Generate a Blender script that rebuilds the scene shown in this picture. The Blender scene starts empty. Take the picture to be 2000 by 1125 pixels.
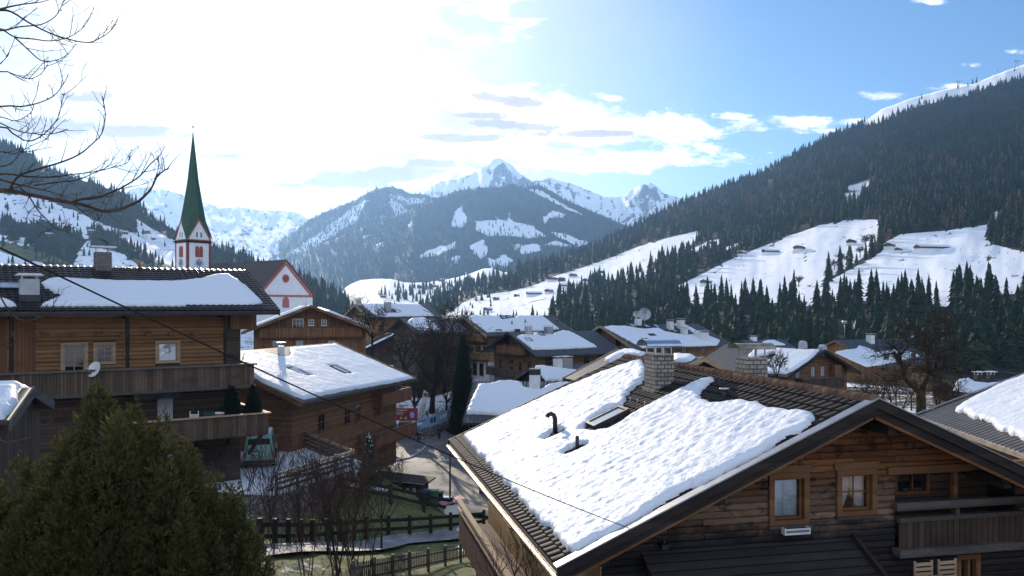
import bpy, bmesh, math, random
import numpy as np
from mathutils import Vector, Matrix
R = math.radians
rnd = random.Random(11)
scene = bpy.context.scene
COL = scene.collection

# ------------------------------------------------------------ camera, sky, sun
F = 1600.0          # focal length of the photograph in its own pixels (2000 wide)
HZ = 597.0          # image row of the horizon
cam_d = bpy.data.cameras.new('camera')
cam_d.sensor_width = 36.0
cam_d.lens = 36.0 * F / 2000.0
cam_d.shift_y = (HZ - 562.5) / 2000.0
cam_d.clip_start = 0.1
cam_d.clip_end = 40000.0
cam = bpy.data.objects.new('camera', cam_d)
cam.rotation_euler = (R(90), 0, 0)
COL.objects.link(cam)
scene.camera = cam

SUN_EL, SUN_AZ = R(17.0), R(-17.0)      # azimuth from +Y towards +X
SUN_DIR = Vector((math.sin(SUN_AZ) * math.cos(SUN_EL), math.cos(SUN_AZ) * math.cos(SUN_EL), math.sin(SUN_EL)))
EXPOSURE = 0.56
SUN_STRENGTH = 4.6
SKY_STRENGTH = 0.12
HAZE_DENSITY = 0.72e-4

class NT:
    """small helper for node trees"""
    def __init__(s, tree):
        s.t = tree; s.n = tree.nodes; s.l = tree.links
    def add(s, kind, **kw):
        nd = s.n.new(kind)
        for k, v in kw.items():
            setattr(nd, k, v)
        return nd
    def put(s, nd, i, v):
        sock = nd.inputs[i]
        if hasattr(v, 'is_output') or isinstance(v, bpy.types.NodeSocket):
            s.l.new(v, sock)
        elif isinstance(v, (tuple, list)) and len(v) == 3 and sock.type == 'RGBA':
            sock.default_value = (*v, 1)
        else:
            sock.default_value = v
    def m(s, op, a, b=None, c=None, clamp=False):
        nd = s.add('ShaderNodeMath', operation=op); nd.use_clamp = clamp
        s.put(nd, 0, a)
        if b is not None: s.put(nd, 1, b)
        if c is not None: s.put(nd, 2, c)
        return nd.outputs[0]
    def mix(s, f, a, b, mode='MIX'):
        nd = s.add('ShaderNodeMix', data_type='RGBA', blend_type=mode)
        s.put(nd, 0, f); s.put(nd, 6, a); s.put(nd, 7, b)
        return nd.outputs[2]
    def noise(s, vec, scale, detail=4, rough=.55, dim='3D', out=0):
        nd = s.add('ShaderNodeTexNoise', noise_dimensions=dim)
        s.put(nd, 'Vector', vec); s.put(nd, 'Scale', scale); s.put(nd, 'Detail', detail); s.put(nd, 'Roughness', rough)
        return nd.outputs[out]
    def ramp(s, f, pts):
        nd = s.add('ShaderNodeValToRGB'); s.put(nd, 0, f)
        e = nd.color_ramp.elements
        while len(e) < len(pts): e.new(.5)
        for i, (p, c) in enumerate(pts):
            e[i].position = p
            e[i].color = (*c, 1) if isinstance(c, (tuple, list)) else (c, c, c, 1)
        return nd.outputs[0]
    def rng(s, v, a, b, c=0., d=1., smooth=True):
        nd = s.add('ShaderNodeMapRange', interpolation_type='SMOOTHSTEP' if smooth else 'LINEAR')
        s.put(nd, 0, v); s.put(nd, 1, a); s.put(nd, 2, b); s.put(nd, 3, c); s.put(nd, 4, d)
        return nd.outputs[0]
    def vmul(s, vec, v):
        nd = s.add('ShaderNodeVectorMath', operation='MULTIPLY'); s.put(nd, 0, vec); s.put(nd, 1, v)
        return nd.outputs[0]
    def sep(s, vec):
        nd = s.add('ShaderNodeSeparateXYZ'); s.put(nd, 0, vec); return nd.outputs
    def comb(s, x, y, z):
        nd = s.add('ShaderNodeCombineXYZ'); s.put(nd, 0, x); s.put(nd, 1, y); s.put(nd, 2, z); return nd.outputs[0]

world = bpy.data.worlds.new('World'); scene.world = world; world.use_nodes = True
def build_world():
    w = NT(world.node_tree); w.n.clear()
    sky = w.add('ShaderNodeTexSky', sky_type='NISHITA')
    sky.sun_disc = False
    sky.sun_elevation = SUN_EL; sky.sun_rotation = SUN_AZ
    sky.altitude = 1000; sky.air_density = 1.0; sky.dust_density = 0.6; sky.ozone_density = 3.0
    geo = w.add('ShaderNodeTexCoord')
    d = geo.outputs['Generated']
    nrm = w.add('ShaderNodeVectorMath', operation='NORMALIZE'); w.put(nrm, 0, d); d = nrm.outputs[0]
    x, y, z = w.sep(d)
    # angle to the sun
    dot = w.add('ShaderNodeVectorMath', operation='DOT_PRODUCT'); w.put(dot, 0, d); w.put(dot, 1, tuple(SUN_DIR))
    ang = w.m('ARCCOSINE', w.m('MINIMUM', dot.outputs['Value'], 0.99999))
    # azimuth / elevation as tangents (directions of the sky, not of the picture)
    yy = w.m('MAXIMUM', w.m('ABSOLUTE', y), 0.02)
    U = w.m('DIVIDE', x, yy); V = w.m('DIVIDE', z, yy)
    front = w.m('GREATER_THAN', y, 0.0)
    uv = w.comb(U, w.m('MULTIPLY', V, 2.6), 0.0)
    warp = w.noise(uv, 5.0, 3, .5, out=1)
    wv = w.add('ShaderNodeVectorMath', operation='MULTIPLY_ADD'); w.put(wv, 0, warp); w.put(wv, 1, (.07, .07, 0)); w.put(wv, 2, uv)
    n1 = w.noise(wv.outputs[0], 9.0, 10, .66)
    n2 = w.noise(wv.outputs[0], 17.0, 9, .66)
    def blob(px, py, rx, ry, tilt=0.0):
        u0, v0 = (px - 1000) / F, (HZ - py) / F
        du = w.m('SUBTRACT', U, u0); dv = w.m('SUBTRACT', V, v0)
        if tilt:
            dv = w.m('SUBTRACT', dv, w.m('MULTIPLY', du, tilt))
        e = w.m('ADD', w.m('POWER', w.m('ABSOLUTE', w.m('DIVIDE', du, rx / F)), 2.0), w.m('POWER', w.m('ABSOLUTE', w.m('DIVIDE', dv, ry / F)), 2.0))
        return w.m('SUBTRACT', 1.0, e)
    def union(bs):
        o = bs[0]
        for b in bs[1:]: o = w.m('MAXIMUM', o, b)
        return w.m('MAXIMUM', o, -2.0)
    def cloud(bs, noise, k, lo, hi):
        return w.rng(w.m('ADD', union(bs), w.m('MULTIPLY', w.m('SUBTRACT', noise, .5), k)), lo, hi)
    bank = cloud([blob(1080, 235, 300, 62, -.1), blob(1280, 240, 150, 28, -.12), blob(1010, 215, 150, 40), blob(1130, 310, 260, 28), blob(900, 290, 230, 70),
                  blob(1500, 243, 110, 20), blob(1185, 188, 60, 11, -.25), blob(1440, 228, 50, 10)], n1, 7.5, -.2, .95)
    top = cloud([blob(860, 10, 190, 62), blob(840, 60, 70, 40), blob(640, -10, 160, 60)], n1, 7.0, .0, .6)
    small = cloud([blob(1725, 188, 50, 11), blob(1660, 236, 42, 8), blob(1840, 170, 60, 7), blob(1985, 100, 24, 7), blob(1600, 255, 60, 7), blob(1815, 2, 40, 7), blob(760, 120, 28, 8), blob(1900, 128, 30, 6)], n2, 8.0, -.1, 1.9)
    white = w.m('MAXIMUM', w.m('MAXIMUM', bank, top), small)
    dark = cloud([blob(740, 345, 165, 22, .04), blob(640, 350, 70, 12), blob(860, 320, 70, 9), blob(275, 258, 95, 13), blob(430, 305, 60, 7), blob(170, 187, 55, 14), blob(60, 250, 120, 20),
                  blob(900, 268, 85, 9), blob(1010, 245, 100, 10, -.05), blob(975, 195, 80, 12, -.1), blob(1150, 262, 120, 8), blob(560, 362, 34, 4), blob(940, 225, 70, 7)], n2, 6.0, -.35, .6)
    # veil of thin cloud lit through by the sun
    n3 = w.noise(uv, 2.2, 3, .5)
    veil_a = w.m('ADD', ang, w.m('MULTIPLY', w.m('SUBTRACT', n3, .5), .10))
    veil = w.rng(veil_a, .35, .05)
    veil = w.m('MULTIPLY', veil, front)
    lowband = w.m('MULTIPLY', w.m('MULTIPLY', w.rng(V, .30, .02), w.rng(U, .22, -.25)), front)
    skyc = sky.outputs[0]
    hsv = w.add('ShaderNodeHueSaturation'); w.put(hsv, 'Saturation', 1.15); w.put(hsv, 'Value', .86); w.put(hsv, 'Color', skyc)
    c = hsv.outputs[0]
    c = w.mix(w.m('MULTIPLY', lowband, .6), c, (9.0, 8.9, 8.3))
    wide = w.m('MULTIPLY', w.rng(w.m('ADD', ang, w.m('MULTIPLY', w.m('SUBTRACT', n3, .5), .16)), .58, .22), front)
    c = w.mix(w.m('MULTIPLY', wide, .62), c, (5.6, 5.7, 5.9))
    c = w.mix(veil, c, w.mix(w.rng(n1, .38, .60), (5.4, 5.3, 5.2), (9.8, 9.5, 8.9)))
    glow = w.rng(ang, .20, .0)
    wc = w.mix(w.rng(n1, .35, .7), (8.2, 8.2, 8.3), (13.0, 12.7, 12.0))
    c = w.mix(w.m('MULTIPLY', white, front), c, wc)
    dk = w.m('MULTIPLY', w.m('MULTIPLY', dark, front), .62)
    c = w.mix(w.m('MULTIPLY', glow, w.m('SUBTRACT', 1.0, dk)), c, (16, 15.8, 15))
    c = w.mix(w.m('MULTIPLY', dk, 1.35), c, (3.3, 2.75, 2.45))
    # added fill: invented bright cloud, unseen behind the view, to light the facades
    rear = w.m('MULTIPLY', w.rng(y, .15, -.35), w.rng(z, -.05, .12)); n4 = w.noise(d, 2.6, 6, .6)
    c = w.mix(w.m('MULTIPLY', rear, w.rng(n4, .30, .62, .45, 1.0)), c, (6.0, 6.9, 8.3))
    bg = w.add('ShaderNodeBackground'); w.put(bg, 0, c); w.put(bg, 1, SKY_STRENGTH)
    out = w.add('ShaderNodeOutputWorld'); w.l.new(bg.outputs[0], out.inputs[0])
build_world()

sun_d = bpy.data.lights.new('sun', 'SUN')
sun_d.energy = SUN_STRENGTH; sun_d.angle = R(0.5); sun_d.color = (1.0, .86, .68)
sun = bpy.data.objects.new('sun', sun_d)
sun.rotation_euler = SUN_DIR.to_track_quat('Z', 'Y').to_euler()
COL.objects.link(sun)

scene.render.engine = 'CYCLES'
scene.view_settings.view_transform = 'Standard'
scene.view_settings.look = 'None'
scene.view_settings.gamma = 1.0
scene.view_settings.exposure = EXPOSURE
cy = scene.cycles
cy.max_bounces = 5; cy.diffuse_bounces = 2; cy.glossy_bounces = 2; cy.transmission_bounces = 3; cy.transparent_max_bounces = 10
cy.volume_bounces = 0
cy.use_denoising = True
cy.sample_clamp_indirect = 6.0
cy.caustics_reflective = False; cy.caustics_refractive = False

# ------------------------------------------------------------ helpers
def at(px, py, Y):
    return Vector(((px - 1000) / F * Y, Y, (HZ - py) / F * Y))
def link(o):
    COL.objects.link(o); return o
def tag(o, label=None, cat=None, group=None, kind=None):
    if label: o['label'] = label
    if cat: o['category'] = cat
    if group: o['group'] = group
    if kind: o['kind'] = kind
    return o
def empty(name, loc, rz=0.0):
    o = bpy.data.objects.new(name, None); o.location = loc; o.rotation_euler = (0, 0, rz)
    o.empty_display_size = .3
    return link(o)
def perlin(x, y, seed=0):
    x = np.asarray(x, float); y = np.asarray(y, float)
    rs = np.random.RandomState(seed); P = rs.permutation(256); P = np.concatenate([P, P])
    g = rs.rand(256) * 2 * np.pi; gx, gy = np.cos(g), np.sin(g)
    xi = np.floor(x).astype(int); yi = np.floor(y).astype(int); xf = x - xi; yf = y - yi
    xi &= 255; yi &= 255
    u = xf * xf * xf * (xf * (xf * 6 - 15) + 10); v = yf * yf * yf * (yf * (yf * 6 - 15) + 10)
    def gr(ix, iy, fx, fy):
        h = P[P[ix & 255] + (iy & 255)]; return gx[h] * fx + gy[h] * fy
    a = gr(xi, yi, xf, yf); b = gr(xi + 1, yi, xf - 1, yf); c = gr(xi, yi + 1, xf, yf - 1); d = gr(xi + 1, yi + 1, xf - 1, yf - 1)
    return (a + u * (b - a)) * (1 - v) + (c + u * (d - c)) * v
def fbm(x, y, seed=0, octv=4, gain=.5):
    s = 0; a = 1.0; f = 1.0
    for i in range(octv):
        s = s + a * perlin(np.asarray(x) * f, np.asarray(y) * f, seed + i); a *= gain; f *= 2.03
    return s
def ridged(x, y, seed=0, octv=5, gain=.55):
    s = 0; a = 1.0; f = 1.0
    for i in range(octv):
        s = s + a * (.5 - np.abs(perlin(np.asarray(x) * f, np.asarray(y) * f, seed + i))); a *= gain; f *= 2.03
    return s
def poly_sdf(poly, X, Y):
    """signed distance to polygon, positive inside"""
    P = np.array(poly, float); X = np.asarray(X, float); Y = np.asarray(Y, float)
    d = np.full(X.shape, 1e18); ins = np.zeros(X.shape, bool)
    n = len(P)
    for i in range(n):
        x0, y0 = P[i]; x1, y1 = P[(i + 1) % n]
        dx, dy = x1 - x0, y1 - y0
        t = np.clip(((X - x0) * dx + (Y - y0) * dy) / (dx * dx + dy * dy + 1e-12), 0, 1)
        d = np.minimum(d, (X - x0 - t * dx) ** 2 + (Y - y0 - t * dy) ** 2)
        c = ((y0 > Y) != (y1 > Y)) & (X < dx * (Y - y0) / (dy + 1e-12 if dy == 0 else dy) + x0)
        ins ^= c
    d = np.sqrt(d)
    return np.where(ins, d, -d)

class MB:
    """collects shapes, then links them as one mesh object"""
    def __init__(s): s.v = []; s.f = []; s.mi = []; s.cur = 0; s.sm = []; s.smooth = False
    def slot(s, i): s.cur = i; return s
    def addv(s, vs):
        b = len(s.v); s.v.extend([tuple(p) for p in vs]); return b
    def face(s, idx): s.f.append(tuple(idx)); s.mi.append(s.cur); s.sm.append(s.smooth)
    def quad(s, *ps):
        b = s.addv(ps); s.face(range(b, b + len(ps))); return s
    def box(s, c, size, ax=None):
        c = Vector(c); hx, hy, hz = [q / 2 for q in size]
        X, Y, Z = ax if ax else (Vector((1, 0, 0)), Vector((0, 1, 0)), Vector((0, 0, 1)))
        pts = [c + X * (i * hx) + Y * (j * hy) + Z * (k * hz) for k in (-1, 1) for j in (-1, 1) for i in (-1, 1)]
        b = s.addv(pts)
        for q in ((0, 2, 3, 1), (4, 5, 7, 6), (0, 1, 5, 4), (2, 6, 7, 3), (0, 4, 6, 2), (1, 3, 7, 5)):
            s.face([b + k for k in q])
        return s
    def mm(s, a, b_):
        a = Vector(a); b_ = Vector(b_); return s.box((a + b_) / 2, [abs(q) for q in (b_ - a)])
    def beam(s, a, b_, w, h, up=(0, 0, 1)):
        a = Vector(a); b_ = Vector(b_); Y = (b_ - a); L = Y.length; Y = Y / L
        X = Y.cross(Vector(up))
        X = X.normalized() if X.length > 1e-6 else Vector((1, 0, 0))
        Z = X.cross(Y)
        return s.box((a + b_) / 2, (w, L, h), (X, Y, Z))
    def prism(s, pts, ext):
        """closed polygon pts (3d) extruded by vector ext"""
        ext = Vector(ext); n = len(pts); pts = [Vector(p) for p in pts]
        nrm = Vector((0, 0, 0))
        for i in range(n): nrm += pts[i].cross(pts[(i + 1) % n])
        if nrm.dot(ext) > 0: pts = pts[::-1]
        b = s.addv(pts); e = s.addv([p + ext for p in pts])
        s.face(range(b, b + n)); s.face(reversed(range(e, e + n)))
        for i in range(n):
            j = (i + 1) % n; s.face((b + i, e + i, e + j, b + j))
        return s
    def tube(s, pts, rad, n=6, caps=True):
        pts = [Vector(p) for p in pts]; rad = rad if isinstance(rad, (list, tuple)) else [rad] * len(pts)
        rings = []; prev = None
        for i, p in enumerate(pts):
            t = (pts[min(i + 1, len(pts) - 1)] - pts[max(i - 1, 0)]).normalized()
            if prev is None:
                a = t.cross(Vector((0, 0, 1)))
                if a.length < .05: a = t.cross(Vector((1, 0, 0)))
            else:
                a = prev - t * prev.dot(t)
                if a.length < 1e-5: a = t.cross(Vector((0.3, .5, 1)))
            a.normalize(); prev = a; b2 = t.cross(a)
            rings.append(s.addv([p + (a * math.cos(2 * math.pi * k / n) + b2 * math.sin(2 * math.pi * k / n)) * rad[i] for k in range(n)]))
        sm = s.smooth; s.smooth = True
        for r0, r1 in zip(rings, rings[1:]):
            for k in range(n):
                s.face((r0 + k, r0 + (k + 1) % n, r1 + (k + 1) % n, r1 + k))
        s.smooth = sm
        if caps:
            s.face(reversed(range(rings[0], rings[0] + n))); s.face(range(rings[-1], rings[-1] + n))
        return s
    def cyl(s, a, b_, r, n=12, r2=None): return s.tube([a, b_], [r, r if r2 is None else r2], n)
    def lathe(s, c, prof, n=16):
        c = Vector(c); rings = []
        for r, z in prof:
            rings.append(s.addv([c + Vector((r * math.cos(2 * math.pi * k / n), r * math.sin(2 * math.pi * k / n), z)) for k in range(n)]))
        sm = s.smooth; s.smooth = True
        for r0, r1 in zip(rings, rings[1:]):
            for k in range(n): s.face((r0 + k, r0 + (k + 1) % n, r1 + (k + 1) % n, r1 + k))
        s.smooth = sm
        s.face(reversed(range(rings[0], rings[0] + n))); s.face(range(rings[-1], rings[-1] + n))
        return s
    def grid(s, P, mask=None, smooth=True):
        """P: (ny,nx,3) array"""
        ny, nx = P.shape[:2]; b = s.addv(P.reshape(-1, 3)); sm = s.smooth; s.smooth = smooth
        for j in range(ny - 1):
            for i in range(nx - 1):
                if mask is None or mask[j, i]:
                    s.face((b + j * nx + i, b + j * nx + i + 1, b + (j + 1) * nx + i + 1, b + (j + 1) * nx + i))
        s.smooth = sm
        return s
    def build(s, name, mats, parent=None, loc=None, rz=0.0, bevel=0.0):
        me = bpy.data.meshes.new(name)
        me.from_pydata(s.v, [], s.f)
        mats = mats if isinstance(mats, (list, tuple)) else [mats]
        for m in mats: me.materials.append(m)
        me.polygons.foreach_set('material_index', s.mi)
        me.polygons.foreach_set('use_smooth', s.sm)
        me.update()
        o = bpy.data.objects.new(name, me); link(o)
        if parent: o.parent = parent
        if loc is not None: o.location = loc
        if rz: o.rotation_euler = (0, 0, rz)
        if bevel:
            md = o.modifiers.new('bevel', 'BEVEL'); md.width = bevel; md.segments = 1; md.limit_method = 'ANGLE'
        return o
def np_mesh(name, V, Fc, mats, parent=None, attrs=None, mi=None, smooth=False, link_it=True):
    """fast mesh from arrays; Fc (n,3) or (n,4)"""
    me = bpy.data.meshes.new(name); V = np.asarray(V, np.float32); Fc = np.asarray(Fc, np.int32); k = Fc.shape[1]
    me.vertices.add(len(V)); me.vertices.foreach_set('co', V.ravel())
    me.loops.add(Fc.size); me.loops.foreach_set('vertex_index', Fc.ravel())
    me.polygons.add(len(Fc)); me.polygons.foreach_set('loop_start', np.arange(0, Fc.size, k, dtype=np.int32))
    me.polygons.foreach_set('loop_total', np.full(len(Fc), k, np.int32))
    for m in (mats if isinstance(mats, (list, tuple)) else [mats]): me.materials.append(m)
    if mi is not None: me.polygons.foreach_set('material_index', np.asarray(mi, np.int32))
    me.polygons.foreach_set('use_smooth', np.full(len(Fc), bool(smooth)))
    for nm, arr in (attrs or {}).items():
        a = me.attributes.new(nm, 'FLOAT', 'POINT'); a.data.foreach_set('value', np.asarray(arr, np.float32).ravel())
    me.update(calc_edges=True)
    if not link_it: return me
    o = bpy.data.objects.new(name, me); link(o)
    if parent: o.parent = parent
    return o
def grid_faces(ny, nx, flip=False):
    j, i = np.meshgrid(np.arange(ny - 1), np.arange(nx - 1), indexing='ij'); a = (j * nx + i).ravel()
    q = np.stack([a, a + 1, a + nx + 1, a + nx], 1)
    return q[:, ::-1] if flip else q

# ------------------------------------------------------------ materials
MATS = {}
def newmat(name):
    m = bpy.data.materials.new(name); m.use_nodes = True; t = NT(m.node_tree); t.n.clear()
    out = t.add('ShaderNodeOutputMaterial'); b = t.add('ShaderNodeBsdfPrincipled'); t.l.new(b.outputs[0], out.inputs[0])
    MATS[name] = m
    return m, t, b, out
def bump(t, b, h, dist, strength=1.0):
    nd = t.add('ShaderNodeBump'); t.put(nd, 'Strength', strength); t.put(nd, 'Distance', dist); t.put(nd, 'Height', h)
    t.l.new(nd.outputs[0], b.inputs['Normal']); return nd
def plain(name, c, rough=.7, spec=.3, metal=0.0, var=.25, scale=3.0, bmp=0.0, stretch=(1, 1, 1), emit=None):
    m, t, b, o = newmat(name)
    tc = t.add('ShaderNodeTexCoord').outputs['Object']
    n = t.noise(t.vmul(tc, stretch), scale, 5, .6)
    col = t.mix(t.rng(n, .3, .7), tuple(q * (1 - var) for q in c), tuple(min(1, q * (1 + var)) for q in c))
    t.put(b, 'Base Color', col); t.put(b, 'Roughness', rough); t.put(b, 'Specular IOR Level', spec); t.put(b, 'Metallic', metal)
    if bmp: bump(t, b, n, bmp)
    if emit: t.put(b, 'Emission Color', emit); t.put(b, 'Emission Strength', 1.0)
    return m
def wood(name, c1, c2, dark, axis='h', pitch=0.16, rough=.75, weather=.35, bmp=.01, wscale=.9):
    """boards: axis h = horizontal boards, v = vertical boards, n = no joints"""
    m, t, b, o = newmat(name)
    tc = t.add('ShaderNodeTexCoord').outputs['Object']; x, y, z = t.sep(tc)
    xy = t.m('ADD', x, y)
    if axis == 'v': pv = xy; st = (9, 9, .6)
    else: pv = z; st = (.7, .7, 14)
    cell = t.m('FLOOR', t.m('DIVIDE', pv, pitch)); fr = t.m('FRACT', t.m('DIVIDE', pv, pitch))
    wn = t.add('ShaderNodeTexWhiteNoise', noise_dimensions='1D'); t.put(wn, 'W', cell)
    grain = t.noise(t.vmul(tc, st), 2.6, 6, .65)
    f = t.m('ADD', t.m('MULTIPLY', wn.outputs[0], .45), t.m('MULTIPLY', grain, .75))
    col = t.mix(t.rng(f, .3, .95), c1, c2)
    big = t.noise(t.vmul(tc, (1, 1, 1.6)), wscale, 5, .65)
    col = t.mix(t.m('MULTIPLY', t.rng(big, .50, .68), weather), col, dark)
    kn = t.noise(t.vmul(tc, (3.2, 3.2, 7.0)), 2.1, 2, .5)
    col = t.mix(t.m('MULTIPLY', t.rng(kn, .66, .74), .5), col, tuple(q * .35 for q in c1))
    h = grain
    if axis != 'n':
        e = t.m('MINIMUM', fr, t.m('SUBTRACT', 1.0, fr)); gap = t.rng(e, .0, .09)
        col = t.mix(t.m('MULTIPLY', t.m('SUBTRACT', 1.0, gap), .85), col, tuple(q * .25 for q in dark))
        h = t.m('ADD', t.m('MULTIPLY', gap, 1.6), t.m('MULTIPLY', grain, .3))
    t.put(b, 'Base Color', col); t.put(b, 'Roughness', rough); t.put(b, 'Specular IOR Level', .25)
    bump(t, b, h, bmp)
    return m
def weathered_gable():
    m, t, b, o = newmat('gable_boards')
    tc = t.add('ShaderNodeTexCoord').outputs['Object']; x, y, z = t.sep(tc)
    geo = t.add('ShaderNodeNewGeometry').outputs['Random Per Island']
    grain = t.noise(t.vmul(tc, (.9, .9, 17)), 2.6, 7, .7)
    f = t.m('ADD', t.m('MULTIPLY', geo, .30), t.m('MULTIPLY', grain, .75))
    warm = t.mix(t.rng(f, .25, .95), (.10, .036, .015), (.34, .155, .062))
    grey = t.mix(t.rng(f, .3, .95), (.10, .075, .058), (.36, .28, .22))
    black = t.mix(t.rng(f, .3, .95), (.008, .009, .013), (.050, .045, .048))
    n1 = t.noise(t.vmul(tc, (1, 1, .8)), 1.1, 6, .7); n2 = t.noise(t.vmul(tc, (1.6, 1.6, 2.4)), 1.3, 5, .7)
    zz = t.m('ADD', z, t.m('MULTIPLY', t.m('SUBTRACT', n1, .5), 1.5))
    col = t.mix(t.m('MULTIPLY', t.rng(zz, 7.7, 6.9), .62), warm, grey)
    col = t.mix(t.m('MULTIPLY', t.rng(zz, 6.65, 6.15), .96), col, black)
    col = t.mix(t.m('MULTIPLY', t.rng(n2, .54, .63), .8), col, black)
    kn = t.noise(t.vmul(tc, (3.2, 3.2, 8.0)), 2.3, 2, .5)
    col = t.mix(t.m('MULTIPLY', t.rng(kn, .66, .72), .7), col, (.02, .013, .01))
    t.put(b, 'Base Color', col); t.put(b, 'Roughness', .8); t.put(b, 'Specular IOR Level', .2); bump(t, b, grain, .02)
weathered_gable()
def snow_mat(name, scale=1.0, bmp=.05, tint=(.74, .77, .82)):
    m, t, b, o = newmat(name)
    tc = t.add('ShaderNodeTexCoord').outputs['Object']
    n = t.noise(tc, 5.5 * scale, 5, .6); n2 = t.noise(tc, 60 * scale, 2, .5)
    t.put(b, 'Base Color', t.mix(t.rng(n, .25, .75), tuple(q * .97 for q in tint), tint))
    t.put(b, 'Roughness', .55); t.put(b, 'Specular IOR Level', .25)
    bump(t, b, t.m('ADD', n, t.m('MULTIPLY', n2, .12)), bmp)
    return m
def tile_mat(name, c1, c2, ypitch=.30, xpitch=.36, rough=.45, bmp=.05, dots=False):
    """roof tiles on a slope whose ridge runs along local Y"""
    m, t, b, o = newmat(name)
    tc = t.add('ShaderNodeTexCoord').outputs['Object']; x, y, z = t.sep(tc)
    fy = t.m('FRACT', t.m('DIVIDE', y, ypitch)); fx = t.m('FRACT', t.m('DIVIDE', t.m('ABSOLUTE', x), xpitch))
    roll = t.m('ABSOLUTE', t.m('SINE', t.m('MULTIPLY', fy, math.pi)))
    h = t.m('ADD', t.m('MULTIPLY', roll, .7), t.m('MULTIPLY', t.m('SUBTRACT', 1.0, fx), -.6))
    cell = t.comb(t.m('FLOOR', t.m('DIVIDE', y, ypitch)), t.m('FLOOR', t.m('DIVIDE', x, xpitch)), 0.0)
    wn = t.add('ShaderNodeTexWhiteNoise', noise_dimensions='3D'); t.put(wn, 'Vector', cell)
    n = t.noise(tc, 2.0, 5, .6)
    col = t.mix(t.m('ADD', t.m('MULTIPLY', wn.outputs[0], .5), t.m('MULTIPLY', n, .5)), c1, c2)
    lowg = t.m('MULTIPLY', t.rng(fx, .86, .97), .8)
    col = t.mix(lowg, col, tuple(q * .3 for q in c1))
    t.put(b, 'Base Color', col); t.put(b, 'Roughness', rough); t.put(b, 'Specular IOR Level', .5)
    bump(t, b, h, bmp)
    return m

wood('wood_log', (.26, .128, .055), (.47, .255, .118), (.06, .04, .03), 'n', weather=.35, bmp=.012)
wood('wood_log_near', (.125, .058, .028), (.30, .155, .075), (.028, .024, .026), 'n', weather=.9, bmp=.015, wscale=.55)
wood('wood_brown', (.15, .072, .036), (.27, .135, .066), (.05, .03, .022), 'h', .19, weather=.5)
wood('wood_brown_v', (.145, .065, .032), (.25, .12, .06), (.045, .03, .022), 'v', .17, weather=.4)
wood('wood_light_h', (.20, .11, .05), (.34, .20, .10), (.08, .05, .03), 'h', .2, weather=.4)
wood('wood_light_v', (.20, .105, .048), (.33, .19, .09), (.08, .05, .03), 'v', .18, weather=.4)
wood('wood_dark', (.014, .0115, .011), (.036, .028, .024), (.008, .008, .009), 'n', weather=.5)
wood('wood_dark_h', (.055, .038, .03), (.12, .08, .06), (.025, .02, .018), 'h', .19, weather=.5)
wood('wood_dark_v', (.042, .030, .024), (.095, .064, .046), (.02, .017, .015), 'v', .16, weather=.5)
wood('wood_grey', (.060, .054, .052), (.15, .132, .12), (.04, .035, .035), 'n', weather=.5)
wood('wood_grey_v', (.068, .045, .033), (.155, .105, .072), (.035, .03, .028), 'v', .15, weather=.6)
wood('wood_frame', (.14, .065, .03), (.24, .12, .055), (.05, .03, .02), 'n', weather=.3)
wood('wood_pale', (.30, .21, .13), (.46, .34, .22), (.16, .11, .08), 'n', weather=.3)
wood('wood_sunlit', (.36, .21, .09), (.55, .36, .17), (.14, .08, .04), 'n', weather=.35)
wood('larch_red', (.06, .026, .02), (.105, .048, .036), (.025, .014, .012), 'v', .2, weather=.3)
snow_mat('snow_near', 1.0, .05, (.71, .74, .80))
snow_mat('snow_roof', .5, .05, (.70, .74, .81))
snow_mat('snow_plain', .5, .05)
tile_mat('tile_dark', (.020, .017, .017), (.052, .042, .038), .30, .36, .42, .06)
tile_mat('tile_left', (.022, .020, .024), (.05, .045, .05), .33, .36, .30, .08)
tile_mat('tile_brown', (.030, .024, .022), (.065, .050, .042), .3, .36, .5, .05)
plain('tile_ridge', (.16, .085, .05), .7, .3, var=.55, scale=2.5, bmp=.01)
wood('shingle', (.018, .016, .018), (.05, .045, .046), (.016, .015, .016), 'h', .12, weather=.5, bmp=.03)
plain('tile_real', (.022, .017, .016), .72, .22, var=.45, scale=3.0, bmp=.006)
plain('metal_grey', (.30, .31, .33), .42, .5, .7, .15)
plain('metal_dark', (.035, .035, .04), .45, .5, .5, .2)
plain('metal_white', (.62, .63, .64), .5, .4, .0, .08)
plain('metal_gutter', (.40, .33, .26), .38, .5, .6, .3)
plain('metal_blue', (.45, .52, .60), .3, .5, .8, .1)
plain('rust_metal', (.30, .26, .20), .5, .4, .5, .4, 4)
plain('plaster_white', (.72, .73, .74), .9, .2, var=.06, scale=1.2)
plain('plaster_grey', (.42, .42, .44), .9, .2, var=.12)
plain('trim_red', (.42, .14, .13), .85, .2, var=.15)
plain('shutter_red', (.28, .06, .045), .7, .3, var=.2)
plain('spire_green', (.016, .060, .032), .55, .4, var=.3, scale=1.5, stretch=(1, 1, 3))
plain('gold', (.7, .45, .12), .3, .5, .9, .1)
plain('clock_blue', (.10, .17, .34), .5, .4, var=.1)
plain('church_roof', (.075, .062, .055), .7, .3, var=.3, scale=2.0, stretch=(1, 1, 6))
plain('bark', (.045, .034, .026), .95, .1, var=.5, scale=8, bmp=.02, stretch=(1, 1, .3))
plain('bark_mossy', (.05, .042, .024), .95, .1, var=.6, scale=5, bmp=.02)
plain('twig', (.05, .036, .03), .95, .1, var=.4, scale=4)
plain('twig_red', (.085, .042, .04), .95, .1, var=.5, scale=2)
plain('black_paint', (.015, .015, .017), .5, .4, var=.2)
plain('rubber', (.012, .012, .012), .9, .2, var=.2)
plain('glass_dark', (.012, .015, .02), .06, .8, var=.3)
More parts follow.
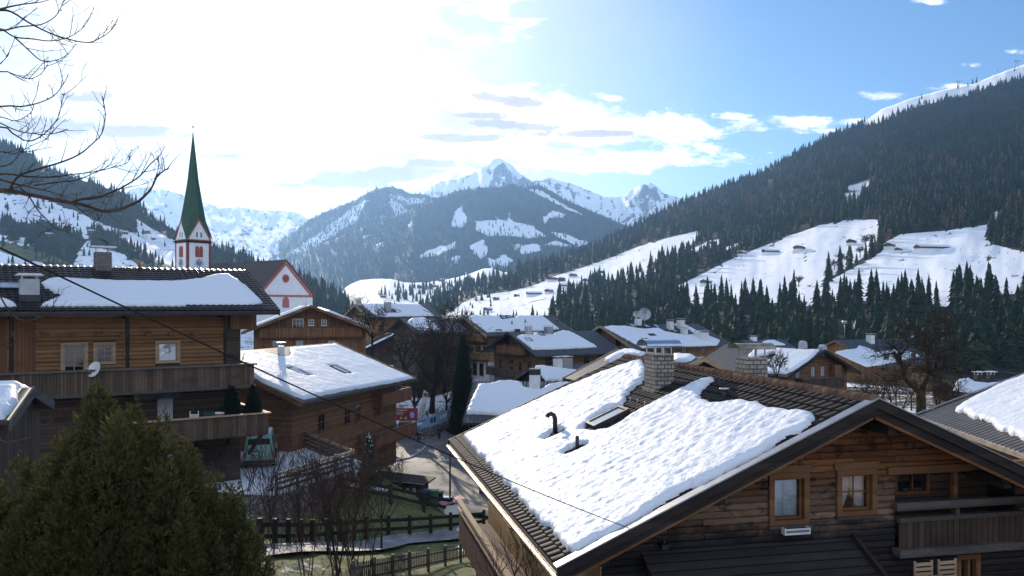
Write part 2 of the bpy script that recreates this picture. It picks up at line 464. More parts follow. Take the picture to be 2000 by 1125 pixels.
plain('glass_sky', (.30, .34, .40), .08, .9, var=.3, scale=1.0)
plain('curtain', (.84, .86, .88), .9, .1, var=.12, scale=6, stretch=(1, 1, .15))
plain('van_paint', (.22, .43, .38), .3, .5, var=.04)
plain('car_silver', (.22, .25, .31), .28, .6, .5, .06)
plain('car_blue', (.05, .16, .26), .28, .6, .3, .06)
plain('white_paint', (.72, .73, .74), .4, .4, var=.04)
plain('red_lamp', (.4, .02, .02), .3, .5, var=.1)
plain('sign_red', (.26, .03, .035), .6, .3, var=.06)
plain('sign_white', (.75, .75, .76), .6, .3, var=.04)
plain('sign_blue', (.26, .40, .66), .6, .3, var=.06)
plain('sign_dark', (.05, .06, .12), .6, .3, var=.1)
plain('sign_yellow', (.65, .45, .06), .6, .3, var=.1)
plain('bin_green', (.03, .14, .075), .5, .4, var=.15)
plain('bin_blue', (.05, .16, .30), .5, .4, var=.15)
plain('roof_pink', (.42, .20, .21), .7, .3, var=.12)
plain('cloth_dark', (.020, .021, .026), .9, .1, var=.3)
plain('cloth_jeans', (.025, .03, .05), .9, .1, var=.3)
plain('skin', (.45, .28, .21), .6, .3, var=.1)
plain('hair', (.04, .028, .02), .7, .3, var=.3)
plain('chair_green', (.05, .14, .12), .6, .3, var=.2)
plain('cloth_purple', (.16, .10, .42), .8, .2, var=.2)
plain('cloth_red', (.5, .06, .05), .8, .2, var=.2)
plain('terracotta', (.30, .13, .07), .8, .2, var=.2)

def stone_mat(name, c1, c2, mortar, scale, bw=.5, rh=.25, bmp=.02, soot=False):
    m, t, b, o = newmat(name)
    tc = t.add('ShaderNodeTexCoord').outputs['Object']; x, y, z = t.sep(tc)
    v = t.comb(t.m('ADD', x, y), z, 0.0)
    br = t.add('ShaderNodeTexBrick'); t.put(br, 'Vector', v); t.put(br, 'Color1', c1); t.put(br, 'Color2', c2); t.put(br, 'Mortar', mortar)
    t.put(br, 'Scale', scale); t.put(br, 'Mortar Size', .018); t.put(br, 'Brick Width', bw); t.put(br, 'Row Height', rh); t.put(br, 'Bias', .1)
    n = t.noise(tc, 7, 5, .65)
    col = t.mix(t.m('MULTIPLY', t.rng(n, .45, .75), .6), br.outputs[0], tuple(q * .45 for q in c1))
    if soot:
        n4 = t.noise(t.vmul(tc, (2.5, 2.5, .8)), 1.6, 4, .6)
        zz = t.m('ADD', z, t.m('MULTIPLY', t.m('SUBTRACT', n4, .5), .9))
        col = t.mix(t.m('MULTIPLY', t.rng(zz, soot - .35, soot + .15), .9), col, (.045, .042, .03))
    t.put(b, 'Base Color', col); t.put(b, 'Roughness', .92); t.put(b, 'Specular IOR Level', .2)
    bump(t, b, t.m('SUBTRACT', t.m('MULTIPLY', n, .3), br.outputs['Fac']), bmp)
    return m
stone_mat('chimney_block', (.20, .185, .16), (.33, .31, .27), (.09, .085, .08), 1.0, .24, .13, .02, soot=1.15)
stone_mat('chimney_brick', (.17, .15, .14), (.26, .23, .21), (.10, .095, .09), 1.0, .25, .09, .015)
def rubble_mat(name, c1, c2, scale):
    m, t, b, o = newmat(name)
    tc = t.add('ShaderNodeTexCoord').outputs['Object']
    vo = t.add('ShaderNodeTexVoronoi', feature='DISTANCE_TO_EDGE'); t.put(vo, 'Vector', tc); t.put(vo, 'Scale', scale)
    vc = t.add('ShaderNodeTexVoronoi'); t.put(vc, 'Vector', tc); t.put(vc, 'Scale', scale)
    e = t.rng(vo.outputs['Distance'], .0, .09); n = t.noise(tc, 9, 4, .6)
    g = t.add('ShaderNodeSeparateColor'); t.put(g, 0, vc.outputs['Color'])
    col = t.mix(t.m('ADD', t.m('MULTIPLY', g.outputs[0], .6), t.m('MULTIPLY', n, .4)), c1, c2)
    col = t.mix(e, tuple(q * .3 for q in c1), col)
    t.put(b, 'Base Color', col); t.put(b, 'Roughness', .95); bump(t, b, e, .04)
    return m
rubble_mat('rubble', (.10, .095, .09), (.26, .25, .24), 2.4)

def leaf_mat(name, c1, c2, hue_attr=None):
    m, t, b, o = newmat(name)
    geo = t.add('ShaderNodeNewGeometry'); tc = t.add('ShaderNodeTexCoord').outputs['Object']
    n = t.noise(tc, .9, 3, .6)
    f = t.m('ADD', t.m('MULTIPLY', geo.outputs['Random Per Island'], .5), t.m('MULTIPLY', n, .5))
    col = t.mix(f, c1, c2)
    if hue_attr:
        big = t.noise(tc, .011, 4, .6); col = t.mix(t.rng(big, .36, .64), t.mix(.45, col, (.004, .010, .009)), col)
        a = t.add('ShaderNodeAttribute', attribute_name='tint'); col = t.mix(a.outputs['Fac'], col, hue_attr)
    t.put(b, 'Base Color', col); t.put(b, 'Roughness', .8); t.put(b, 'Specular IOR Level', .15)
    tr = t.add('ShaderNodeBsdfTranslucent'); t.put(tr, 'Color', col)
    ms = t.add('ShaderNodeMixShader'); t.put(ms, 0, .22); t.l.new(b.outputs[0], ms.inputs[1]); t.l.new(tr.outputs[0], ms.inputs[2]); t.l.new(ms.outputs[0], o.inputs[0])
    return m
leaf_mat('needle', (.012, .030, .016), (.046, .080, .038), (.125, .085, .055))
leaf_mat('needle_yew', (.010, .020, .014), (.028, .045, .028))
leaf_mat('thuja', (.012, .021, .009), (.128, .116, .036))

def glass_mat():
    m, t, b, o = newmat('window_glass')
    gl = t.add('ShaderNodeBsdfGlossy'); t.put(gl, 'Roughness', .02); t.put(gl, 'Color', (1, 1, 1))
    tr = t.add('ShaderNodeBsdfTransparent'); t.put(tr, 'Color', (.9, .93, .95))
    fr = t.add('ShaderNodeFresnel'); t.put(fr, 'IOR', 1.5)
    ms = t.add('ShaderNodeMixShader'); t.put(ms, 0, t.m('ADD', t.m('MULTIPLY', fr.outputs[0], 1.0), .10))
    t.l.new(tr.outputs[0], ms.inputs[1]); t.l.new(gl.outputs[0], ms.inputs[2]); t.l.new(ms.outputs[0], o.inputs[0])
glass_mat()
def M(n): return MATS[n]

# ------------------------------------------------------------ ground
GP = [  # x, y, z control points of the village ground
 (0,-30,6),(-40,-30,8),(40,-30,4),(0,-4,-3.2),(-30,-4,-1),(30,-4,-4),(-8,8,-5.2),(8,8,-7.5),(20,8,-9),(0,15,-8.6),(-9,17,-6.6),(-4,26,-9.8),(-10,34,-10.2),(-2,35,-11.8),(8,20,-11),(6,30,-11.8),(14,30,-10.5),(20,32,-9.5),(30,30,-9),
 (-4.6,49,-13.6),(-10,45,-12.3),(-16,42,-10.7),(-1.6,47,-13.75),(-10,60,-13.6),(-9,66,-15.7),(-5,66,-16.2),(-3,69,-17),
 (-18,50,-10.5),(-12,51,-10.6),(-15,54,-10.6),(-12,55,-10.8),(-19,55,-10.4),(-24,55,-10.3),(-30,40,-8.5),(-20,44,-10.4),(-27,50,-10.1),(-40,60,-6),(-50,40,-4),
 (-7.7,82,-17),(-11,88,-16.9),(-15,93,-16.7),(-11,100,-17.2),(-9,103,-17.2),(-3,95,-17),(-16,108,-17.1),(-8,110,-17),(-4,115,-16.6),(2,80,-16.6),(0,60,-16),(6,55,-14.5),(-20,75,-12.6),(-13,75,-15.9),
 (-17,114,-15.5),(-10,116,-15.3),(-14,130,-13.2),(-22,125,-13),(-30,100,-11),(-45,95,-8),(-4,128,-11.5),(5,130,-11.3),(14,120,-11.5),(25,125,-11),(0,150,-10),(-30,150,-8),(-60,190,-5),(-75,190,-4.5),(-40,200,-8),(0,200,-14),
 (34,50,-8.6),(22,55,-9.5),(28,70,-9),(40,75,-8.8),(45,115,-11.5),(60,135,-13),(70,100,-12),(55,70,-9.5),(100,120,-18),(35,170,-14),(80,200,-25),(15,75,-12),(15,95,-11),
 (-150,100,8),(-150,200,6),(-100,60,2),(-100,0,8),(100,0,-8),(110,50,-12),(150,100,-26),(150,200,-40),(0,280,-45),(100,300,-50),(-100,280,-12),(-200,300,-20),(200,300,-55),(200,0,-10),(-200,0,10)]
GPa = np.array(GP, float)
def _rbf(P):
    n = len(P); D = np.sqrt(((P[:, None, :2] - P[None, :, :2]) ** 2).sum(-1) + 4.0)
    A = np.zeros((n + 3, n + 3)); A[:n, :n] = -D; A[:n, :n] += np.eye(n) * -.6
    A[:n, n] = 1; A[:n, n + 1:] = P[:, :2]; A[n, :n] = 1; A[n + 1:, :n] = P[:, :2].T
    return np.linalg.solve(A, np.concatenate([P[:, 2], [0, 0, 0]]))
GW = _rbf(GPa)
def gz(x, y):
    x = np.asarray(x, float); y = np.asarray(y, float)
    xc = np.clip(x, -220, 220); yc = np.clip(y, -60, 310)
    D = np.sqrt((xc[..., None] - GPa[:, 0]) ** 2 + (yc[..., None] - GPa[:, 1]) ** 2 + 4.0)
    n = len(GPa); z = -(D * GW[:n]).sum(-1) + GW[n] + GW[n + 1] * xc + GW[n + 2] * yc
    far = np.clip((np.hypot(np.maximum(np.abs(x) - 220, 0), np.maximum(y - 310, 0))) / 500, 0, 1)
    back = np.clip((-y - 50) / 250, 0, 1)
    return z * (1 - far) + (-62) * far + back * 46
def gzf(x, y): return float(gz(np.array([x]), np.array([y]))[0])
def ground_at(px, py, y0=12, y1=260):
    """where the line of sight through a pixel meets the ground"""
    Y = np.linspace(y0, y1, 2500); X = (px - 1000) / F * Y; Z = (HZ - py) / F * Y
    d = Z - gz(X, Y); k = np.argmax(d < 0)
    return Vector((X[k], Y[k], gzf(X[k], Y[k])))

def terrain_mat(name, scale, snow_c, c_lo, c_hi, grass_c=(.10, .11, .035), brk=.5, bmp=.0, fine=6.0, stretch=(1, 1, 1)):
    m, t, b, o = newmat(name)
    tc = t.add('ShaderNodeNewGeometry').outputs['Position']; tc = t.vmul(tc, stretch)
    a = t.add('ShaderNodeAttribute', attribute_name='snow').outputs['Fac']; g = t.add('ShaderNodeAttribute', attribute_name='grass').outputs['Fac']
    n1 = t.noise(tc, scale, 7, .68); n2 = t.noise(tc, scale * fine, 4, .6)
    nn = t.m('ADD', t.m('MULTIPLY', t.m('SUBTRACT', n1, .5), brk * 1.5), t.m('MULTIPLY', t.m('SUBTRACT', n2, .5), brk))
    f = t.rng(t.m('ADD', a, nn), .40, .60)
    dark = t.mix(t.rng(n2, .3, .7), c_lo, c_hi)
    gf = t.rng(t.m('ADD', g, nn), .4, .6)
    gc = t.mix(t.rng(n2, .3, .7), tuple(q * .65 for q in grass_c), tuple(q * 1.3 for q in grass_c))
    col = t.mix(f, t.mix(gf, dark, gc), snow_c)
    t.put(b, 'Base Color', col); t.put(b, 'Roughness', .85); t.put(b, 'Specular IOR Level', .12)
    if bmp: bump(t, b, t.m('ADD', n1, t.m('MULTIPLY', n2, .5)), bmp)
    return m
terrain_mat('ground_mix', .35, (.80, .83, .88), (.05, .04, .026), (.12, .10, .065), (.12, .13, .05), .75, .10, 8)

def build_ground():
    def axis(a, b, c, d, s_in, s_out):
        lo = [c - s_in]; st = s_in
        while lo[-1] > a: st *= 1.28; lo.append(lo[-1] - st)
        hi = [d + s_in]; st = s_in
        while hi[-1] < b: st *= 1.28; hi.append(hi[-1] + st)
        return np.array(lo[::-1] + list(np.arange(c, d, s_in)) + hi)
    xs = axis(-9000, 9000, -34, 44, .8, 0); ys = axis(-3000, 11000, 8, 128, .8, 0)
    xs = np.unique(np.clip(xs, -4400, 4400)); ys = np.unique(np.clip(ys, -2400, 8100))
    X, Y = np.meshgrid(xs, ys); Z = gz(X, Y) + .12 * fbm(X / 3.1, Y / 3.1, 3, 3) * (Y < 300)
    px = 1000 + X / np.maximum(Y, 1) * F; py = HZ - Z / np.maximum(Y, 1) * F
    snow = .36 + .25 * fbm(X / 9, Y / 9, 5, 3); grass = np.full(X.shape, .25)
    vis = Y > 10
    def setp(arr, poly, v, soft=8.):
        s = np.clip(poly_sdf(poly, px, py) / soft + .5, 0, 1) * vis; arr[:] = arr * (1 - s) + v * s
    near = [(480, 1140), (500, 930), (640, 930), (740, 940), (960, 1000), (1010, 1140)]
    setp(snow, near, .16); setp(grass, near, .85)
    setp(snow, [(640, 905), (705, 925), (760, 955), (720, 962), (660, 945)], .9, 5)
    setp(snow, [(360, 925), (380, 850), (560, 835), (692, 880), (690, 925), (520, 935)], .95, 5); setp(grass, [(360, 925), (380, 850), (692, 880), (690, 925)], 0, 5)
    setp(snow, [(752, 835), (752, 765), (850, 740), (910, 800), (900, 815), (815, 838)], .9, 4)
    setp(snow, [(880, 1066), (905, 1058), (950, 1060), (950, 1074), (900, 1078)], .62, 8); setp(snow, [(560, 1090), (620, 1095), (640, 1120), (540, 1120)], .42, 10)
    setp(snow, [(700, 870), (770, 905), (960, 780), (1000, 1010), (880, 1010), (740, 930)], .1, 4)
    far = Y > 118
    snow = np.where(far, .62, snow)
    snow = np.where(Y < 6, .85, snow)
    np_mesh('ground', np.stack([X, Y, Z], -1).reshape(-1, 3), grid_faces(*X.shape), M('ground_mix'), attrs=dict(snow=snow, grass=grass), smooth=True)['kind'] = 'structure'
build_ground()

def sheet(name, poly_xy, lift, mat, step=.8, kind='structure'):
    """a thin sheet following the ground inside a polygon"""
    P = np.array(poly_xy); x0, y0 = P.min(0) - step; x1, y1 = P.max(0) + step
    X, Y = np.meshgrid(np.arange(x0, x1, step), np.arange(y0, y1, step)); s = poly_sdf(poly_xy, X, Y)
    e = .05; gx = (poly_sdf(poly_xy, X + e, Y) - s) / e; gy = (poly_sdf(poly_xy, X, Y + e) - s) / e
    sh = (s < 0) & (s > -1.5 * step); X = np.where(sh, X - s * gx, X); Y = np.where(sh, Y - s * gy, Y)
    ok = s > -1.5 * step; Fq = grid_faces(*X.shape); okf = ok.ravel()
    inn = (s > -.2 * step).ravel()
    Fq = Fq[okf[Fq].all(1) & inn[Fq].any(1)]
    Z = gz(X, Y) + lift
    V = np.stack([X, Y, Z], -1).reshape(-1, 3); used = np.unique(Fq); mp = np.zeros(len(V), int); mp[used] = np.arange(len(used))
    o = np_mesh(name, V[used], mp[Fq], mat, smooth=True)
    o['kind'] = kind
    return o
def asphalt(name, c, wet):
    m, t, b, o = newmat(name)
    tc = t.add('ShaderNodeTexCoord').outputs['Object']
    n = t.noise(tc, .35, 5, .6); n2 = t.noise(tc, 12, 3, .6)
    col = t.mix(t.rng(n, .3, .7), tuple(q * .6 for q in c), tuple(q * 1.3 for q in c))
    col = t.mix(t.m('MULTIPLY', n2, .3), col, tuple(q * .5 for q in c))
    x, y, z = t.sep(tc); tr = t.noise(t.vmul(tc, (1.6, .12, 1)), 1.3, 4, .6); col = t.mix(t.m('MULTIPLY', t.rng(tr, .52, .66), .55), col, tuple(q * .38 for q in c))
    sl = t.noise(tc, .55, 6, .7); col = t.mix(t.m('MULTIPLY', t.rng(sl, .60, .70), .6), col, (.5, .51, .54))
    t.put(b, 'Base Color', col); t.put(b, 'Roughness', t.rng(n, .35, .65, wet, wet + .3)); t.put(b, 'Specular IOR Level', .5)
    bump(t, b, n2, .008)
asphalt('asphalt', (.15, .148, .15), .38)
asphalt('concrete_path', (.22, .215, .22), .6)
def gpoly(pts): return [tuple(ground_at(*p)[:2]) for p in pts]
sheet('road', gpoly([(700, 905), (716, 868), (760, 858), (830, 862), (905, 818), (935, 808), (960, 860), (985, 900), (1000, 950), (990, 1015), (900, 1005), (870, 985), (800, 950), (745, 925)]) , .22, M('asphalt'))
sheet('path', gpoly([(520, 1072), (620, 1064), (760, 1052), (960, 1030), (960, 1047), (800, 1068), (640, 1085), (520, 1096)]), .20, M('concrete_path'), .5)

def kerb(pts, nm='kerb'):
    P = [ground_at(*q) for q in pts]; m = MB()
    for a, b in zip(P, P[1:]): m.beam(a + Vector((0, 0, .24)), b + Vector((0, 0, .24)), .18, .22)
    m.build(nm, M('plaster_grey'))['kind'] = 'structure'
kerb([(745, 926), (775, 938), (800, 951), (840, 970), (872, 986), (902, 1004)])
kerb([(716, 880), (735, 893), (770, 905), (800, 899), (822, 886), (836, 872)])

# ------------------------------------------------------------ hills and mountains
def interp(poly, x):
    P = np.array(sorted(poly), float); return np.interp(x, P[:, 0], P[:, 1])
class Hill:
    def __init__(s, name, crest, base, Yb, Yc, k=1.0, relief=.03, rscale=(60, 4), seed=1, px=(-400, 2400, 5), rows=120, ragged=1.5, mat=None, snow=None, grass=None, ridge=True, micro=0.0):
        s.micro = micro
        s.crest = crest; s.base = base; s.Yb = Yb; s.Yc = Yc; s.k = k; s.relief = relief; s.rs = rscale; s.seed = seed; s.rag = ragged; s.ridge = ridge
        xs = np.arange(px[0], px[1] + .1, px[2]); ts = np.linspace(0, 1, rows) ** .9
        X, T = np.meshgrid(xs, ts); P, py = s.surf(X, T)
        V = [P]
        b = P[0].copy(); b[:, 2] -= 60; b[:, 1] *= .9; V.insert(0, b[None])
        top = P[-1]
        for q, (fy, dz) in enumerate(((1.02, .10), (1.07, .45), (1.14, .9))):
            w = top.copy(); w[:, 1] = top[:, 1] * fy; w[:, 0] = top[:, 0] * fy; w[:, 2] = top[:, 2] - dz * (np.abs(top[:, 2]) + 40); V.append(w[None])
        V = np.concatenate(V, 0)
        sn = snow(X, py, T) if snow else np.zeros(X.shape); gr = grass(X, py, T) if grass else np.zeros(X.shape)
        pad = lambda a: np.concatenate([a[:1], a, a[-1:], a[-1:], a[-1:]], 0)
        s.obj = np_mesh(name, V.reshape(-1, 3), grid_faces(V.shape[0], V.shape[1]), mat, attrs=dict(snow=pad(sn), grass=pad(gr)), smooth=True)
        s.obj['kind'] = 'structure'
    def bounds(s, px):
        c = interp(s.crest, px) + s.rag * fbm(px / 14.0, px * 0 + s.seed, s.seed + 9, 4, .6); b = interp(s.base, px)
        return c, b
    def surf(s, px, t):
        c, b = s.bounds(px); yb = interp(s.Yb, px); yc = interp(s.Yc, px); py = b + (c - b) * t
        Y = yb * (yc / yb) ** (t ** s.k)
        n = ridged(px / s.rs[0], t * s.rs[1], s.seed, 5) - .35 if s.ridge else fbm(px / s.rs[0], t * s.rs[1], s.seed, 4)
        Y = Y * (1 + s.relief * n * np.minimum(1, t * 6) + s.micro * fbm(px / 46 + t * 9, t * 34, s.seed + 3, 3) * np.minimum(1, t * 6))
        return np.stack([(px - 1000) / F * Y, Y, (HZ - py) / F * Y], -1), py
    def pos(s, px, py):
        px = np.asarray(px, float); c, b = s.bounds(px); t = np.clip((b - py) / (b - c), 0, 1)
        return s.surf(px, t)[0], t
def pm(polys, X, Y, soft):
    o = np.zeros(X.shape)
    for p in polys:
        x0, x1 = min(q[0] for q in p) - 30, max(q[0] for q in p) + 30
        m = (X > x0) & (X < x1)
        if m.any(): o[m] = np.maximum(o[m], np.clip(poly_sdf(p, X[m], Y[m]) / soft + .5, 0, 1))
    return o

terrain_mat('far_snow', .016, (.86, .88, .92), (.03, .034, .04), (.085, .085, .088), brk=.42, bmp=5.0, fine=4)
terrain_mat('mountain_forest', .006, (.80, .83, .88), (.010, .016, .015), (.026, .034, .030), brk=.75, bmp=0, fine=6, stretch=(1, 1, .6))
terrain_mat('hill_forest', .02, (.84, .86, .90), (.012, .016, .013), (.035, .036, .026), brk=.30, bmp=.3, fine=8)
terrain_mat('hill_left', .014, (.80, .84, .90), (.016, .02, .018), (.05, .048, .035), (.12, .125, .05), brk=.62, bmp=.25, fine=7)

def far_rock(X, py, T):
    r = ridged(X / 34, T * 5 + X / 300, 21, 5, .62)
    return .98 - .85 * np.clip((r - .74) * 2.2, 0, 1)
HA = Hill('far_ridge', [(-400, 420), (150, 430), (215, 392), (250, 373), (275, 364), (330, 372), (375, 386), (400, 395), (432, 406), (470, 404), (495, 409), (530, 411), (570, 412), (590, 420), (605, 430), (660, 470), (760, 520), (2400, 600)],
     [(-400, 560), (2400, 600)], [(-400, 3600), (2400, 3600)], [(-400, 5600), (600, 6500), (2400, 6500)], relief=.07, rscale=(55, 2.2), seed=4, px=(100, 800, 3), rows=90, ragged=1.6, mat=M('far_snow'),
     snow=lambda X, py, T: far_rock(X, py, T) - .45 * pm([[(395, 470), (480, 440), (520, 500), (640, 480), (640, 560), (400, 560)]], X, py, 30) * (fbm(X / 9, py / 5, 8, 3) > .02))
def peak_snow(X, py, T):
    s = far_rock(X, py, T) - .02
    s -= .55 * pm([[(1228, 385), (1245, 366), (1270, 360), (1296, 378), (1275, 405), (1285, 440), (1262, 430), (1240, 405)]], X, py, 20) * np.clip(ridged(X / 10, py / 14, 3, 4) * 1.8, 0, 1)
    s -= .5 * pm([[(960, 335), (985, 316), (1012, 340), (1040, 360), (1010, 372), (960, 360)], [(1060, 352), (1110, 362), (1150, 380), (1180, 396), (1140, 392), (1090, 368)]], X, py, 16) * np.clip(ridged(X / 9, py / 9, 6, 4) * 1.6, 0, 1)
    s -= .6 * pm([[(1180, 405), (1240, 415), (1330, 405), (1300, 440), (1200, 440)]], X, py, 30) * (fbm(X / 6, py / 5, 12, 3) > .15)
    s -= .5 * pm([[(800, 400), (840, 385), (900, 372), (900, 382), (850, 396)]], X, py, 12) * (fbm(X / 6, py / 5, 13, 3) > 0)
    return s
HP = Hill('summit', [(-400, 560), (600, 470), (760, 410), (822, 383), (838, 364), (860, 354), (900, 347), (925, 337), (945, 324), (958, 315), (968, 309), (975, 308), (984, 314), (1000, 322), (1012, 336), (1036, 353), (1058, 352), (1075, 346), (1092, 352), (1115, 358), (1150, 372), (1182, 385), (1205, 384), (1220, 382), (1228, 374), (1245, 363), (1262, 359), (1272, 357), (1285, 365), (1296, 378), (1320, 383), (1332, 389), (1400, 420), (1600, 500), (2400, 580)],
     [(-400, 620), (2400, 620)], [(-400, 3600), (2400, 3600)], [(-400, 6800), (2400, 7000)], relief=.075, rscale=(42, 2.4), seed=2, px=(560, 1640, 3), rows=110, ragged=1.5, mat=M('far_snow'), snow=peak_snow)
def shoulder_snow(X, py, T):
    s = 1.15 * pm([[(560, 490), (600, 470), (640, 440), (690, 402), (730, 380), (700, 430), (640, 470), (590, 500)], [(760, 380), (790, 400), (800, 420), (775, 425), (762, 405)], [(745, 372), (800, 385), (836, 384), (830, 400), (800, 404)], [(605, 480), (650, 478), (645, 488), (600, 492)], [(545, 500), (600, 470), (590, 520)]], X, py, 16) * .62
    return np.maximum(s, .30 * np.clip(ridged(X / 16 + py / 30, py / 50, 31, 4) * 1.5, 0, 1) * (py < 470))
HC1 = Hill('mountain_shoulder', [(-400, 640), (440, 540), (505, 490), (545, 470), (580, 448), (604, 428), (640, 411), (690, 392), (715, 378), (735, 368), (765, 364), (785, 370), (800, 378), (830, 379), (860, 396), (900, 420), (1000, 470), (2400, 640)],
     [(-400, 680), (2400, 680)], [(-400, 2600), (2400, 2600)], [(-400, 5200), (2400, 5200)], relief=.06, rscale=(46, 2), seed=7, px=(420, 1060, 3), rows=90, ragged=1.6, mat=M('mountain_forest'), snow=shoulder_snow)
C_SNOW = [[(880, 440), (888, 410), (902, 400), (915, 432), (900, 445), (884, 443)], [(925, 432), (960, 428), (1000, 432), (1040, 440), (1068, 462), (1020, 465), (985, 460), (950, 462), (930, 450)], [(1068, 450), (1100, 455), (1150, 475), (1130, 482), (1090, 465)],
    [(820, 498), (850, 482), (890, 472), (890, 485), (850, 500), (822, 506)], [(915, 480), (945, 465), (955, 492), (940, 505), (920, 490)], [(960, 510), (985, 495), (1005, 510), (985, 522)], [(1000, 480), (1050, 475), (1060, 490), (1020, 500)], [(1060, 425), (1080, 410), (1108, 418), (1100, 425), (1075, 425), (1064, 440)],
    [(965, 420), (985, 432), (970, 436)], [(995, 418), (1005, 436), (990, 436)], [(795, 440), (810, 428), (800, 448)], [(708, 462), (735, 455), (730, 460), (710, 466)], [(730, 476), (755, 472), (740, 482)], [(1020, 366), (1060, 372), (1100, 398), (1140, 420), (1110, 412), (1060, 385)], [(880, 505), (900, 498), (893, 518)], [(960, 530), (950, 500), (972, 510)], [(1085, 470), (1130, 482), (1060, 480)], [(900, 525), (912, 533), (905, 540)]]
HC2 = Hill('forest_mountain', [(-400, 660), (420, 560), (500, 522), (560, 500), (620, 480), (680, 456), (740, 432), (800, 410), (850, 388), (890, 374), (930, 366), (970, 366), (1000, 360), (1020, 365), (1050, 361), (1075, 372), (1100, 388), (1150, 410), (1222, 440), (1300, 480), (2400, 680)],
     [(-400, 700), (2400, 700)], [(-400, 1900), (2400, 1900)], [(-400, 4300), (2400, 4300)], relief=.05, rscale=(70, 1.6), seed=13, px=(380, 1420, 3), rows=150, ragged=1.2, mat=M('mountain_forest'),
     snow=lambda X, py, T: .84 * pm(C_SNOW, X, py, 9) + .12 * (fbm(X / 30, py / 22, 17, 3) > .2) * (py > 400))
HD = Hill('valley_meadow', [(-400, 640), (560, 610), (640, 590), (668, 566), (690, 552), (706, 547), (740, 544), (765, 545), (790, 552), (830, 552), (870, 546), (900, 540), (930, 530), (945, 524), (960, 524), (985, 532), (1040, 530), (1100, 545), (2400, 640)],
     [(-400, 720), (2400, 720)], [(-400, 420), (2400, 420)], [(-400, 2100), (2400, 2100)], relief=.03, rscale=(90, 2), seed=23, px=(480, 1200, 4), rows=80, ragged=1.2, mat=M('hill_left'), ridge=False,
     snow=lambda X, py, T: .86 + .12 * fbm(X / 40, py / 8, 4, 3) - .5 * pm([[(640, 585), (690, 575), (720, 582), (700, 600), (650, 600)]], X, py, 20), grass=None)
B_FOREST = [[(-420, 230), (-420, 300), (0, 376), (50, 380), (90, 388), (150, 412), (205, 437), (232, 446), (268, 455), (262, 422), (300, 446), (345, 470), (420, 505), (470, 515), (540, 545), (640, 545), (700, 590), (700, 560), (500, 490), (400, 440), (300, 390), (210, 340), (100, 300), (0, 250)],
            [(520, 520), (560, 530), (640, 555), (700, 590), (700, 650), (420, 650), (440, 545)], [(80, 430), (130, 450), (170, 470), (140, 505), (95, 490), (60, 465)], [(60, 480), (120, 470), (150, 500), (140, 520), (90, 515)], [(170, 445), (220, 455), (260, 480), (300, 500), (260, 500), (180, 480)],
            [(0, 430), (70, 440), (80, 470), (0, 455)], [(390, 495), (450, 500), (500, 520), (480, 530), (410, 515)], [(245, 485), (290, 500), (330, 520), (300, 520), (250, 505)]]
HB = Hill('left_hillside', [(-400, 150), (-60, 268), (0, 280), (25, 286), (38, 292), (60, 300), (75, 315), (90, 325), (130, 340), (160, 352), (212, 368), (245, 378), (270, 398), (300, 425), (340, 448), (380, 470), (430, 485), (480, 500), (520, 518), (560, 532), (600, 542), (630, 552), (660, 570), (690, 600), (720, 625), (2400, 700)],
     [(-400, 690), (2400, 700)], [(-400, 620), (400, 560), (720, 600), (2400, 600)], [(-400, 1700), (0, 1500), (400, 1150), (700, 950), (2400, 900)], relief=.05, rscale=(110, 4), seed=41, px=(-400, 760, 5), rows=130, ragged=1.0, mat=M('hill_left'), ridge=False,
     snow=lambda X, py, T: np.clip(.84 + .10 * fbm(X / 60 + py / 40, py / 9, 44, 4) - .95 * pm(B_FOREST, X, py, 10) - .4 * (np.abs(perlin(X / 70 + py / 60, py / 17 - X / 90, 45)) < .035) - .7 * pm([[(0, 472), (60, 482), (135, 512), (60, 510), (0, 490)], [(262, 508), (340, 522), (330, 530), (270, 520)]], X, py, 8) + .7 * pm([[(68, 325), (108, 338), (90, 340)], [(30, 334), (48, 340), (34, 342)]], X, py, 6), 0, 1),
     grass=lambda X, py, T: pm([[(0, 470), (60, 480), (140, 515), (60, 512), (0, 495)], [(260, 505), (345, 525), (330, 532), (270, 522)]], X, py, 8))

R_MEADOW = [[(862, 622), (880, 610), (906, 590), (935, 577), (1000, 568), (1050, 555), (1080, 540), (1130, 525), (1200, 500), (1265, 474), (1340, 456), (1360, 450), (1366, 460), (1340, 490), (1290, 502), (1262, 522), (1285, 530), (1250, 545), (1195, 560), (1165, 545), (1130, 566), (1110, 575), (1090, 592), (1070, 603), (1085, 640), (862, 640)],
    [(1345, 489), (1385, 470), (1415, 466), (1400, 480), (1350, 495)], [(1380, 498), (1430, 478), (1460, 470), (1420, 490)],
    [(1294, 572), (1330, 555), (1370, 535), (1430, 505), (1480, 485), (1530, 465), (1600, 440), (1650, 430), (1712, 428), (1722, 448), (1716, 480), (1690, 500), (1660, 520), (1640, 532), (1612, 545), (1580, 590), (1400, 595), (1310, 590)],
    [(1600, 560), (1640, 537), (1680, 516), (1722, 492), (1730, 472), (1760, 457), (1850, 450), (1930, 438), (1926, 460), (1935, 476), (2000, 492), (2060, 512), (2060, 570), (1960, 575), (1880, 560), (1850, 600), (1760, 585), (1650, 590), (1570, 600)]]
R_TOP = [[(1686, 250), (1686, 238), (1722, 205), (1840, 165), (2000, 110), (2420, -60), (2420, 30), (2060, 130), (2000, 152), (1940, 168), (1880, 190), (1800, 206), (1740, 232)]]
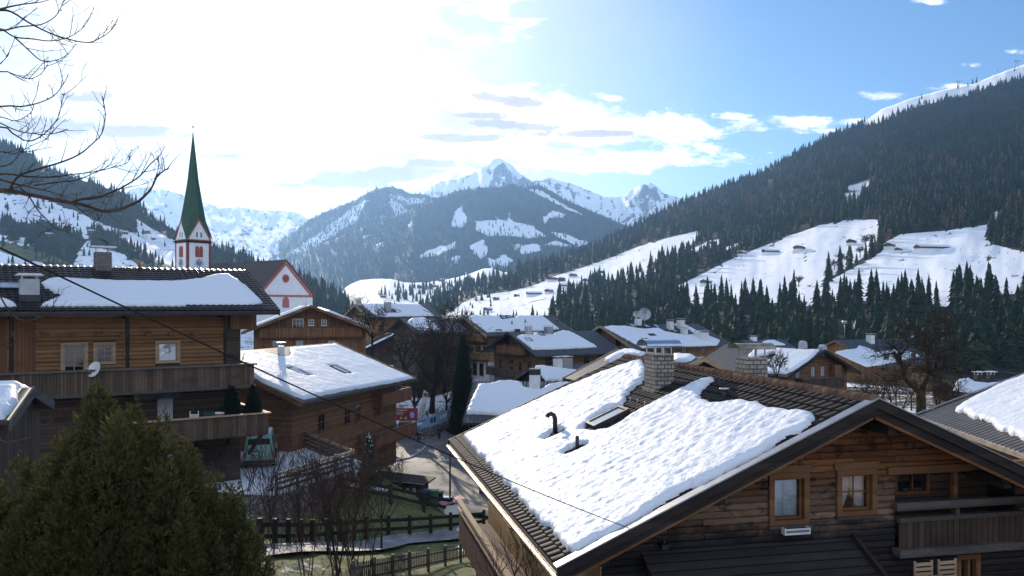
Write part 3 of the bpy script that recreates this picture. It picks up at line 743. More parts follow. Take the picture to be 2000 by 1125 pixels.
R_CLEAR = [[(1643, 402), (1652, 362), (1712, 344), (1690, 376), (1668, 398)], [(1938, 420), (1950, 395), (1952, 420), (1945, 440)], [(1588, 600), (1596, 590), (1595, 640)], [(1660, 640), (1680, 600), (1690, 605), (1672, 650)], [(1505, 610), (1512, 605), (1510, 640)], [(1768, 660), (1790, 648), (1790, 665)], [(1968, 260), (1985, 258), (1980, 262)], [(1520, 460), (1560, 465), (1540, 470)]]
HR_crest = [(700, 640), (840, 598), (900, 566), (960, 545), (1010, 528), (1060, 511), (1120, 492), (1180, 470), (1240, 441), (1300, 410), (1350, 388), (1420, 360), (1480, 340), (1560, 296), (1620, 266), (1660, 250), (1686, 240), (1720, 214), (1780, 192), (1840, 176), (1900, 164), (1950, 144), (2000, 126), (2100, 88), (2400, -40)]
HR = Hill('right_hillside', HR_crest, [(700, 690), (840, 650), (1000, 655), (1080, 680), (1400, 740), (2400, 790)], [(700, 700), (1000, 620), (1080, 460), (1400, 320), (2400, 260)], [(700, 900), (900, 1500), (1200, 2000), (1500, 2300), (2400, 2700)], k=1.08,
     relief=.035, rscale=(150, 3.0), seed=52, px=(720, 2400, 4), rows=190, ragged=1.0, mat=M('hill_forest'), ridge=False, micro=.006,
     snow=lambda X, py, T: np.clip(.95 * pm(R_MEADOW, X, py, 5) + pm(R_TOP, X, py, 6) + (.55 * pm(R_CLEAR, X, py, 8)) - .50 * (np.abs(perlin(X / 120 + py / 60, py / 13 - X / 200, 77)) < .022) * (py > 430) - .18 * np.clip(fbm(X / 22, py / 7, 78, 3), 0, 1), 0, 1))

# ------------------------------------------------------------ conifers
def conifer(layers, m, Rad, seed, droop=.35, top=.03, jitter=.25, stem=True):
    r = random.Random(seed); V = []; Fc = []
    for i in range(layers):
        f = i / (layers - 1); z0 = .06 + .86 * f ** .92; rr = Rad * (1 - f) ** .85 + top * .35
        zh = (.94 / layers) * 2.1; a0 = r.random() * 6.28; b = len(V); V.append((r.uniform(-.006, .006), r.uniform(-.006, .006), min(1.0, z0 + zh)))
        n = m if f < .7 else max(5, m - 3)
        for k in range(n):
            a = a0 + 6.2832 * k / n + r.uniform(-.15, .15); q = rr * ((.62 if k % 2 else 1.0) + r.uniform(-jitter, jitter))
            V.append((math.cos(a) * q, math.sin(a) * q, z0 - droop * q * .5 + r.uniform(-.012, .012) + (.015 if k % 2 else 0)))
        for k in range(n): Fc.append((b, b + 1 + k, b + 1 + (k + 1) % n))
    if stem:
        b = len(V)
        for k in range(4): V.append((.016 * math.cos(k * 1.57), .016 * math.sin(k * 1.57), 0.0))
        V.append((0, 0, .5))
        for k in range(4): Fc.append((b + k, b + (k + 1) % 4, b + 4))
    return np.array(V), np.array(Fc)
SMALL = [conifer(5, 6, .17 + .02 * (i % 3), 100 + i) for i in range(5)]
MID = [conifer(8, 9, .15 + .018 * (i % 3), 200 + i) for i in range(6)]
BIG = [conifer(15, 13, .145 + .02 * (i % 3), 300 + i, jitter=.33) for i in range(7)]
def merge_trees(name, pts, hs, tints, variants, rs):
    Vs, Fs, T = [], [], []; off = 0
    for p, h, tn in zip(pts, hs, tints):
        V, Fc = variants[rs.randint(len(variants))]; a = rs.rand() * 6.28; c, s_ = math.cos(a), math.sin(a); wd = h * (.85 + .4 * rs.rand())
        W = np.stack([(V[:, 0] * c - V[:, 1] * s_) * wd + p[0], (V[:, 0] * s_ + V[:, 1] * c) * wd + p[1], V[:, 2] * h + p[2] - .03 * h], 1)
        Vs.append(W); Fs.append(Fc + off); T.append(np.full(len(V), tn)); off += len(V)
    o = np_mesh(name, np.concatenate(Vs), np.concatenate(Fs), M('needle'), attrs=dict(tint=np.concatenate(T)))
    o['kind'] = 'stuff'
    return o
def scatter(hill, box, n, hm, accept, seed, dens=1.0):
    """tree feet on a hill: returns points, heights (m), pixel heights, px, py"""
    rs = np.random.RandomState(seed); px = rs.uniform(box[0], box[2], n); py = rs.uniform(box[1], box[3], n)
    c, b = hill.bounds(px); ok = (py > c) & (py < b); px, py = px[ok], py[ok]
    P, t = hill.pos(px, py); h = hm(px, py) * (.50 + .75 * rs.rand(len(px)) ** .8); hp = h * F / P[:, 1]
    area = (box[2] - box[0]) * (box[3] - box[1]); want = dens / (hp * hp * .085)
    ok = (rs.rand(len(px)) < want * area / n) & (rs.rand(len(px)) < accept(px, py))
    return P[ok], h[ok], hp[ok], px[ok], py[ok]
def in_any(polys, px, py, soft=2.):
    return pm(polys, px, py, soft)
def build_forests():
    rs = np.random.RandomState(5)
    # right hillside
    def acc(px, py):
        a = 1 - np.maximum(in_any(R_MEADOW, px, py), np.maximum(in_any(R_TOP, px, py, 8) * .985, in_any(R_CLEAR, px, py, 6) * .93))
        return a
    P, h, hp, px, py = scatter(HR, (820, 120, 2120, 735), 110000, lambda x, y: np.where(y > 520, 23., 19.), acc, 3, 1.35)
    larch = ((fbm(px / 45, py / 22, 61, 3) > .16) | (rs.rand(len(px)) < .10)) & (py > 300) & (py < 530) & (rs.rand(len(px)) < .5)
    tint = np.where(larch, .55 + .4 * rs.rand(len(px)), .0)
    inframe = (px > -5) & (px < 2005)
    vis = inframe & ~((py > 640) & (hp < 60))
    order = np.argsort(-(hp * vis)); pick = set(order[:250].tolist())
    big = [np_mesh('spruce_tree', V, Fc, M('needle'), attrs=dict(tint=np.zeros(len(V))), link_it=False) for V, Fc in BIG]
    for i in order[:250]:
        o = bpy.data.objects.new('spruce_tree', big[rs.randint(len(big))]); link(o)
        o.location = Vector(P[i]) - Vector((0, 0, .03 * h[i])); wd = h[i] * (.85 + .4 * rs.rand()); o.scale = (wd, wd, h[i]); o.rotation_euler = (0, 0, rs.rand() * 6.28)
        tag(o, 'tall dark spruce in the wooded belt between the village roofs and the snowy right hillside', 'spruce', 'spruces of the belt below the right meadows')
    rest = np.array([i for i in range(len(P)) if i not in pick])
    merge_trees('forest', P[rest], h[rest], tint[rest], MID, rs)
    # small groves standing on the meadows: single trees one can point to
    groves = [((1206, 541, 16), (1213, 540, 18), (1218, 538, 15), (1226, 538, 22), (1232, 536, 20), (1243, 534, 19), (1250, 532, 24)), ((945, 615, 15), (953, 615, 14), (938, 615, 12), (925, 617, 10))]
    for g, lab, grp in ((groves[0], 'small dark spruce in the row on the sunlit meadow above the village', 'row of spruces on the sunlit meadow'), (groves[1], 'small spruce in the cluster at the foot of the sunlit meadow behind a chalet ridge', 'spruces at the foot of the sunlit meadow')):
        for x, y, hpx in g:
            p, _ = HR.pos(np.array([float(x)]), np.array([float(y)])); o = bpy.data.objects.new('spruce_tree', big[rs.randint(len(big))]); link(o)
            hh = hpx * p[0][1] / F; o.location = Vector(p[0]); o.scale = (hh * 1.15, hh * 1.15, hh); tag(o, lab, 'spruce', grp)
    # left hillside
    def accB(px, py):
        return np.maximum(in_any(B_FOREST, px, py), .035 + .10 * (fbm(px / 25 + py / 20, py / 6, 71, 3) > .22))
    P, h, hp, px, py = scatter(HB, (-120, 268, 720, 640), 26000, lambda x, y: np.where(y > 430, 13., 13.), accB, 8, .8)
    order = np.argsort(-(hp * ((px > 0) & (py < 535) & (px < 640)))); pick = set()
    for i in order[:36]:
        pick.add(i); o = bpy.data.objects.new('spruce_tree', big[rs.randint(len(big))]); link(o)
        o.location = Vector(P[i]) - Vector((0, 0, .3)); wd = h[i] * (1 + .3 * rs.rand()); o.scale = (wd, wd, h[i]); o.rotation_euler = (0, 0, rs.rand() * 6.28)
        tag(o, 'bluish dark spruce on the shaded snowy hillside behind the church', 'spruce', 'spruces on the shaded left hillside')
    rest = np.array([i for i in range(len(P)) if i not in pick]); merge_trees('forest', P[rest], h[rest], np.zeros(len(rest)), MID, rs)
    for x, y, hpx in ((62, 478, 46), (22, 470, 50), (113, 500, 20), (70, 492, 18), (98, 497, 22)):
        p, _ = HB.pos(np.array([float(x)]), np.array([float(y)])); o = bpy.data.objects.new('spruce_tree', big[rs.randint(len(big))]); link(o); hh = hpx * p[0][1] / F; o.location = Vector(p[0]); o.scale = (hh * 1.9, hh * 1.9, hh)
        tag(o, 'bluish dark spruce on the shaded snowy hillside behind the church', 'spruce', 'spruces on the shaded left hillside')
    # valley meadow groves
    VG = [[(740, 575), (790, 572), (830, 574), (820, 592), (745, 592)], [(770, 560), (840, 562), (835, 570), (775, 568)], [(600, 570), (680, 580), (700, 640), (600, 640)], [(830, 560), (900, 548), (1000, 545), (1100, 550), (1100, 620), (830, 630)]]
    P, h, hp, px, py = scatter(HD, (560, 530, 1100, 640), 6000, lambda x, y: np.full(x.shape, 20.), lambda a, b: np.maximum(in_any(VG, a, b), .02), 9, .6)
    merge_trees('forest', P, h, np.zeros(len(P)), MID, rs)
    # forest mountain: tiny crowns
    for hill, box, polys, sd in ((HC2, (420, 362, 1340, 600), C_SNOW, 15), (HC1, (480, 364, 900, 520), [], 16)):
        P, h, hp, px, py = scatter(hill, box, 60000, lambda x, y: np.full(x.shape, 21.), lambda a, b: (1 - .93 * in_any(polys, a, b, 6) if polys else np.full(a.shape, .55)), sd, .42)
        merge_trees('forest', P, h, np.zeros(len(P)), SMALL, rs)
build_forests()

# ------------------------------------------------------------ houses
class House:
    """ridge runs along local +Y (depth), local X is across, local Z up; apex is the front end of the ridge"""
    def __init__(s, name, label, apex, d, L, wl, wr, pitch=.42, zbase=None, cat='house', group=None, th=.22, og=1.1, oe=1.1):
        s.apex = Vector(apex); d = Vector((d[0], d[1])).normalized(); s.d = d
        s.rz = math.atan2(-d.x, d.y); s.L = L; s.wl = wl; s.wr = wr; s.p = pitch; s.th = th; s.og = og; s.oe = oe
        zb = zbase if zbase is not None else gzf(s.apex.x + d.x * L / 2, s.apex.y + d.y * L / 2)
        s.zb = zb; s.r = s.apex.z - zb
        s.root = empty(name, (s.apex.x, s.apex.y, zb), s.rz); tag(s.root, label, cat, group)
        s.g = Vector((d.y, -d.x)); s.cs = 1 / math.sqrt(1 + pitch * pitch); s.sn = pitch * s.cs
    def l2w(s, p): return Vector((s.apex.x + s.g.x * p[0] + s.d.x * p[1], s.apex.y + s.g.y * p[0] + s.d.y * p[1], s.zb + p[2]))
    def w2l(s, w):
        q = Vector((w[0] - s.apex.x, w[1] - s.apex.y)); return Vector((q.dot(s.g), q.dot(s.d), w[2] - s.zb))
    def sl(s, side, u, t, h=0.0):
        """point on the slope: t = distance down from the ridge, h = height normal to it"""
        return Vector((side * (t * s.cs + h * s.sn), u, s.r - t * s.sn + h * s.cs))
    def tmax(s, side): return (s.wr if side > 0 else s.wl) / s.cs
    def px_slope(s, side, px, py):
        n = Vector((side * s.sn, 0, s.cs)); nw = Vector((s.g.x * n.x, s.g.y * n.x, n.z)); dr = at(px, py, 1.0)
        w = dr * (s.apex.dot(nw) / dr.dot(nw)); l = s.w2l(w); return l.y, abs(l.x) / s.cs
    def px_x(s, px, py, x):
        """pixel to the vertical plane local X = x: returns (u, z)"""
        gw = Vector((s.g.x, s.g.y, 0)); dr = at(px, py, 1.0); k = (s.apex.dot(gw) + x) / dr.dot(gw); l = s.w2l(dr * k); return l.y, l.z
    def px_y(s, px, py, y):
        dw = Vector((s.d.x, s.d.y, 0)); dr = at(px, py, 1.0); k = (s.apex.dot(dw) + y) / dr.dot(dw); l = s.w2l(dr * k); return l.x, l.z
    def rf(s, x): return s.r - abs(x) * s.p                     # roof surface height over local x
    def walls(s, mat, under=.24, deep=2.5, name='wall'):
        a, b = -s.wl + s.oe, s.wr - s.oe; m = MB()
        pts = [(a, s.og, -deep), (b, s.og, -deep), (b, s.og, s.rf(b) - under), (0, s.og, s.r - under), (a, s.og, s.rf(a) - under)]
        m.prism(pts, (0, s.L - 2 * s.og, 0)); return m.build(name, mat, s.root)
    def roof(s, mat, name='roof', edge=None, trims=True):
        m = MB()
        for side, w in ((-1, s.wl), (1, s.wr)):
            e = side * w; th = s.th
            pts = [(0, 0, s.r), (e, 0, s.rf(e)), (e, 0, s.rf(e) - th), (0, 0, s.r - th)]
            m.slot(0); m.prism(pts, (0, s.L, 0))
        s.roof_o = m.build(name, [mat], s.root)
        if trims:
            for y0, y1 in ((-.07, -.003), (s.L + .003, s.L + .07)):
                for side, w in ((-1, s.wl), (1, s.wr)):
                    e = side * (w + .04); f = MB()
                    f.prism([(0, y0, s.r + .04), (e, y0, s.rf(e) + .04), (e, y0, s.rf(e) - .30), (0, y0, s.r - .30)], (0, y1 - y0, 0)); f.build('bargeboard', edge or M('wood_dark'), s.root)
        return s.roof_o
    def face(s, which):
        """origin, along, outward for a wall face; along points right as seen from outside"""
        a, b = -s.wl + s.oe, s.wr - s.oe
        if which == 'front': return Vector((0, s.og, 0)), Vector((1, 0, 0)), Vector((0, -1, 0))
        if which == 'right': return Vector((b, 0, 0)), Vector((0, 1, 0)), Vector((1, 0, 0))
        if which == 'left': return Vector((a, 0, 0)), Vector((0, -1, 0)), Vector((-1, 0, 0))
    def window(s, which, a, z, w, h, nx=2, ny=2, frame='wood_frame', glass='glass_dark', fw=.07, sill=True, name='window', out=0.0, deep=.05):
        O, A, N = s.face(which); O = O + N * out; Z = Vector((0, 0, 1)); c = O + A * a + Z * z; ax = (A, N, Z)
        m = MB()
        for dx, dz, sx, sz in ((-w / 2, 0, fw, h + fw), (w / 2, 0, fw, h + fw)): m.box(c + A * dx + N * deep / 2, (sx, deep, sz), ax)
        for dz in (-h / 2, h / 2): m.box(c + Z * dz + N * deep / 2, (w - fw, deep, fw), ax)
        for i in range(1, nx): m.box(c + A * (-w / 2 + w * i / nx) + N * deep * .35, (fw * .5, deep * .6, h - fw), ax)
        for i in range(1, ny): m.box(c + Z * (-h / 2 + h * i / ny) + N * deep * .33, (w - fw, deep * .5, fw * .5), ax)
        f = m.build(name, M(frame), s.root)
        p = MB().box(c + N * .006, (w - .01, .012, h - .01), ax).build('pane', M(glass), f)
        if sill: MB().box(c - Z * (h / 2 + fw * .9) + N * .07, (w + .2, .14, .04), ax).build('sill', M(frame), f)
        return f
    def balcony(s, which, a0, a1, z, depth=1.1, h=1.0, mat='wood_brown_v', rail='wood_brown', posts=0, ph=2.2, solid=True):
        O, A, N = s.face(which); Z = Vector((0, 0, 1)); ax = (A, N, Z); c = (a0 + a1) / 2; L = a1 - a0; m = MB()
        m.box(O + A * c + N * (depth / 2 + .005) + Z * (z - .09), (L, depth, .18), ax)
        m.box(O + A * c + N * (depth + .035) + Z * (z + h * .42), (L, .05, h * .9), ax)
        for e in (a0 + .03, a1 - .03): m.box(O + A * e + N * (depth / 2 + .02) + Z * (z + h * .42), (.05, depth - .04, h * .88), ax)
        b = m.build('balcony', M(mat), s.root)
        r = MB(); r.box(O + A * c + N * (depth + .04) + Z * (z + h * .95), (L + .1, .16, .08), ax)
        for e in (a0, a1): r.box(O + A * e + N * (depth / 2) + Z * (z + h * .95), (.12, depth - .1, .075), ax)
        r.build('railing', M(rail), b)
        for i in range(posts):
            e = a0 + .15 + (L - .3) * i / max(1, posts - 1); MB().box(O + A * e + N * (depth - .06) + Z * (z + ph / 2), (.14, .14, ph), ax).build('post', M(rail), b)
        return b
    def chimney(s, side, u, t, w=.7, h=1.2, mat='metal_white', cap=True, capmat='metal_grey', legs=True, dl=None):
        p = s.sl(side, u, t); x, y, z = p; dl = dl or w
        c = MB().mm((x - w / 2, y - dl / 2, z - .6), (x + w / 2, y + dl / 2, z + h)).build('chimney', M(mat), s.roof_o)
        if cap:
            m = MB(); m.mm((x - w / 2 - .1, y - dl / 2 - .1, z + h + .22), (x + w / 2 + .1, y + dl / 2 + .1, z + h + .29))
            for i in (-1, 1):
                for j in (-1, 1): m.box((x + i * (w / 2 - .06), y + j * (dl / 2 - .06), z + h + .11), (.05, .05, .21))
            m.build('chimney_cap', M(capmat), c)
        return c
    def skylight(s, side, u, t, w=.8, l=1.3, glass='glass_sky', hh=.10):
        c = s.sl(side, u, t, hh / 2); ax = (Vector((0, 1, 0)), Vector((side * s.cs, 0, -s.sn)), Vector((side * s.sn, 0, s.cs)))
        m = MB()
        for e in (-1, 1): m.box(c + ax[0] * (e * w / 2), (.09, l + .09, hh + .1), ax); m.box(c + ax[1] * (e * l / 2), (w - .09, .09, hh + .1), ax)
        f = m.build('skylight', M('metal_dark'), s.roof_o)
        MB().box(c + ax[2] * (hh / 2), (w - .1, l - .1, .03), ax).build('pane', M(glass), f)
        return f
    def pipe(s, side, u, t, h=.7, r=.07, hook=False, mat='black_paint'):
        p = s.sl(side, u, t, -.05); m = MB(); top = p + Vector((0, 0, h))
        if hook:
            o = Vector((-1 if side < 0 else 1, 0, 0)) * .0 + Vector((0, 0, 0))
            m.tube([p, top, top + Vector((-.04, 0, .10)), top + Vector((-.12, 0, .15)), top + Vector((-.22, 0, .13)), top + Vector((-.27, 0, .04))], r, 10)
        else: m.cyl(p, top, r, 10)
        return m.build('vent_pipe', M(mat), s.roof_o)
    def snow(s, side, poly, T=.22, res=.12, mat='snow_roof', seed=1, lift=.06, holes=(), px=True, amp=.025, rag=.10, ks=1.0, noise_s=(1.1, .7)):
        """a blanket of snow over part of the slope; poly in pixels of the photograph laid on the slope, or (u,t)"""
        cv = (lambda P: [s.px_slope(side, *q) for q in P]) if px else (lambda P: P)
        P = cv(poly); H = [cv(h) for h in holes]; A = np.array(P)
        u0, t0 = A.min(0) - res * 2; u1, t1 = A.max(0) + res * 2
        U, Tt = np.meshgrid(np.arange(u0, u1, res), np.arange(t0, t1, res))
        def sd(U, Tt):
            d = poly_sdf(P, U, Tt) + rag * fbm(U * 1.7, Tt * 1.7, seed, 3)
            for h in H: d = np.minimum(d, -poly_sdf(h, U, Tt))
            return d
        d = sd(U, Tt); e = .02; gx = (sd(U + e, Tt) - d) / e; gy = (sd(U, Tt + e) - d) / e; gl = np.maximum(np.hypot(gx, gy), .3)
        sh = (d < 0) & (d > -1.5 * res); U2 = np.where(sh, U - d * gx / gl, U); T2 = np.where(sh, Tt - d * gy / gl, Tt)
        k = np.clip(d / (T * 1.5), 0, 1); Hh = T * np.sqrt(np.clip(1 - (1 - k) ** 2, 0, 1))
        Hh = Hh * (1 + ks * .18 * fbm(U / 2.2, Tt / 2.2, seed + 5, 3)) + amp * k * fbm(U * noise_s[0], Tt * noise_s[1], seed + 7, 4, .62)
        Hh = np.maximum(Hh, 0) + lift
        Hh = np.where(d <= 0, .0 if lift > .03 else lift, Hh)
        X = side * (T2 * s.cs + Hh * s.sn); Z = s.r - T2 * s.sn + Hh * s.cs
        V = np.stack([X, U2, Z], -1).reshape(-1, 3); Fq = grid_faces(*U.shape, flip=(side > 0)); ok = (d > -1.5 * res).ravel(); inn = (d > 0).ravel()
        Fq = Fq[ok[Fq].all(1) & inn[Fq].any(1)]; used = np.unique(Fq); mp = np.zeros(len(V), int); mp[used] = np.arange(len(used))
        return np_mesh('snow', V[used], mp[Fq], M(mat), parent=s.roof_o, smooth=True)

def row_of(s, which, us, z, w, h, **k):
    for u in us: s.window(which, u, z, w, h, **k)

# ============ the near log house (right)
G = (.977, .214)
H1 = House('log_house', 'weathered brown log house with lace curtains, the nearest roof, carrying two block chimneys', (7.99, 18.0, -2.14), (-.214, .977), 15.8, 7.23, 7.23, .439, -11.5, th=.20, og=1.25, oe=1.35)
def near_house():
    s = H1
    # real corrugated tiles
    def slope_tiles(side, T, name):
        yp, xp = .30, .345; ny = int(s.L / yp); y = np.linspace(.0, s.L, ny * 8 + 1); rows = int(T / xp) + 1
        tt = []; hh = []
        for i in range(rows):
            a, b = i * xp, min((i + 1) * xp, T)
            tt += [a + .001, a + .012, (a + b) / 2, b - .001]; hh += [.0 if i else .035, .006, .022, .042]
        Y, Tt = np.meshgrid(y, np.array(tt)); Hh = np.array(hh)[:, None] + .045 * np.abs(np.sin(math.pi * Y / yp)) ** .8
        Hh = Hh + .006 * perlin(Y * 3.3, Tt * 2.9, 3) + .02
        X = side * (Tt * s.cs + Hh * s.sn); Z = s.r - Tt * s.sn + Hh * s.cs
        return np.stack([X, Y, Z], -1).reshape(-1, 3), grid_faces(*Y.shape, flip=side > 0)
    V1, F1 = slope_tiles(-1, s.tmax(-1) - .02, 'a'); V2, F2 = slope_tiles(1, s.tmax(1) - .02, 'b')
    s.roof_o = np_mesh('roof', np.concatenate([V1, V2]), np.concatenate([F1, F2 + len(V1)]), M('tile_real'), parent=s.root)
    m = MB()
    for side in (-1, 1):
        e = side * 7.2; m.prism([(0, .02, s.r - .02), (e, .02, s.rf(e) - .02), (e, .02, s.rf(e) - .16), (0, .02, s.r - .16)], (0, s.L - .04, 0))
    m.build('roof_boarding', M('wood_dark'), s.root)
    # ridge tiles
    r = MB(); n = 42; st = s.L / n
    for i in range(n):
        y0 = i * st; ring = []
        for yy, rr in ((y0, .15), (y0 + st * 1.12, .125)):
            ring.append(r.addv([(rr * 1.15 * math.cos(a), yy, s.r + .045 + rr * .95 * math.sin(a)) for a in np.linspace(-.25, math.pi + .25, 9)]))
        r.smooth = True
        for k in range(8): r.face((ring[0] + k, ring[1] + k, ring[1] + k + 1, ring[0] + k + 1))
        r.smooth = False
        b = r.addv([(0, y0, s.r)]); 
        for k in range(8): r.face((b, ring[0] + k, ring[0] + k + 1))
    r.build('ridge_cap', M('tile_ridge'), s.roof_o)
    # verge: bargeboards in two steps with metal flashing
    for y0, y1, z0, z1, mt, nm in ((-.10, -.035, .09, -.11, 'wood_dark', 'bargeboard'), (-.03, .018, .03, -.27, 'wood_dark', 'bargeboard'), (s.L - .01, s.L + .06, .10, -.30, 'wood_dark', 'bargeboard')):
        for side in (-1, 1):
            e = side * 7.27; f = MB()
            f.prism([(0, y0, s.r + z0), (e, y0, s.rf(e) + z0), (e, y0, s.rf(e) + z1), (0, y0, s.r + z1)], (0, y1 - y0, 0)); f.build(nm, M(mt), s.root)
    f = MB()
    for side in (-1, 1):
        e = side * 7.3; f.prism([(0, -.13, s.r + .135), (e, -.13, s.rf(e) + .135), (e, -.13, s.rf(e) + .105), (0, -.13, s.r + .105)], (0, .26, 0))
    f.build('verge_flashing', M('metal_grey'), s.root)
    # inner edge board under the verge, warmer
    f = MB()
    for side in (-1, 1):
        e = side * 7.1; f.prism([(side * .02, .03, s.r - .275), (e, .03, s.rf(e) - .275), (e, .03, s.rf(e) - .36), (side * .02, .03, s.r - .36)], (0, .12, 0))
    f.build('verge_batten', M('wood_frame'), s.root)
    # gutters
    for side in (-1, 1):
        e = side * 7.33; g = MB(); ring = []
        for yy in (-.1, s.L + .05): ring.append(g.addv([(e + .085 * math.cos(a), yy, s.rf(7.25) - .05 + .085 * math.sin(a)) for a in np.linspace(math.pi, 2 * math.pi, 9)] + [(e + .07 * math.cos(a), yy, s.rf(7.25) - .05 + .07 * math.sin(a)) for a in np.linspace(2 * math.pi, math.pi, 9)]))
        for k in range(17): g.face((ring[0] + k, ring[0] + k + 1, ring[1] + k + 1, ring[1] + k))
        g.build('gutter', M('metal_gutter'), s.root)
        k = MB(); k.mm((side * 7.24, .0, s.rf(7.2) - .17), (side * 7.12, s.L, s.rf(7.2) - .01)); k.build('eaves_board', M('wood_grey'), s.root)
    # gable wall of logs with openings
    yw = s.og; lo = -7.23 + 1.35; hi = -lo
    z_at = lambda px, py: s.px_y(px, py, yw)
    w1 = (*s.px_y(1500, 1026, yw), *s.px_y(1578, 921, yw)); w2 = (*s.px_y(1632, 1008, yw), *s.px_y(1710, 914, yw)); lg = (*s.px_y(1748, 1070, yw), *s.px_y(1985, 912, yw))
    def rect(w): return (min(w[0], w[2]), max(w[0], w[2]), min(w[1], w[3]), max(w[1], w[3]))
    W1, W2, LG = rect(w1), rect(w2), rect(lg); LG = (LG[0], min(hi - .45, LG[1]), LG[2], LG[3])
    d1 = rect((*s.px_y(1866, 1180, yw), *s.px_y(1912, 1080, yw)))
    m = MB(); bh = .155; z = s.r - .20; rr = random.Random(3); zlow = -.4
    while z > zlow:
        zt, zb_ = z, z - bh; zm = (zt + zb_) / 2; half = min(hi, (s.r - .19 - zb_) / s.p)
        if half > .1:
            segs = [(-half, half)]
            for (a, b, c, d) in (W1, W2, LG, d1):
                if zt > c + .02 and zb_ < d - .02:
                    ns = []
                    for q0, q1 in segs:
                        if a < q1 and b > q0:
                            if a > q0: ns.append((q0, a))
                            if b < q1: ns.append((b, q1))
                        else: ns.append((q0, q1))
                    segs = ns
            for q0, q1 in segs:
                cuts = [q0]
                while q1 - cuts[-1] > 2.2: cuts.append(cuts[-1] + rr.uniform(1.1, 2.6))
                if q1 - cuts[-1] < .25 and len(cuts) > 1: cuts.pop()
                cuts.append(q1)
                for c0, c1 in zip(cuts, cuts[1:]):
                    o = rr.uniform(-.022, .012)
                    # a plank with rounded face
                    pr = [(yw + .05, zb_), (yw + o + .012, zb_ + .004), (yw + o - .006, zb_ + bh * .3), (yw + o - .006, zb_ + bh * .72), (yw + o + .012, zt - .012), (yw + .05, zt - .012)]
                    m.prism([(c0 + .002, a, b) for a, b in pr], (c1 - c0 - .004, 0, 0))
        z -= bh
    m.build('gable_wall', M('gable_boards'), s.root)
    bk = MB(); za, zb2 = -.5, s.rf(hi) - .35
    bk.prism([(lo, yw + .9, za), (hi, yw + .9, za), (hi, yw + .9, zb2), (0, yw + .9, s.r - .4), (lo, yw + .9, zb2)], (0, s.L - 2 * yw - .9, 0))
    for e in (lo, hi): bk.mm((e - (.06 if e > 0 else 0), yw + .02, za), (e + (.06 if e < 0 else 0), yw + .9, zb2 - .05))
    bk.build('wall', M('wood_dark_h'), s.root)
    MB().mm((lo - .035, yw + .04, za), (lo - .003, s.L - yw, zb2 - .06)).build('plank_wall', M('wood_sunlit'), s.root)  # lighter boards: the sun on this side is put into the wood colour
    # windows with jambs, curtains and glass
    def win(w, sillsnow, nx, ny):
        a, b, c, d = w; fw = .13; f = MB()
        for x0, x1, z0, z1 in ((a, a + fw, c, d), (b - fw, b, c, d), (a + fw, b - fw, d - fw, d), (a + fw, b - fw, c, c + fw * .8)): f.mm((x0, yw - .075, z0), (x1, yw + .22, z1))
        f.mm((a - .06, yw - .065, d + .002), (b + .06, yw + .05, d + .17)); o = f.build('window', M('wood_frame'), s.root)
        g = MB(); i = .05; a2, b2, c2, d2 = a + fw + .002, b - fw - .002, c + fw * .8 + .002, d - fw - .002
        for x0, x1, z0, z1 in ((a2, a2 + i, c2, d2), (b2 - i, b2, c2, d2), (a2 + i, b2 - i, d2 - i, d2), (a2 + i, b2 - i, c2, c2 + i)): g.mm((x0, yw + .06, z0), (x1, yw + .13, z1))
        for k in range(1, nx): x = a2 + (b2 - a2) * k / nx; g.mm((x - .012, yw + .085, c2 + i), (x + .012, yw + .115, d2 - i))
        for k in range(1, ny): zz = c2 + (d2 - c2) * k / ny; g.mm((a2 + i, yw + .087, zz - .012), (b2 - i, yw + .113, zz + .012))
        g.build('sash', M('wood_frame'), o)
        MB().mm((a2 + .02, yw + .097, c2 + .02), (b2 - .02, yw + .103, d2 - .02)).build('pane', M('window_glass'), o)
        MB().mm((a - .04, yw - .14, c - .06), (b + .04, yw + .02, c - .004)).build('sill', M('wood_grey'), o)
        # two swags of lace
        for sgn in (-1, 1):
            xs = np.linspace(0, 1, 26); zs = np.linspace(0, 1, 22); cx = (a + b) / 2; hw = (b2 - a2) / 2
            X, Z = np.meshgrid(xs, zs); open_ = .46 * np.clip((.75 - Z) / .75, 0, 1) ** 1.6 if sillsnow else .04
            inner = open_; xx = cx + sgn * hw * (inner + (1 - inner) * X); zz = c2 + .02 + (d2 - c2 - .03) * (Z * (1 - (.10 * (1 - X)) * (Z < .1)))
            yy = yw + .26 + .025 * np.sin(X * 34 + sgn)
            P = np.stack([xx, yy, zz], -1); q = MB(); q.grid(P); q.build('curtain', M('curtain'), o)
        return o
    win(W1, False, 1, 1); win(W2, True, 2, 2)
    bx = MB(); a, b, c, d = W1; bx.mm((a + .25, yw - .30, c - .17), (b - .12, yw - .145, c - .13)); bx.mm((a + .25, yw - .30, c - .13), (a + .28, yw - .145, c - .02)); bx.mm((b - .15, yw - .30, c - .13), (b - .12, yw - .145, c - .02)); bx.mm((a + .28, yw - .30, c - .07), (b - .15, yw - .285, c - .03))
    bx.build('flower_box_holder', M('metal_white'), s.root)
    # loggia: recess, railing, posts, beams, window inside
    a, b, c, d = LG
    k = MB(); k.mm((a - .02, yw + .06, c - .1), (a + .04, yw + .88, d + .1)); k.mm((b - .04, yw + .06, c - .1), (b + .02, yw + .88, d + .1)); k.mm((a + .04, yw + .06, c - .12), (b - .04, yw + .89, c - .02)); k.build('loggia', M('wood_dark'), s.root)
    k = MB(); k.mm((a - .25, yw - .10, d - .02), (b + .45, yw + .1, d + .16)); k.build('lintel', M('wood_frame'), s.root)
    rail_z = s.px_y(1850, 980, yw)[1]; r2 = s.px_y(1850, 1006, yw)[1]
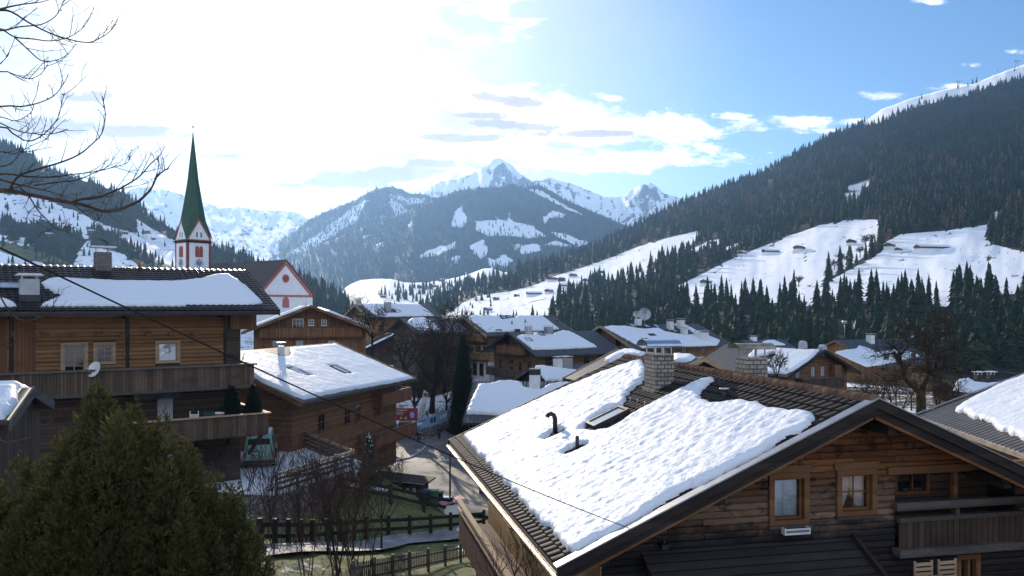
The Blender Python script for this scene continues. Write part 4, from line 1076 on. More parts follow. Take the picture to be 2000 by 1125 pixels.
    k = MB(); k.mm((a - .12, yw - .24, rail_z - .09), (b + .1, yw - .10, rail_z + .09)); k.mm((a - .02, yw - .22, r2 - .05), (b, yw - .05, r2 + .05)); k.mm((a + .9 * (b - a) * .5, yw - .18, r2 + .05), (a + .9 * (b - a) * .5 + .1, yw - .08, rail_z - .09))
    k.build('railing', M('wood_grey'), s.root)
    zb3 = s.px_y(1850, 1068, yw)[1]
    k = MB(); k.mm((a, yw - .17, zb3 + .09), (hi + .2, yw - .11, r2 - .05)); k.build('parapet', M('wood_dark_v'), s.root)
    k = MB(); k.mm((a - .1, yw - .32, zb3 - .09), (hi + .4, yw - .03, zb3 + .09)); k.build('balcony_beam', M('wood_grey'), s.root)
    k = MB(); xm = a + .55 * (b - a); k.mm((xm, yw + .30, c), (xm + .12, yw + .42, d)); k.build('post', M('wood_frame'), s.root)
    f = MB(); cx = a + .33 * (b - a); cz = s.px_y(1820, 940, yw)[1]
    for x0, x1, z0, z1 in ((cx - .5, cx - .42, cz - .5, cz + .45), (cx + .42, cx + .5, cz - .5, cz + .45), (cx - .42, cx + .42, cz + .38, cz + .45), (cx - .42, cx + .42, cz - .5, cz - .43), (cx - .015, cx + .015, cz - .43, cz + .38)): f.mm((x0, yw + .82, z0), (x1, yw + .895, z1))
    o = f.build('window', M('wood_frame'), s.root); MB().mm((cx - .42, yw + .87, cz - .43), (cx + .42, yw + .893, cz + .38)).build('pane', M('glass_dark'), o)
    # ground floor: glazed door, corner post, bracket
    a, b, c, d = d1; f = MB()
    for x0, x1, z0, z1 in ((a, a + .12, c, d), (b - .12, b, c, d), (a + .12, b - .12, d - .12, d), ((a + b) / 2 - .03, (a + b) / 2 + .03, c, d - .12)): f.mm((x0, yw - .06, z0), (x1, yw + .15, z1))
    o = f.build('door', M('wood_frame'), s.root); MB().mm((a + .12, yw + .08, c), (b - .12, yw + .09, d - .12)).build('pane', M('window_glass'), o)
    P = np.stack(np.broadcast_arrays(np.linspace(a + .14, b - .14, 30)[None, :], yw + .2 + .03 * np.sin(np.linspace(0, 26, 30))[None, :], np.linspace(c, d - .14, 3)[:, None]), -1); q = MB(); q.grid(P); q.build('curtain', M('curtain'), o)
    k = MB(); x, zz = s.px_y(1655, 1100, yw); k.mm((x - .18, yw - .1, -.3), (x + .18, yw + .1, zb3 - .1)); k.build('post', M('wood_dark'), s.root)
    for px, py in ((1385, 930), (1452, 868)):
        pass
    for t in (.55, 3.6, 6.2):
        for sd in (-1, 1): MB().mm((sd * t - .10, .17, s.rf(t) - .50), (sd * t + .10, yw + .1, s.rf(t) - .27)).build('purlin_end', M('wood_dark'), s.root)
    # side wall facing the street: sunlit box balcony
    zt = s.px_x(1000, 960, lo)[1]
    zf = 3.35
    k = MB(); ub0, ub1 = 3.2, s.L - 1.6; xo = lo - 1.15
    k.mm((xo, ub0, zf - .2), (lo, ub1, zf)); k.mm((xo - .05, ub0, zf - .55), (xo, ub1, zf + .62)); k.mm((xo, ub0, zf - .55), (lo, ub0 + .05, zf + .62))
    o = k.build('balcony', M('larch_red'), s.root)
    k = MB(); k.mm((xo - .12, ub0 - .05, zf + .62), (xo + .06, ub1, zf + .70)); k.mm((xo - .16, ub0 - .05, zf + .92), (xo + .02, ub1, zf + 1.0))
    for i in range(7): u = ub0 + .1 + (ub1 - ub0 - .2) * i / 6; k.mm((xo - .05, u - .05, zf + .70), (xo + .03, u + .05, zf + .92))
    k.build('railing', M('wood_pale'), o)
    for u in (ub0 + 1.2, ub0 + 4.2, ub0 + 7.2): s.window('left', -u - .4, zf + 1.55, .9, 1.2, frame='wood_frame', out=0)
    # chimneys of grey blocks with curved sheet hoods
    for (px, py, side, w, l, hz, nm) in ((1287, 757, -1, .95, .64, 1.34, 'a'), (1437, 722, 1, .70, .66, 1.34, 'b')):
        if side < 0: u, t = s.px_slope(-1, px, py)
        else: u, t = 6.5, .62
        p = s.sl(side, u, t); c = MB().mm((-l / 2, -w / 2, -.9), (l / 2, w / 2, hz - (.25 if side < 0 else .5))).build('chimney', M('chimney_block'), s.roof_o, loc=p)
        top = hz - (.25 if side < 0 else .5); c.rotation_euler = (0, 0, 0)
        k = MB(); rr_ = w * .5; yl = w / 2 + .22; ring = []
        for xx in (-l / 2 - .27, l / 2 + .27): ring.append(k.addv([(xx, rr_ * 1.05 * math.cos(a), top + .26 + rr_ * .5 * math.sin(a)) for a in np.linspace(0, math.pi, 13)] + [(xx, (rr_ - .02) * 1.05 * math.cos(a), top + .26 + (rr_ - .02) * .5 * math.sin(a)) for a in np.linspace(math.pi, 0, 13)]))
        k.smooth = True
        for q in range(25): k.face((ring[0] + q, ring[0] + q + 1, ring[1] + q + 1, ring[1] + q))
        k.smooth = False
        for i in (-1, 1):
            for j in (-1, 0, 1): k.box((j * l * .42, i * w * .40, top + .16), (.03, .03, .34))
        k.build('chimney_cap', M('metal_blue' if side < 0 else 'rust_metal'), c)
        fl = MB(); fl.mm((-l / 2 - .07, -w / 2 - .07, -.28), (l / 2 + .07, w / 2 + .07, -.02)); fl.build('chimney_flashing', M('metal_gutter'), c)
    # skylight, vents, snow hooks
    u, t = s.px_slope(-1, 1190, 823); s.skylight(-1, u, t, .78, 1.15, 'glass_sky', .16)
    u, t = s.px_slope(-1, 1083, 852); s.pipe(-1, u, t, .62, .075, hook=True)
    u, t = s.px_slope(-1, 1126, 882); s.pipe(-1, u, t, .50, .055, mat='metal_dark')
    u, t = s.px_slope(-1, 1414, 779); p = s.sl(-1, u, t, -.04); s.pipe(-1, u, t, .30, .075, mat='metal_dark'); 
    MB().cyl(p + Vector((0, 0, .30)), p + Vector((0, 0, .335)), .14, 12).build('vent_cap', M('metal_gutter'), s.roof_o)
    for px, py in ((1233, 785), (1247, 789), (1261, 794), (1253, 806)):
        u, t = s.px_slope(-1, px, py); k = MB(); c = s.sl(-1, u, t, .09); k.box(c, (.02, .03, .16)); k.build('snow_hook', M('metal_white'), s.roof_o)
    z6 = lambda x, y: (860 + x * .3956, 680 + y * .3956)
    z7 = lambda x, y: (1360 + x * .3778, 700 + y * .3778)
    edge = [z7(*q) for q in ((0, 690), (90, 640), (180, 592), (290, 540), (400, 470), (480, 430), (560, 388), (620, 328), (628, 300), (560, 296), (480, 290), (420, 285), (350, 264), (335, 240), (300, 246), (230, 240), (150, 250), (90, 252), (50, 235), (30, 225), (28, 195), (40, 170), (70, 148), (100, 128), (88, 118), (40, 128), (0, 145))]
    poly = edge + [(1330, 770), (1290, 790), (1252, 810), (1222, 830), (1192, 846), (1165, 849), (1140, 846), (1148, 836), (1176, 815), (1202, 798), (1219, 795), (1228, 778), (1236, 768), (1246, 758), (1262, 746), (1266, 726), (1266, 704), (1240, 712), (1180, 733), (1100, 768), (1000, 812), (930, 848)] + [z6(*q) for q in ((120, 446), (140, 475), (190, 530), (250, 600), (275, 640), (330, 690), (380, 742), (440, 810), (500, 872), (560, 930), (610, 985), (655, 1026), (690, 1020), (750, 985), (880, 920), (1000, 850), (1130, 770), (1250, 700))]
    holes = ([(1062, 863), (1080, 851), (1102, 844), (1110, 847), (1092, 857), (1072, 866)], [(1103, 893), (1118, 879), (1138, 873), (1152, 872), (1150, 880), (1132, 888), (1112, 896)])
    s.snow(-1, poly, T=.16, res=.052, mat='snow_near', seed=5, lift=.07, holes=holes, amp=.040, rag=.10, ks=1.6, noise_s=(3.4, 2.3))
    s.snow(1, [(1, .8), (15, .8), (15, 7.2), (1, 7.2)], T=.2, res=.3, px=False, lift=.07, seed=9)
    # lean-to roof of old shingles under the gable
    k = MB(); q = [s.px_y(*p, yw) for p in ((1268, 1066), (1660, 1052))]
    x0, x1 = q[0][0] - .2, q[1][0]; zt = (q[0][1] + q[1][1]) / 2 - .05
    k.prism([(0, yw - .03, zt), (0, yw - 2.4, zt - 1.25), (0, yw - 2.4, zt - 1.35), (0, yw - .03, zt - .1)], (x1 - x0, 0, 0)); o = k.build('lean_to_roof', M('shingle'), s.root); o.location = (x0, 0, 0)
    k = MB(); k.beam((x1 + .05, yw - .03, zt + .05), (x1 + .05, yw - 2.45, zt - 1.20), .10, .16); k.build('lean_to_verge', M('wood_dark'), o).location = (-x0, 0, 0)
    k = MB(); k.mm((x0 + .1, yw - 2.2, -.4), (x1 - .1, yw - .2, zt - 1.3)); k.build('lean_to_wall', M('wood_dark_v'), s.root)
    # cable bracket
    x, zz = s.px_y(1290, 1060, yw); k = MB(); k.mm((x - .06, yw - .25, zz - .09), (x + .10, yw - .03, zz + .02)); k.cyl((x, yw - .2, zz + .02), (x, yw - .2, zz + .12), .04, 8); k.cyl((x, yw - .2, zz), (x + .34, yw - .16, zz - .05), .016, 6); k.build('cable_bracket', M('metal_dark'), s.root)
    return s.l2w((x, yw - .2, zz + .1))
CABLE_END = near_house()
near_chairs = []

# ============ the long log house (left)
HLd = (.821, .571)
_e = Vector((-13.4, 47.0, -.3)); _w = 6.3
_ap = _e + Vector((-.571 * _w, .821 * _w, 0)) - Vector((.821 * 24, .571 * 24, 0)); _ap.z = 2.25
HL = House('log_house', 'long log house with carved balcony and tiled roof behind the big evergreen', _ap, HLd, 24.0, 6.3, 6.3, 2.55 / 6.3, -8.3, og=1.6, oe=1.75, th=.18)
def left_house():
    s = HL
    yp, xp = .34, .36; T = s.tmax(1); ny = int(s.L / yp); y = np.linspace(0, s.L, ny * 4 + 1); rows = int(T / xp) + 1
    Vs, Fs, off = [], [], 0
    for side in (-1, 1):
        tt, hh = [], []
        for i in range(rows):
            a, b = i * xp, min((i + 1) * xp, T); tt += [a + .001, a + .015, b - .001]; hh += [.0, .01, .055]
        Y, Tt = np.meshgrid(y, np.array(tt)); Hh = np.array(hh)[:, None] + .05 * np.abs(np.sin(math.pi * Y / yp)) + .01
        X = side * (Tt * s.cs + Hh * s.sn); Z = s.r - Tt * s.sn + Hh * s.cs
        Vs.append(np.stack([X, Y, Z], -1).reshape(-1, 3)); Fs.append(grid_faces(*Y.shape, flip=side > 0) + off); off += Y.size
    s.roof_o = np_mesh('roof', np.concatenate(Vs), np.concatenate(Fs), M('tile_left'), parent=s.root)
    m = MB()
    for side in (-1, 1):
        e = side * 6.25; m.prism([(0, .02, s.r - .02), (e, .02, s.rf(e) - .02), (e, .02, s.rf(e) - .22), (0, .02, s.r - .22)], (0, s.L - .04, 0))
    m.build('roof_boarding', M('wood_dark'), s.root)
    for y0, y1 in ((-.08, .0), (s.L, s.L + .08)):
        for side in (-1, 1):
            e = side * 6.36; f = MB(); f.prism([(0, y0, s.r + .1), (e, y0, s.rf(e) + .1), (e, y0, s.rf(e) - .24), (0, y0, s.r - .24)], (0, y1 - y0, 0)); f.build('bargeboard', M('wood_dark'), s.root)
    f = MB(); f.mm((6.26, 0, s.rf(6.3) - .22), (6.33, s.L, s.rf(6.3) + .0)); f.mm((6.34, -.05, s.rf(6.3) - .10), (6.48, s.L + .05, s.rf(6.3) + .01)); f.build('gutter', M('metal_dark'), s.root)
    xw = 6.3 - 1.75; ztop = s.rf(xw) - .22
    PX = lambda px, py, x=xw: s.px_x(px, py, x)
    u_r = PX(430, 650)[0]; u_l = PX(70, 650)[0]; zf = PX(300, 735)[1] - .35      # balcony floor
    # back walls
    m = MB(); m.mm((-xw, .8, -2.5), (xw - .12, s.L - 1.6, ztop - .1)); m.prism([(-xw, .8, ztop - .1), (xw - .12, .8, ztop - .1), (0, .8, s.r - .25)], (0, s.L - 2.4, 0)); m.build('wall', M('wood_dark_h'), s.root)
    # upper storey of round logs
    lg = MB(); z = zf; dlog = .215; rr = random.Random(8)
    ops = []
    for a, b, c, d in ((118, 172, 668, 740), (182, 226, 668, 712), (303, 352, 664, 710)):
        u0, z0 = PX(a, d); u1, z1 = PX(b, c); ops.append((u0, u1, max(z0, zf + .1), z1))
    while z < ztop:
        segs = [(u_l, u_r)]
        for (a, b, c, d) in ops:
            if z + dlog > c and z < d:
                ns = []
                for q0, q1 in segs:
                    if a < q1 and b > q0:
                        if a > q0: ns.append((q0, a))
                        if b < q1: ns.append((b, q1))
                    else: ns.append((q0, q1))
                segs = ns
        for q0, q1 in segs:
            ex = .22 if q1 == u_r else 0; ring = []
            for uu in (q0, q1 + ex): ring.append(lg.addv([(xw - .13 + .125 * math.cos(a), uu, z + dlog / 2 + dlog * .53 * math.sin(a)) for a in np.linspace(-math.pi / 2, math.pi / 2, 7)]))
            lg.smooth = True
            for k in range(6): lg.face((ring[0] + k, ring[0] + k + 1, ring[1] + k + 1, ring[1] + k))
            lg.smooth = False
            for rg in ring: lg.face(range(rg, rg + 7))
        z += dlog
    lg.build('log_wall', M('wood_log'), s.root)
    k = MB()
    for px in (90, 143, 193, 240, 290, 335, 380):
        u, zz = PX(px, 652); k.mm((xw - .05, u - .14, zz - .11), (xw + .12, u + .14, zz + .11))
    k.build('beam_ends', M('wood_brown'), s.root)
    for i, (a, b, c, d) in enumerate(ops):
        f = MB(); fw = .17; xo = xw + .03
        for u0, u1, z0, z1 in ((a, a + fw, c, d), (b - fw, b, c, d), (a + fw, b - fw, d - fw, d), (a + fw, b - fw, c, c + fw * .6)): f.mm((xw - .14, u0, z0), (xo, u1, z1))
        o = f.build('window' if i else 'balcony_door', M('wood_pale'), s.root); g = MB(); a2, b2, c2, d2 = a + fw + .003, b - fw - .003, c + fw * .6 + .003, d - fw - .003; i4 = .05
        for u0, u1, z0, z1 in ((a2, a2 + i4, c2, d2), (b2 - i4, b2, c2, d2), (a2 + i4, b2 - i4, d2 - i4, d2), (a2 + i4, b2 - i4, c2, c2 + i4)): g.mm((xw - .11, u0, z0), (xw - .03, u1, z1))
        if i < 2:
            um = (a2 + b2) / 2; g.mm((xw - .09, um - .02, c2 + i4), (xw - .045, um + .02, d2 - i4))
            for q in (1, 2): zz = c2 + (d2 - c2) * q / 3; g.mm((xw - .088, a2 + i4, zz - .015), (xw - .05, b2 - i4, zz + .015))
        g.build('sash', M('wood_pale'), o); MB().mm((xw - .075, a2 + .02, c2 + .02), (xw - .065, b2 - .02, d2 - .02)).build('pane', M('window_glass' if i == 2 else 'glass_dark'), o)
        if i == 2:
            P = np.stack(np.broadcast_arrays(xw - .105 + .008 * np.sin(np.linspace(0, 40, 40))[None, :], np.linspace(a2, b2, 40)[None, :], np.linspace(c2, d2, 3)[:, None]), -1); q = MB(); q.grid(P); q.build('curtain', M('curtain'), o)
    # left dark bay with planks
    k = MB(); ul2 = PX(-60, 650)[0]; k.mm((xw - .1, ul2, zf), (xw + .0, u_l - .01, ztop)); k.build('plank_wall', M('wood_brown_v'), s.root)
    # right open gallery bay
    k = MB(); k.mm((xw - .3, u_r + .25, zf), (xw - .1, u_r + .45, ztop)); k.build('corner_post', M('wood_brown'), s.root)
    k = MB(); k.prism([(-xw, s.L - .9, ztop - 1.6), (xw + .3, s.L - .9, ztop - 1.6), (xw + .3, s.L - .9, s.rf(xw + .3) - .24), (0, s.L - .9, s.r - .26), (-xw, s.L - .9, s.rf(xw) - .24)], (0, .1, 0)); k.mm((xw + .2, u_r + .5, ztop - 1.55), (xw + .3, s.L - .9, ztop - .15)); k.build('gable_boarding', M('wood_brown_v'), s.root)
    # balcony
    xb = xw + 1.45; ub0, ub1 = ul2, s.px_x(494, 712, xb)[0]
    k = MB(); k.mm((xw, ub0, zf - .24), (xb, ub1, zf - .06)); k.mm((xb, ub0, zf - .30), (xb + .05, ub1, zf + .86)); k.mm((xw - 6, ub1, zf - .3), (xb + .05, ub1 + .05, zf + .86))
    o = k.build('balcony', M('wood_grey_v'), s.root)
    k = MB(); k.mm((xb - .08, ub0, zf + .86), (xb + .16, ub1 + .2, zf + .96)); k.mm((xb - .02, ub0, zf - .42), (xb + .14, ub1 + .1, zf - .28)); k.mm((xw - 6, ub1 - .06, zf + .862), (xb - .08, ub1 + .18, zf + .955)); k.build('railing', M('wood_grey'), o)
    for px in (249, 22, 440):
        u = s.px_x(px, 680, xb - .12)[0]; pr = [(.10, 0), (.10, .9), (.07, 1.0), (.12, 1.1), (.08, 1.25), (.12, 1.5), (.07, 1.65), (.10, 1.8), (.11, s.rf(xb) - .26 - zf - .25), (.09, s.rf(xb) - .26 - zf)]
        MB().lathe((xb - .12, u, zf), pr, 10).build('post', M('wood_dark'), o)
        kk = MB(); kk.mm((xw + .02, u - .09, s.rf(xb) - .50), (xb + .2, u + .09, s.rf(xb) - .31)); kk.build('bracket', M('wood_dark'), o)
    # awning valance and lower storey
    k = MB(); ua, ub = PX(262, 755, xb)[0], PX(352, 755, xb)[0]; n = 18
    pts = [(xb + .07, ua, zf - .42), (xb + .07, ub, zf - .42)] + [(xb + .07, ub + (ua - ub) * i / (n * 2), zf - (.80 if i % 2 else .70)) for i in range(n * 2 + 1)]
    k.prism(pts, (.02, 0, 0)); k.build('awning', M('cloth_dark'), s.root)
    zt = PX(440, 812, xb + .6)[1]                                              # top of the terrace parapet
    k = MB(); u0, u1 = PX(308, 800)[0], PX(338, 800)[0]; k.mm((xw - .11, u0, -1), (xw - .04, u1, zf - .7)); k.build('door', M('plaster_grey'), s.root)
    xt = xb + .9; ut0, ut1 = s.px_x(250, 850, xt)[0], s.px_x(524, 830, xt)[0]
    k = MB(); k.mm((xt, ut0, zt - 1.15), (xt + .06, ut1, zt)); k.mm((xt - 5.5, ut1 - .06, zt - 1.15), (xt, ut1, zt)); k.mm((xw - .2, ut0, zt - 1.2), (xt, ut1 - .06, zt - .85)); o = k.build('terrace', M('wood_grey_v'), s.root)
    k = MB(); k.mm((xt - .10, ut0, zt), (xt + .18, ut1 + .12, zt + .07)); k.mm((xt - 5.5, ut1 - .18, zt + .002), (xt - .1, ut1 + .1, zt + .068)); k.build('railing', M('wood_pale'), o)
    for uu in np.linspace(ut0 + .3, ut1 - .3, 5): k = MB(); k.beam((xw - .2, uu, zt - 2.6), (xt - .25, uu, zt - 1.22), .14, .16); k.build('bracket', M('wood_dark'), o)
    s.terrace = (xt, zt - .85, ut0, ut1)
    # roof furniture
    u, t = s.px_slope(1, 57, 582); p = s.sl(1, u, t)
    c = MB().mm((-.5, -.42, -.5), (.5, .42, .95)).build('chimney', M('plaster_grey'), s.roof_o, loc=p); k = MB(); k.mm((-.62, -.6, 1.12), (.62, .6, 1.18)); k.mm((-.58, -.5, 1.18), (.58, .5, 1.24))
    for i in (-1, 1):
        for j in (-1, 1): k.box((i * .4, j * .32, 1.03), (.05, .05, .18))
    k.build('chimney_cap', M('metal_white'), c); k = MB(); k.mm((-.54, -.47, -.5), (.56, .47, .16)); k.build('chimney_flashing', M('metal_dark'), c)
    u = s.px_slope(1, 207, 540)[0]; p = s.sl(1, u, .35); c = MB().mm((-.42, -.42, -.4), (.42, .42, .95)).build('chimney', M('chimney_brick'), s.roof_o, loc=p)
    k = MB(); k.mm((-.5, -.65, 1.2), (.5, .65, 1.3))
    for i in (-1, 1):
        for j in (-1, 1): k.box((i * .3, j * .34, 1.08), (.04, .04, .24))
    k.build('chimney_cap', M('metal_white'), c)
    k = MB(); ring = []
    for xx in (-.35, .35): ring.append(k.addv([(xx, -.25 + .55 * math.cos(a), 1.30 + .42 * math.sin(a)) for a in np.linspace(.1, math.pi + .2, 12)]))
    k.smooth = True
    for q in range(11): k.face((ring[0] + q, ring[0] + q + 1, ring[1] + q + 1, ring[1] + q))
    k.smooth = False
    k.build('chimney_hood', M('metal_dark'), c)
    u, t = s.px_slope(1, 20, 561); s.skylight(1, u, t, 1.0, .9)
    u = s.px_slope(1, 274, 528)[0]; s.pipe(1, u, .2, .45, .09, mat='terracotta')
    z1 = lambda x, y: (x * .3023, 460 + y * .3023)
    s.snow(1, [z1(*q) for q in ((262, 462), (330, 430), (400, 400), (365, 385), (330, 368), (290, 345), (270, 322), (300, 296), (370, 288), (450, 291), (600, 300), (900, 308), (1080, 309), (1200, 304), (1300, 290), (1350, 272), (1400, 261), (1480, 263), (1550, 308), (1640, 385), (1700, 445), (1660, 455), (1400, 457), (1000, 462), (600, 463))], T=.15, res=.10, seed=14, lift=.09, amp=.02, rag=.1)
    s.snow(1, [(-140, 590), (-60, 586), (0, 588), (22, 594), (34, 601), (-140, 606)], T=.2, res=.12, seed=15, lift=.09)
    s.snow(-1, [(2, 1), (22, 1), (22, 6), (2, 6)], T=.2, res=.35, px=False, seed=16, lift=.09)
left_house()

# ============ middle house with two skylights
HM = House('chalet', 'brown chalet below the long log house with one wide snowy slope and two bright skylights', (-21.8, 57.3, -3.4), (.285, .959), 19.6, 8.0, 8.0, .39, -11.5, og=1.2, oe=1.5)
def middle_house():
    s = HM; s.walls(M('wood_brown')); s.roof(M('tile_brown'), edge=M('wood_brown'))
    z2 = lambda x, y: (400 + x * .3023, 540 + y * .3023)
    s.snow(1, [(470, 716), z2(250, 500), z2(300, 492), z2(380, 490), z2(400, 505), z2(450, 520), z2(530, 530), z2(548, 512), z2(540, 470), z2(640, 462), z2(760, 450), z2(840, 444), z2(900, 470), z2(1000, 512), z2(1100, 556), z2(1200, 602), z2(1340, 660), z2(1200, 690), z2(1000, 725), z2(850, 752), z2(700, 785), z2(640, 795), z2(580, 778), z2(480, 730), z2(380, 690), z2(300, 640)],
           T=.15, res=.14, seed=21, amp=.018, holes=([z2(510, 597), z2(560, 598), z2(690, 648), z2(640, 650)], [z2(795, 588), z2(850, 588), z2(945, 634), z2(900, 638)]))
    for px, py in ((582, 728), (664, 724)):
        u, t = s.px_slope(1, px, py); s.skylight(1, u, t, .75, 1.5, 'metal_white', .12)
    u, t = s.px_slope(1, 549, 693); s.chimney(1, u, t, .4, .7, 'metal_white')
    b = s.wr - s.oe
    s.balcony('right', 11, s.L - .6, 3.2 - 3.0 + .0, 1.6, 1.0, 'wood_brown_v', 'wood_grey')
    for u, w, h in ((5.2, 1.0, 1.2), (9.2, 1.0, 1.3), (11.0, .9, 1.3), (14.6, .9, 1.4)): s.window('right', u, 2.9, w, h, glass='glass_dark', frame='wood_brown')
    s.balcony('right', 13.5, s.L - .2, .2 + 3.0, .9, 1.0, 'wood_brown_v')
    k = MB(); O, A, N = s.face('right')
    for i in range(14): u = 3 + i * 1.05; k.mm((b, u, s.rf(b) - 1.15), (b + .14, u + .2, s.rf(b) - .95))
    k.build('beam_ends', M('wood_dark'), s.root)
    for x, w in ((-4, 1.0), (-1.5, 1.0), (2.4, 1.2)): s.window('front', x, 3.4, w, 1.2, frame='wood_brown')
    s.balcony('front', -6, 5.6, 1.6, 1.0, 1.0, 'wood_brown_v')
middle_house()

# ============ houses farther into the village
def village():
    D = (.83, .56)
    # the brown gable house with three small windows
    s = House('chalet', 'reddish brown chalet whose broad boarded gable has one wide and two small white windows', at(607, 596, 92), (-.25, .97), 17, 7.4, 7.4, .40, -12.5, og=1.3, oe=1.2)
    s.walls(M('wood_brown_v')); s.roof(M('tile_dark'), edge=M('wood_brown'))
    for px, py, w, h, nx in ((582, 632, 1.15, 1.05, 3), (608, 630, .55, .62, 2), (633, 630, .55, .62, 2)):
        x, z = s.px_y(px, py, s.og); s.window('front', x, z, w, h, nx, 2, 'white_paint', 'glass_dark', .06)
    x0, z0 = s.px_y(515, 657, s.og); x1, _ = s.px_y(690, 657, s.og); s.balcony('front', -5.6, 5.8, z0, .5, 1.1, 'wood_brown_v')
    for px in (540, 585, 648):
        x, z = s.px_y(px, 671, s.og); s.window('front', x, z, .9, .75, 2, 1, 'wood_frame', 'glass_sky')
    s.snow(-1, [(1.0, .5), (16.5, .4), (16.6, 7.7), (.6, 7.6)], T=.22, res=.25, px=False, seed=31)
    s.snow(1, [(3, 2), (16, 1), (16.5, 7.4), (4, 7.3)], T=.2, res=.3, px=False, seed=32)
    s.chimney(-1, 6, .8, .8, 1.0, 'plaster_white')
    # gable house behind it with snowy roof
    s = House('chalet', 'chalet beyond the brown gable, its snowy roof set with a chimney and one skylight', at(693, 594, 150), D, 15, 6, 6, .40, -9, og=1.1, oe=1.1)
    s.walls(M('wood_light_h')); s.roof(M('tile_dark'), edge=M('wood_pale'))
    s.snow(1, [(708, 597), (720, 594), (800, 593), (820, 596), (848, 617), (740, 619), (728, 612)], T=.2, res=.2, seed=33, holes=([(744, 604), (765, 602), (785, 608), (780, 612), (755, 612)],))
    u, t = s.px_slope(1, 757, 607); s.chimney(1, u, t, 1.0, 1.6, 'metal_grey'); u, t = s.px_slope(1, 777, 609); s.skylight(1, u, t, .9, 1.3, 'metal_white')
    s.chimney(1, .6, .3, .8, 1.0, 'plaster_grey')
    row_of(s, 'front', (-2.4, 0, 2.4), 6.2, .8, .9, frame='white_paint'); s.balcony('front', -4, 4, 4.6, 1.0, 1.0, 'wood_light_v'); row_of(s, 'right', (3, 6, 9), 5.0, .9, 1.0)
    # small snowy roof in front
    s = House('chalet', 'dark little chalet with a rounded pillow of snow on its roof among bare trees', at(781, 622, 125), D, 9.5, 5.0, 5.0, .42, -11, og=.9, oe=.9)
    s.walls(M('wood_dark_h')); s.roof(M('tile_dark'), edge=M('wood_dark'))
    s.snow(1, [(795, 630), (803, 623), (828, 622), (840, 628), (858, 643), (830, 646), (818, 645)], T=.25, res=.2, seed=34); row_of(s, 'front', (-1.8, 1.5), 5.5, .9, 1.0)
    # low roof strip with blue window
    s = House('chalet', 'low chalet whose thin strip of roof snow shows between two larger snowy roofs', at(838, 616, 165), (.95, .3), 10, 5, 5, .30, -10, og=.9, oe=.9)
    s.walls(M('wood_light_h')); s.roof(M('tile_dark')); s.snow(1, [(.5, 2.2), (9.5, 2.2), (9.6, 5), (.5, 5)], T=.18, res=.25, px=False, seed=35)
    x, z = s.px_x(865, 633, s.wr - s.oe); s.window('right', x, z, 1.0, 1.0, frame='white_paint', glass='glass_sky')
    # steep dark gable among the bare trees
    s = House('barn', 'dark weathered barn gable behind bare branches with a long thin slope of patchy snow', at(797, 641, 142), (-.30, .95), 17, 9.0, 9.0, .47, -13, og=1.0, oe=.9)
    s.walls(M('wood_dark_v')); s.roof(M('tile_dark')); s.snow(-1, [(.2, .3), (1.6, .3), (2.0, 9.6), (.2, 9.7)], T=.15, res=.2, px=False, seed=36); s.snow(-1, [(6, .8), (15, 1), (15, 4), (9, 5), (6, 2)], T=.15, res=.25, px=False, seed=37)
    for u, t in ((5.0, 6.4), (7.0, 7.6), (4.2, 8.2)): s.skylight(-1, u, t, .9, 1.3, 'metal_white')
    for px, py, w in ((780, 668, 1.0), (822, 668, 1.0), (780, 697, .8), (806, 697, .8), (840, 697, .8)):
        x, z = s.px_y(px, py, s.og); s.window('front', x, z, w, 1.1, frame='wood_dark', glass='glass_sky')
    s.chimney(-1, 1.8, .6, .8, .9, 'plaster_grey')
    # three storey chalet with glazed gable
    s = House('chalet', 'tall three storey chalet with pale wood balconies and a double skylight on its snowy roof', at(904, 617, 130), D, 17.5, 7.0, 7.0, .42, -11.3, og=1.3, oe=1.2)
    s.walls(M('wood_light_h')); s.roof(M('tile_dark'), edge=M('wood_pale'))
    s.snow(1, [(913, 622), (922, 617), (932, 619), (940, 615), (1040, 614), (1053, 614), (1066, 623), (1080, 634), (1092, 643), (1060, 646), (950, 649), (940, 640)], T=.22, res=.2, seed=38, holes=([(972, 616), (1002, 614), (1007, 622), (980, 625)],))
    for px in (983, 995): u, t = s.px_slope(1, px, 620); s.skylight(1, u, t, .9, 1.2)
    for px, py in ((1000, 637), (1026, 634)): u, t = s.px_slope(1, px, py); s.pipe(1, u, t, .9, .1)
    for z, a0, a1 in ((5.9, -1.0, 5.4), (3.1, -1.0, 5.6)): s.balcony('front', a0, a1, z, 1.2, 1.0, 'wood_light_v', 'wood_pale', 4, 2.0)
    for z in (6.9, 4.2): row_of(s, 'front', (-.4, 1.4, 3.2, 4.6), z, 1.1, 1.7, frame='wood_pale', sill=False)
    k = MB(); k.mm((-5.9, s.og - .03, -1), (5.85, s.L - s.og + .03, 2.6)); k.mm((5.85, s.og - .02, -1), (5.83, s.L - 1.3, 2.59)); k.build('plaster_base', M('plaster_white'), s.root)
    row_of(s, 'front', (-.2, 1.6, 3.6), 1.3, 1.1, 1.9, frame='wood_frame', out=.04, sill=False); row_of(s, 'right', (3, 6.5, 10), 4.6, 1.0, 1.2); row_of(s, 'right', (3, 6.5), 7.1, 1.0, 1.0)
    sd = MB(); p = s.sl(1, 15.5, 4.6); sd.cyl(p, p + Vector((0, 0, .9)), .04, 8); sd.lathe(p + Vector((0, 0, .9)), [(.02, 0), (.3, .05), (.5, .15), (.5, .17)], 16); sd.build('satellite_dish', M('metal_dark'), s.roof_o)
    # brown chalet in front of it
    s = House('chalet', 'dark brown chalet with two chimneys, scalloped roof snow and a long balcony', at(991, 649, 112), D, 15.5, 6.6, 6.6, .44, -11.5, og=1.3, oe=1.2)
    s.walls(M('wood_brown')); s.roof(M('tile_dark'), edge=M('wood_dark'))
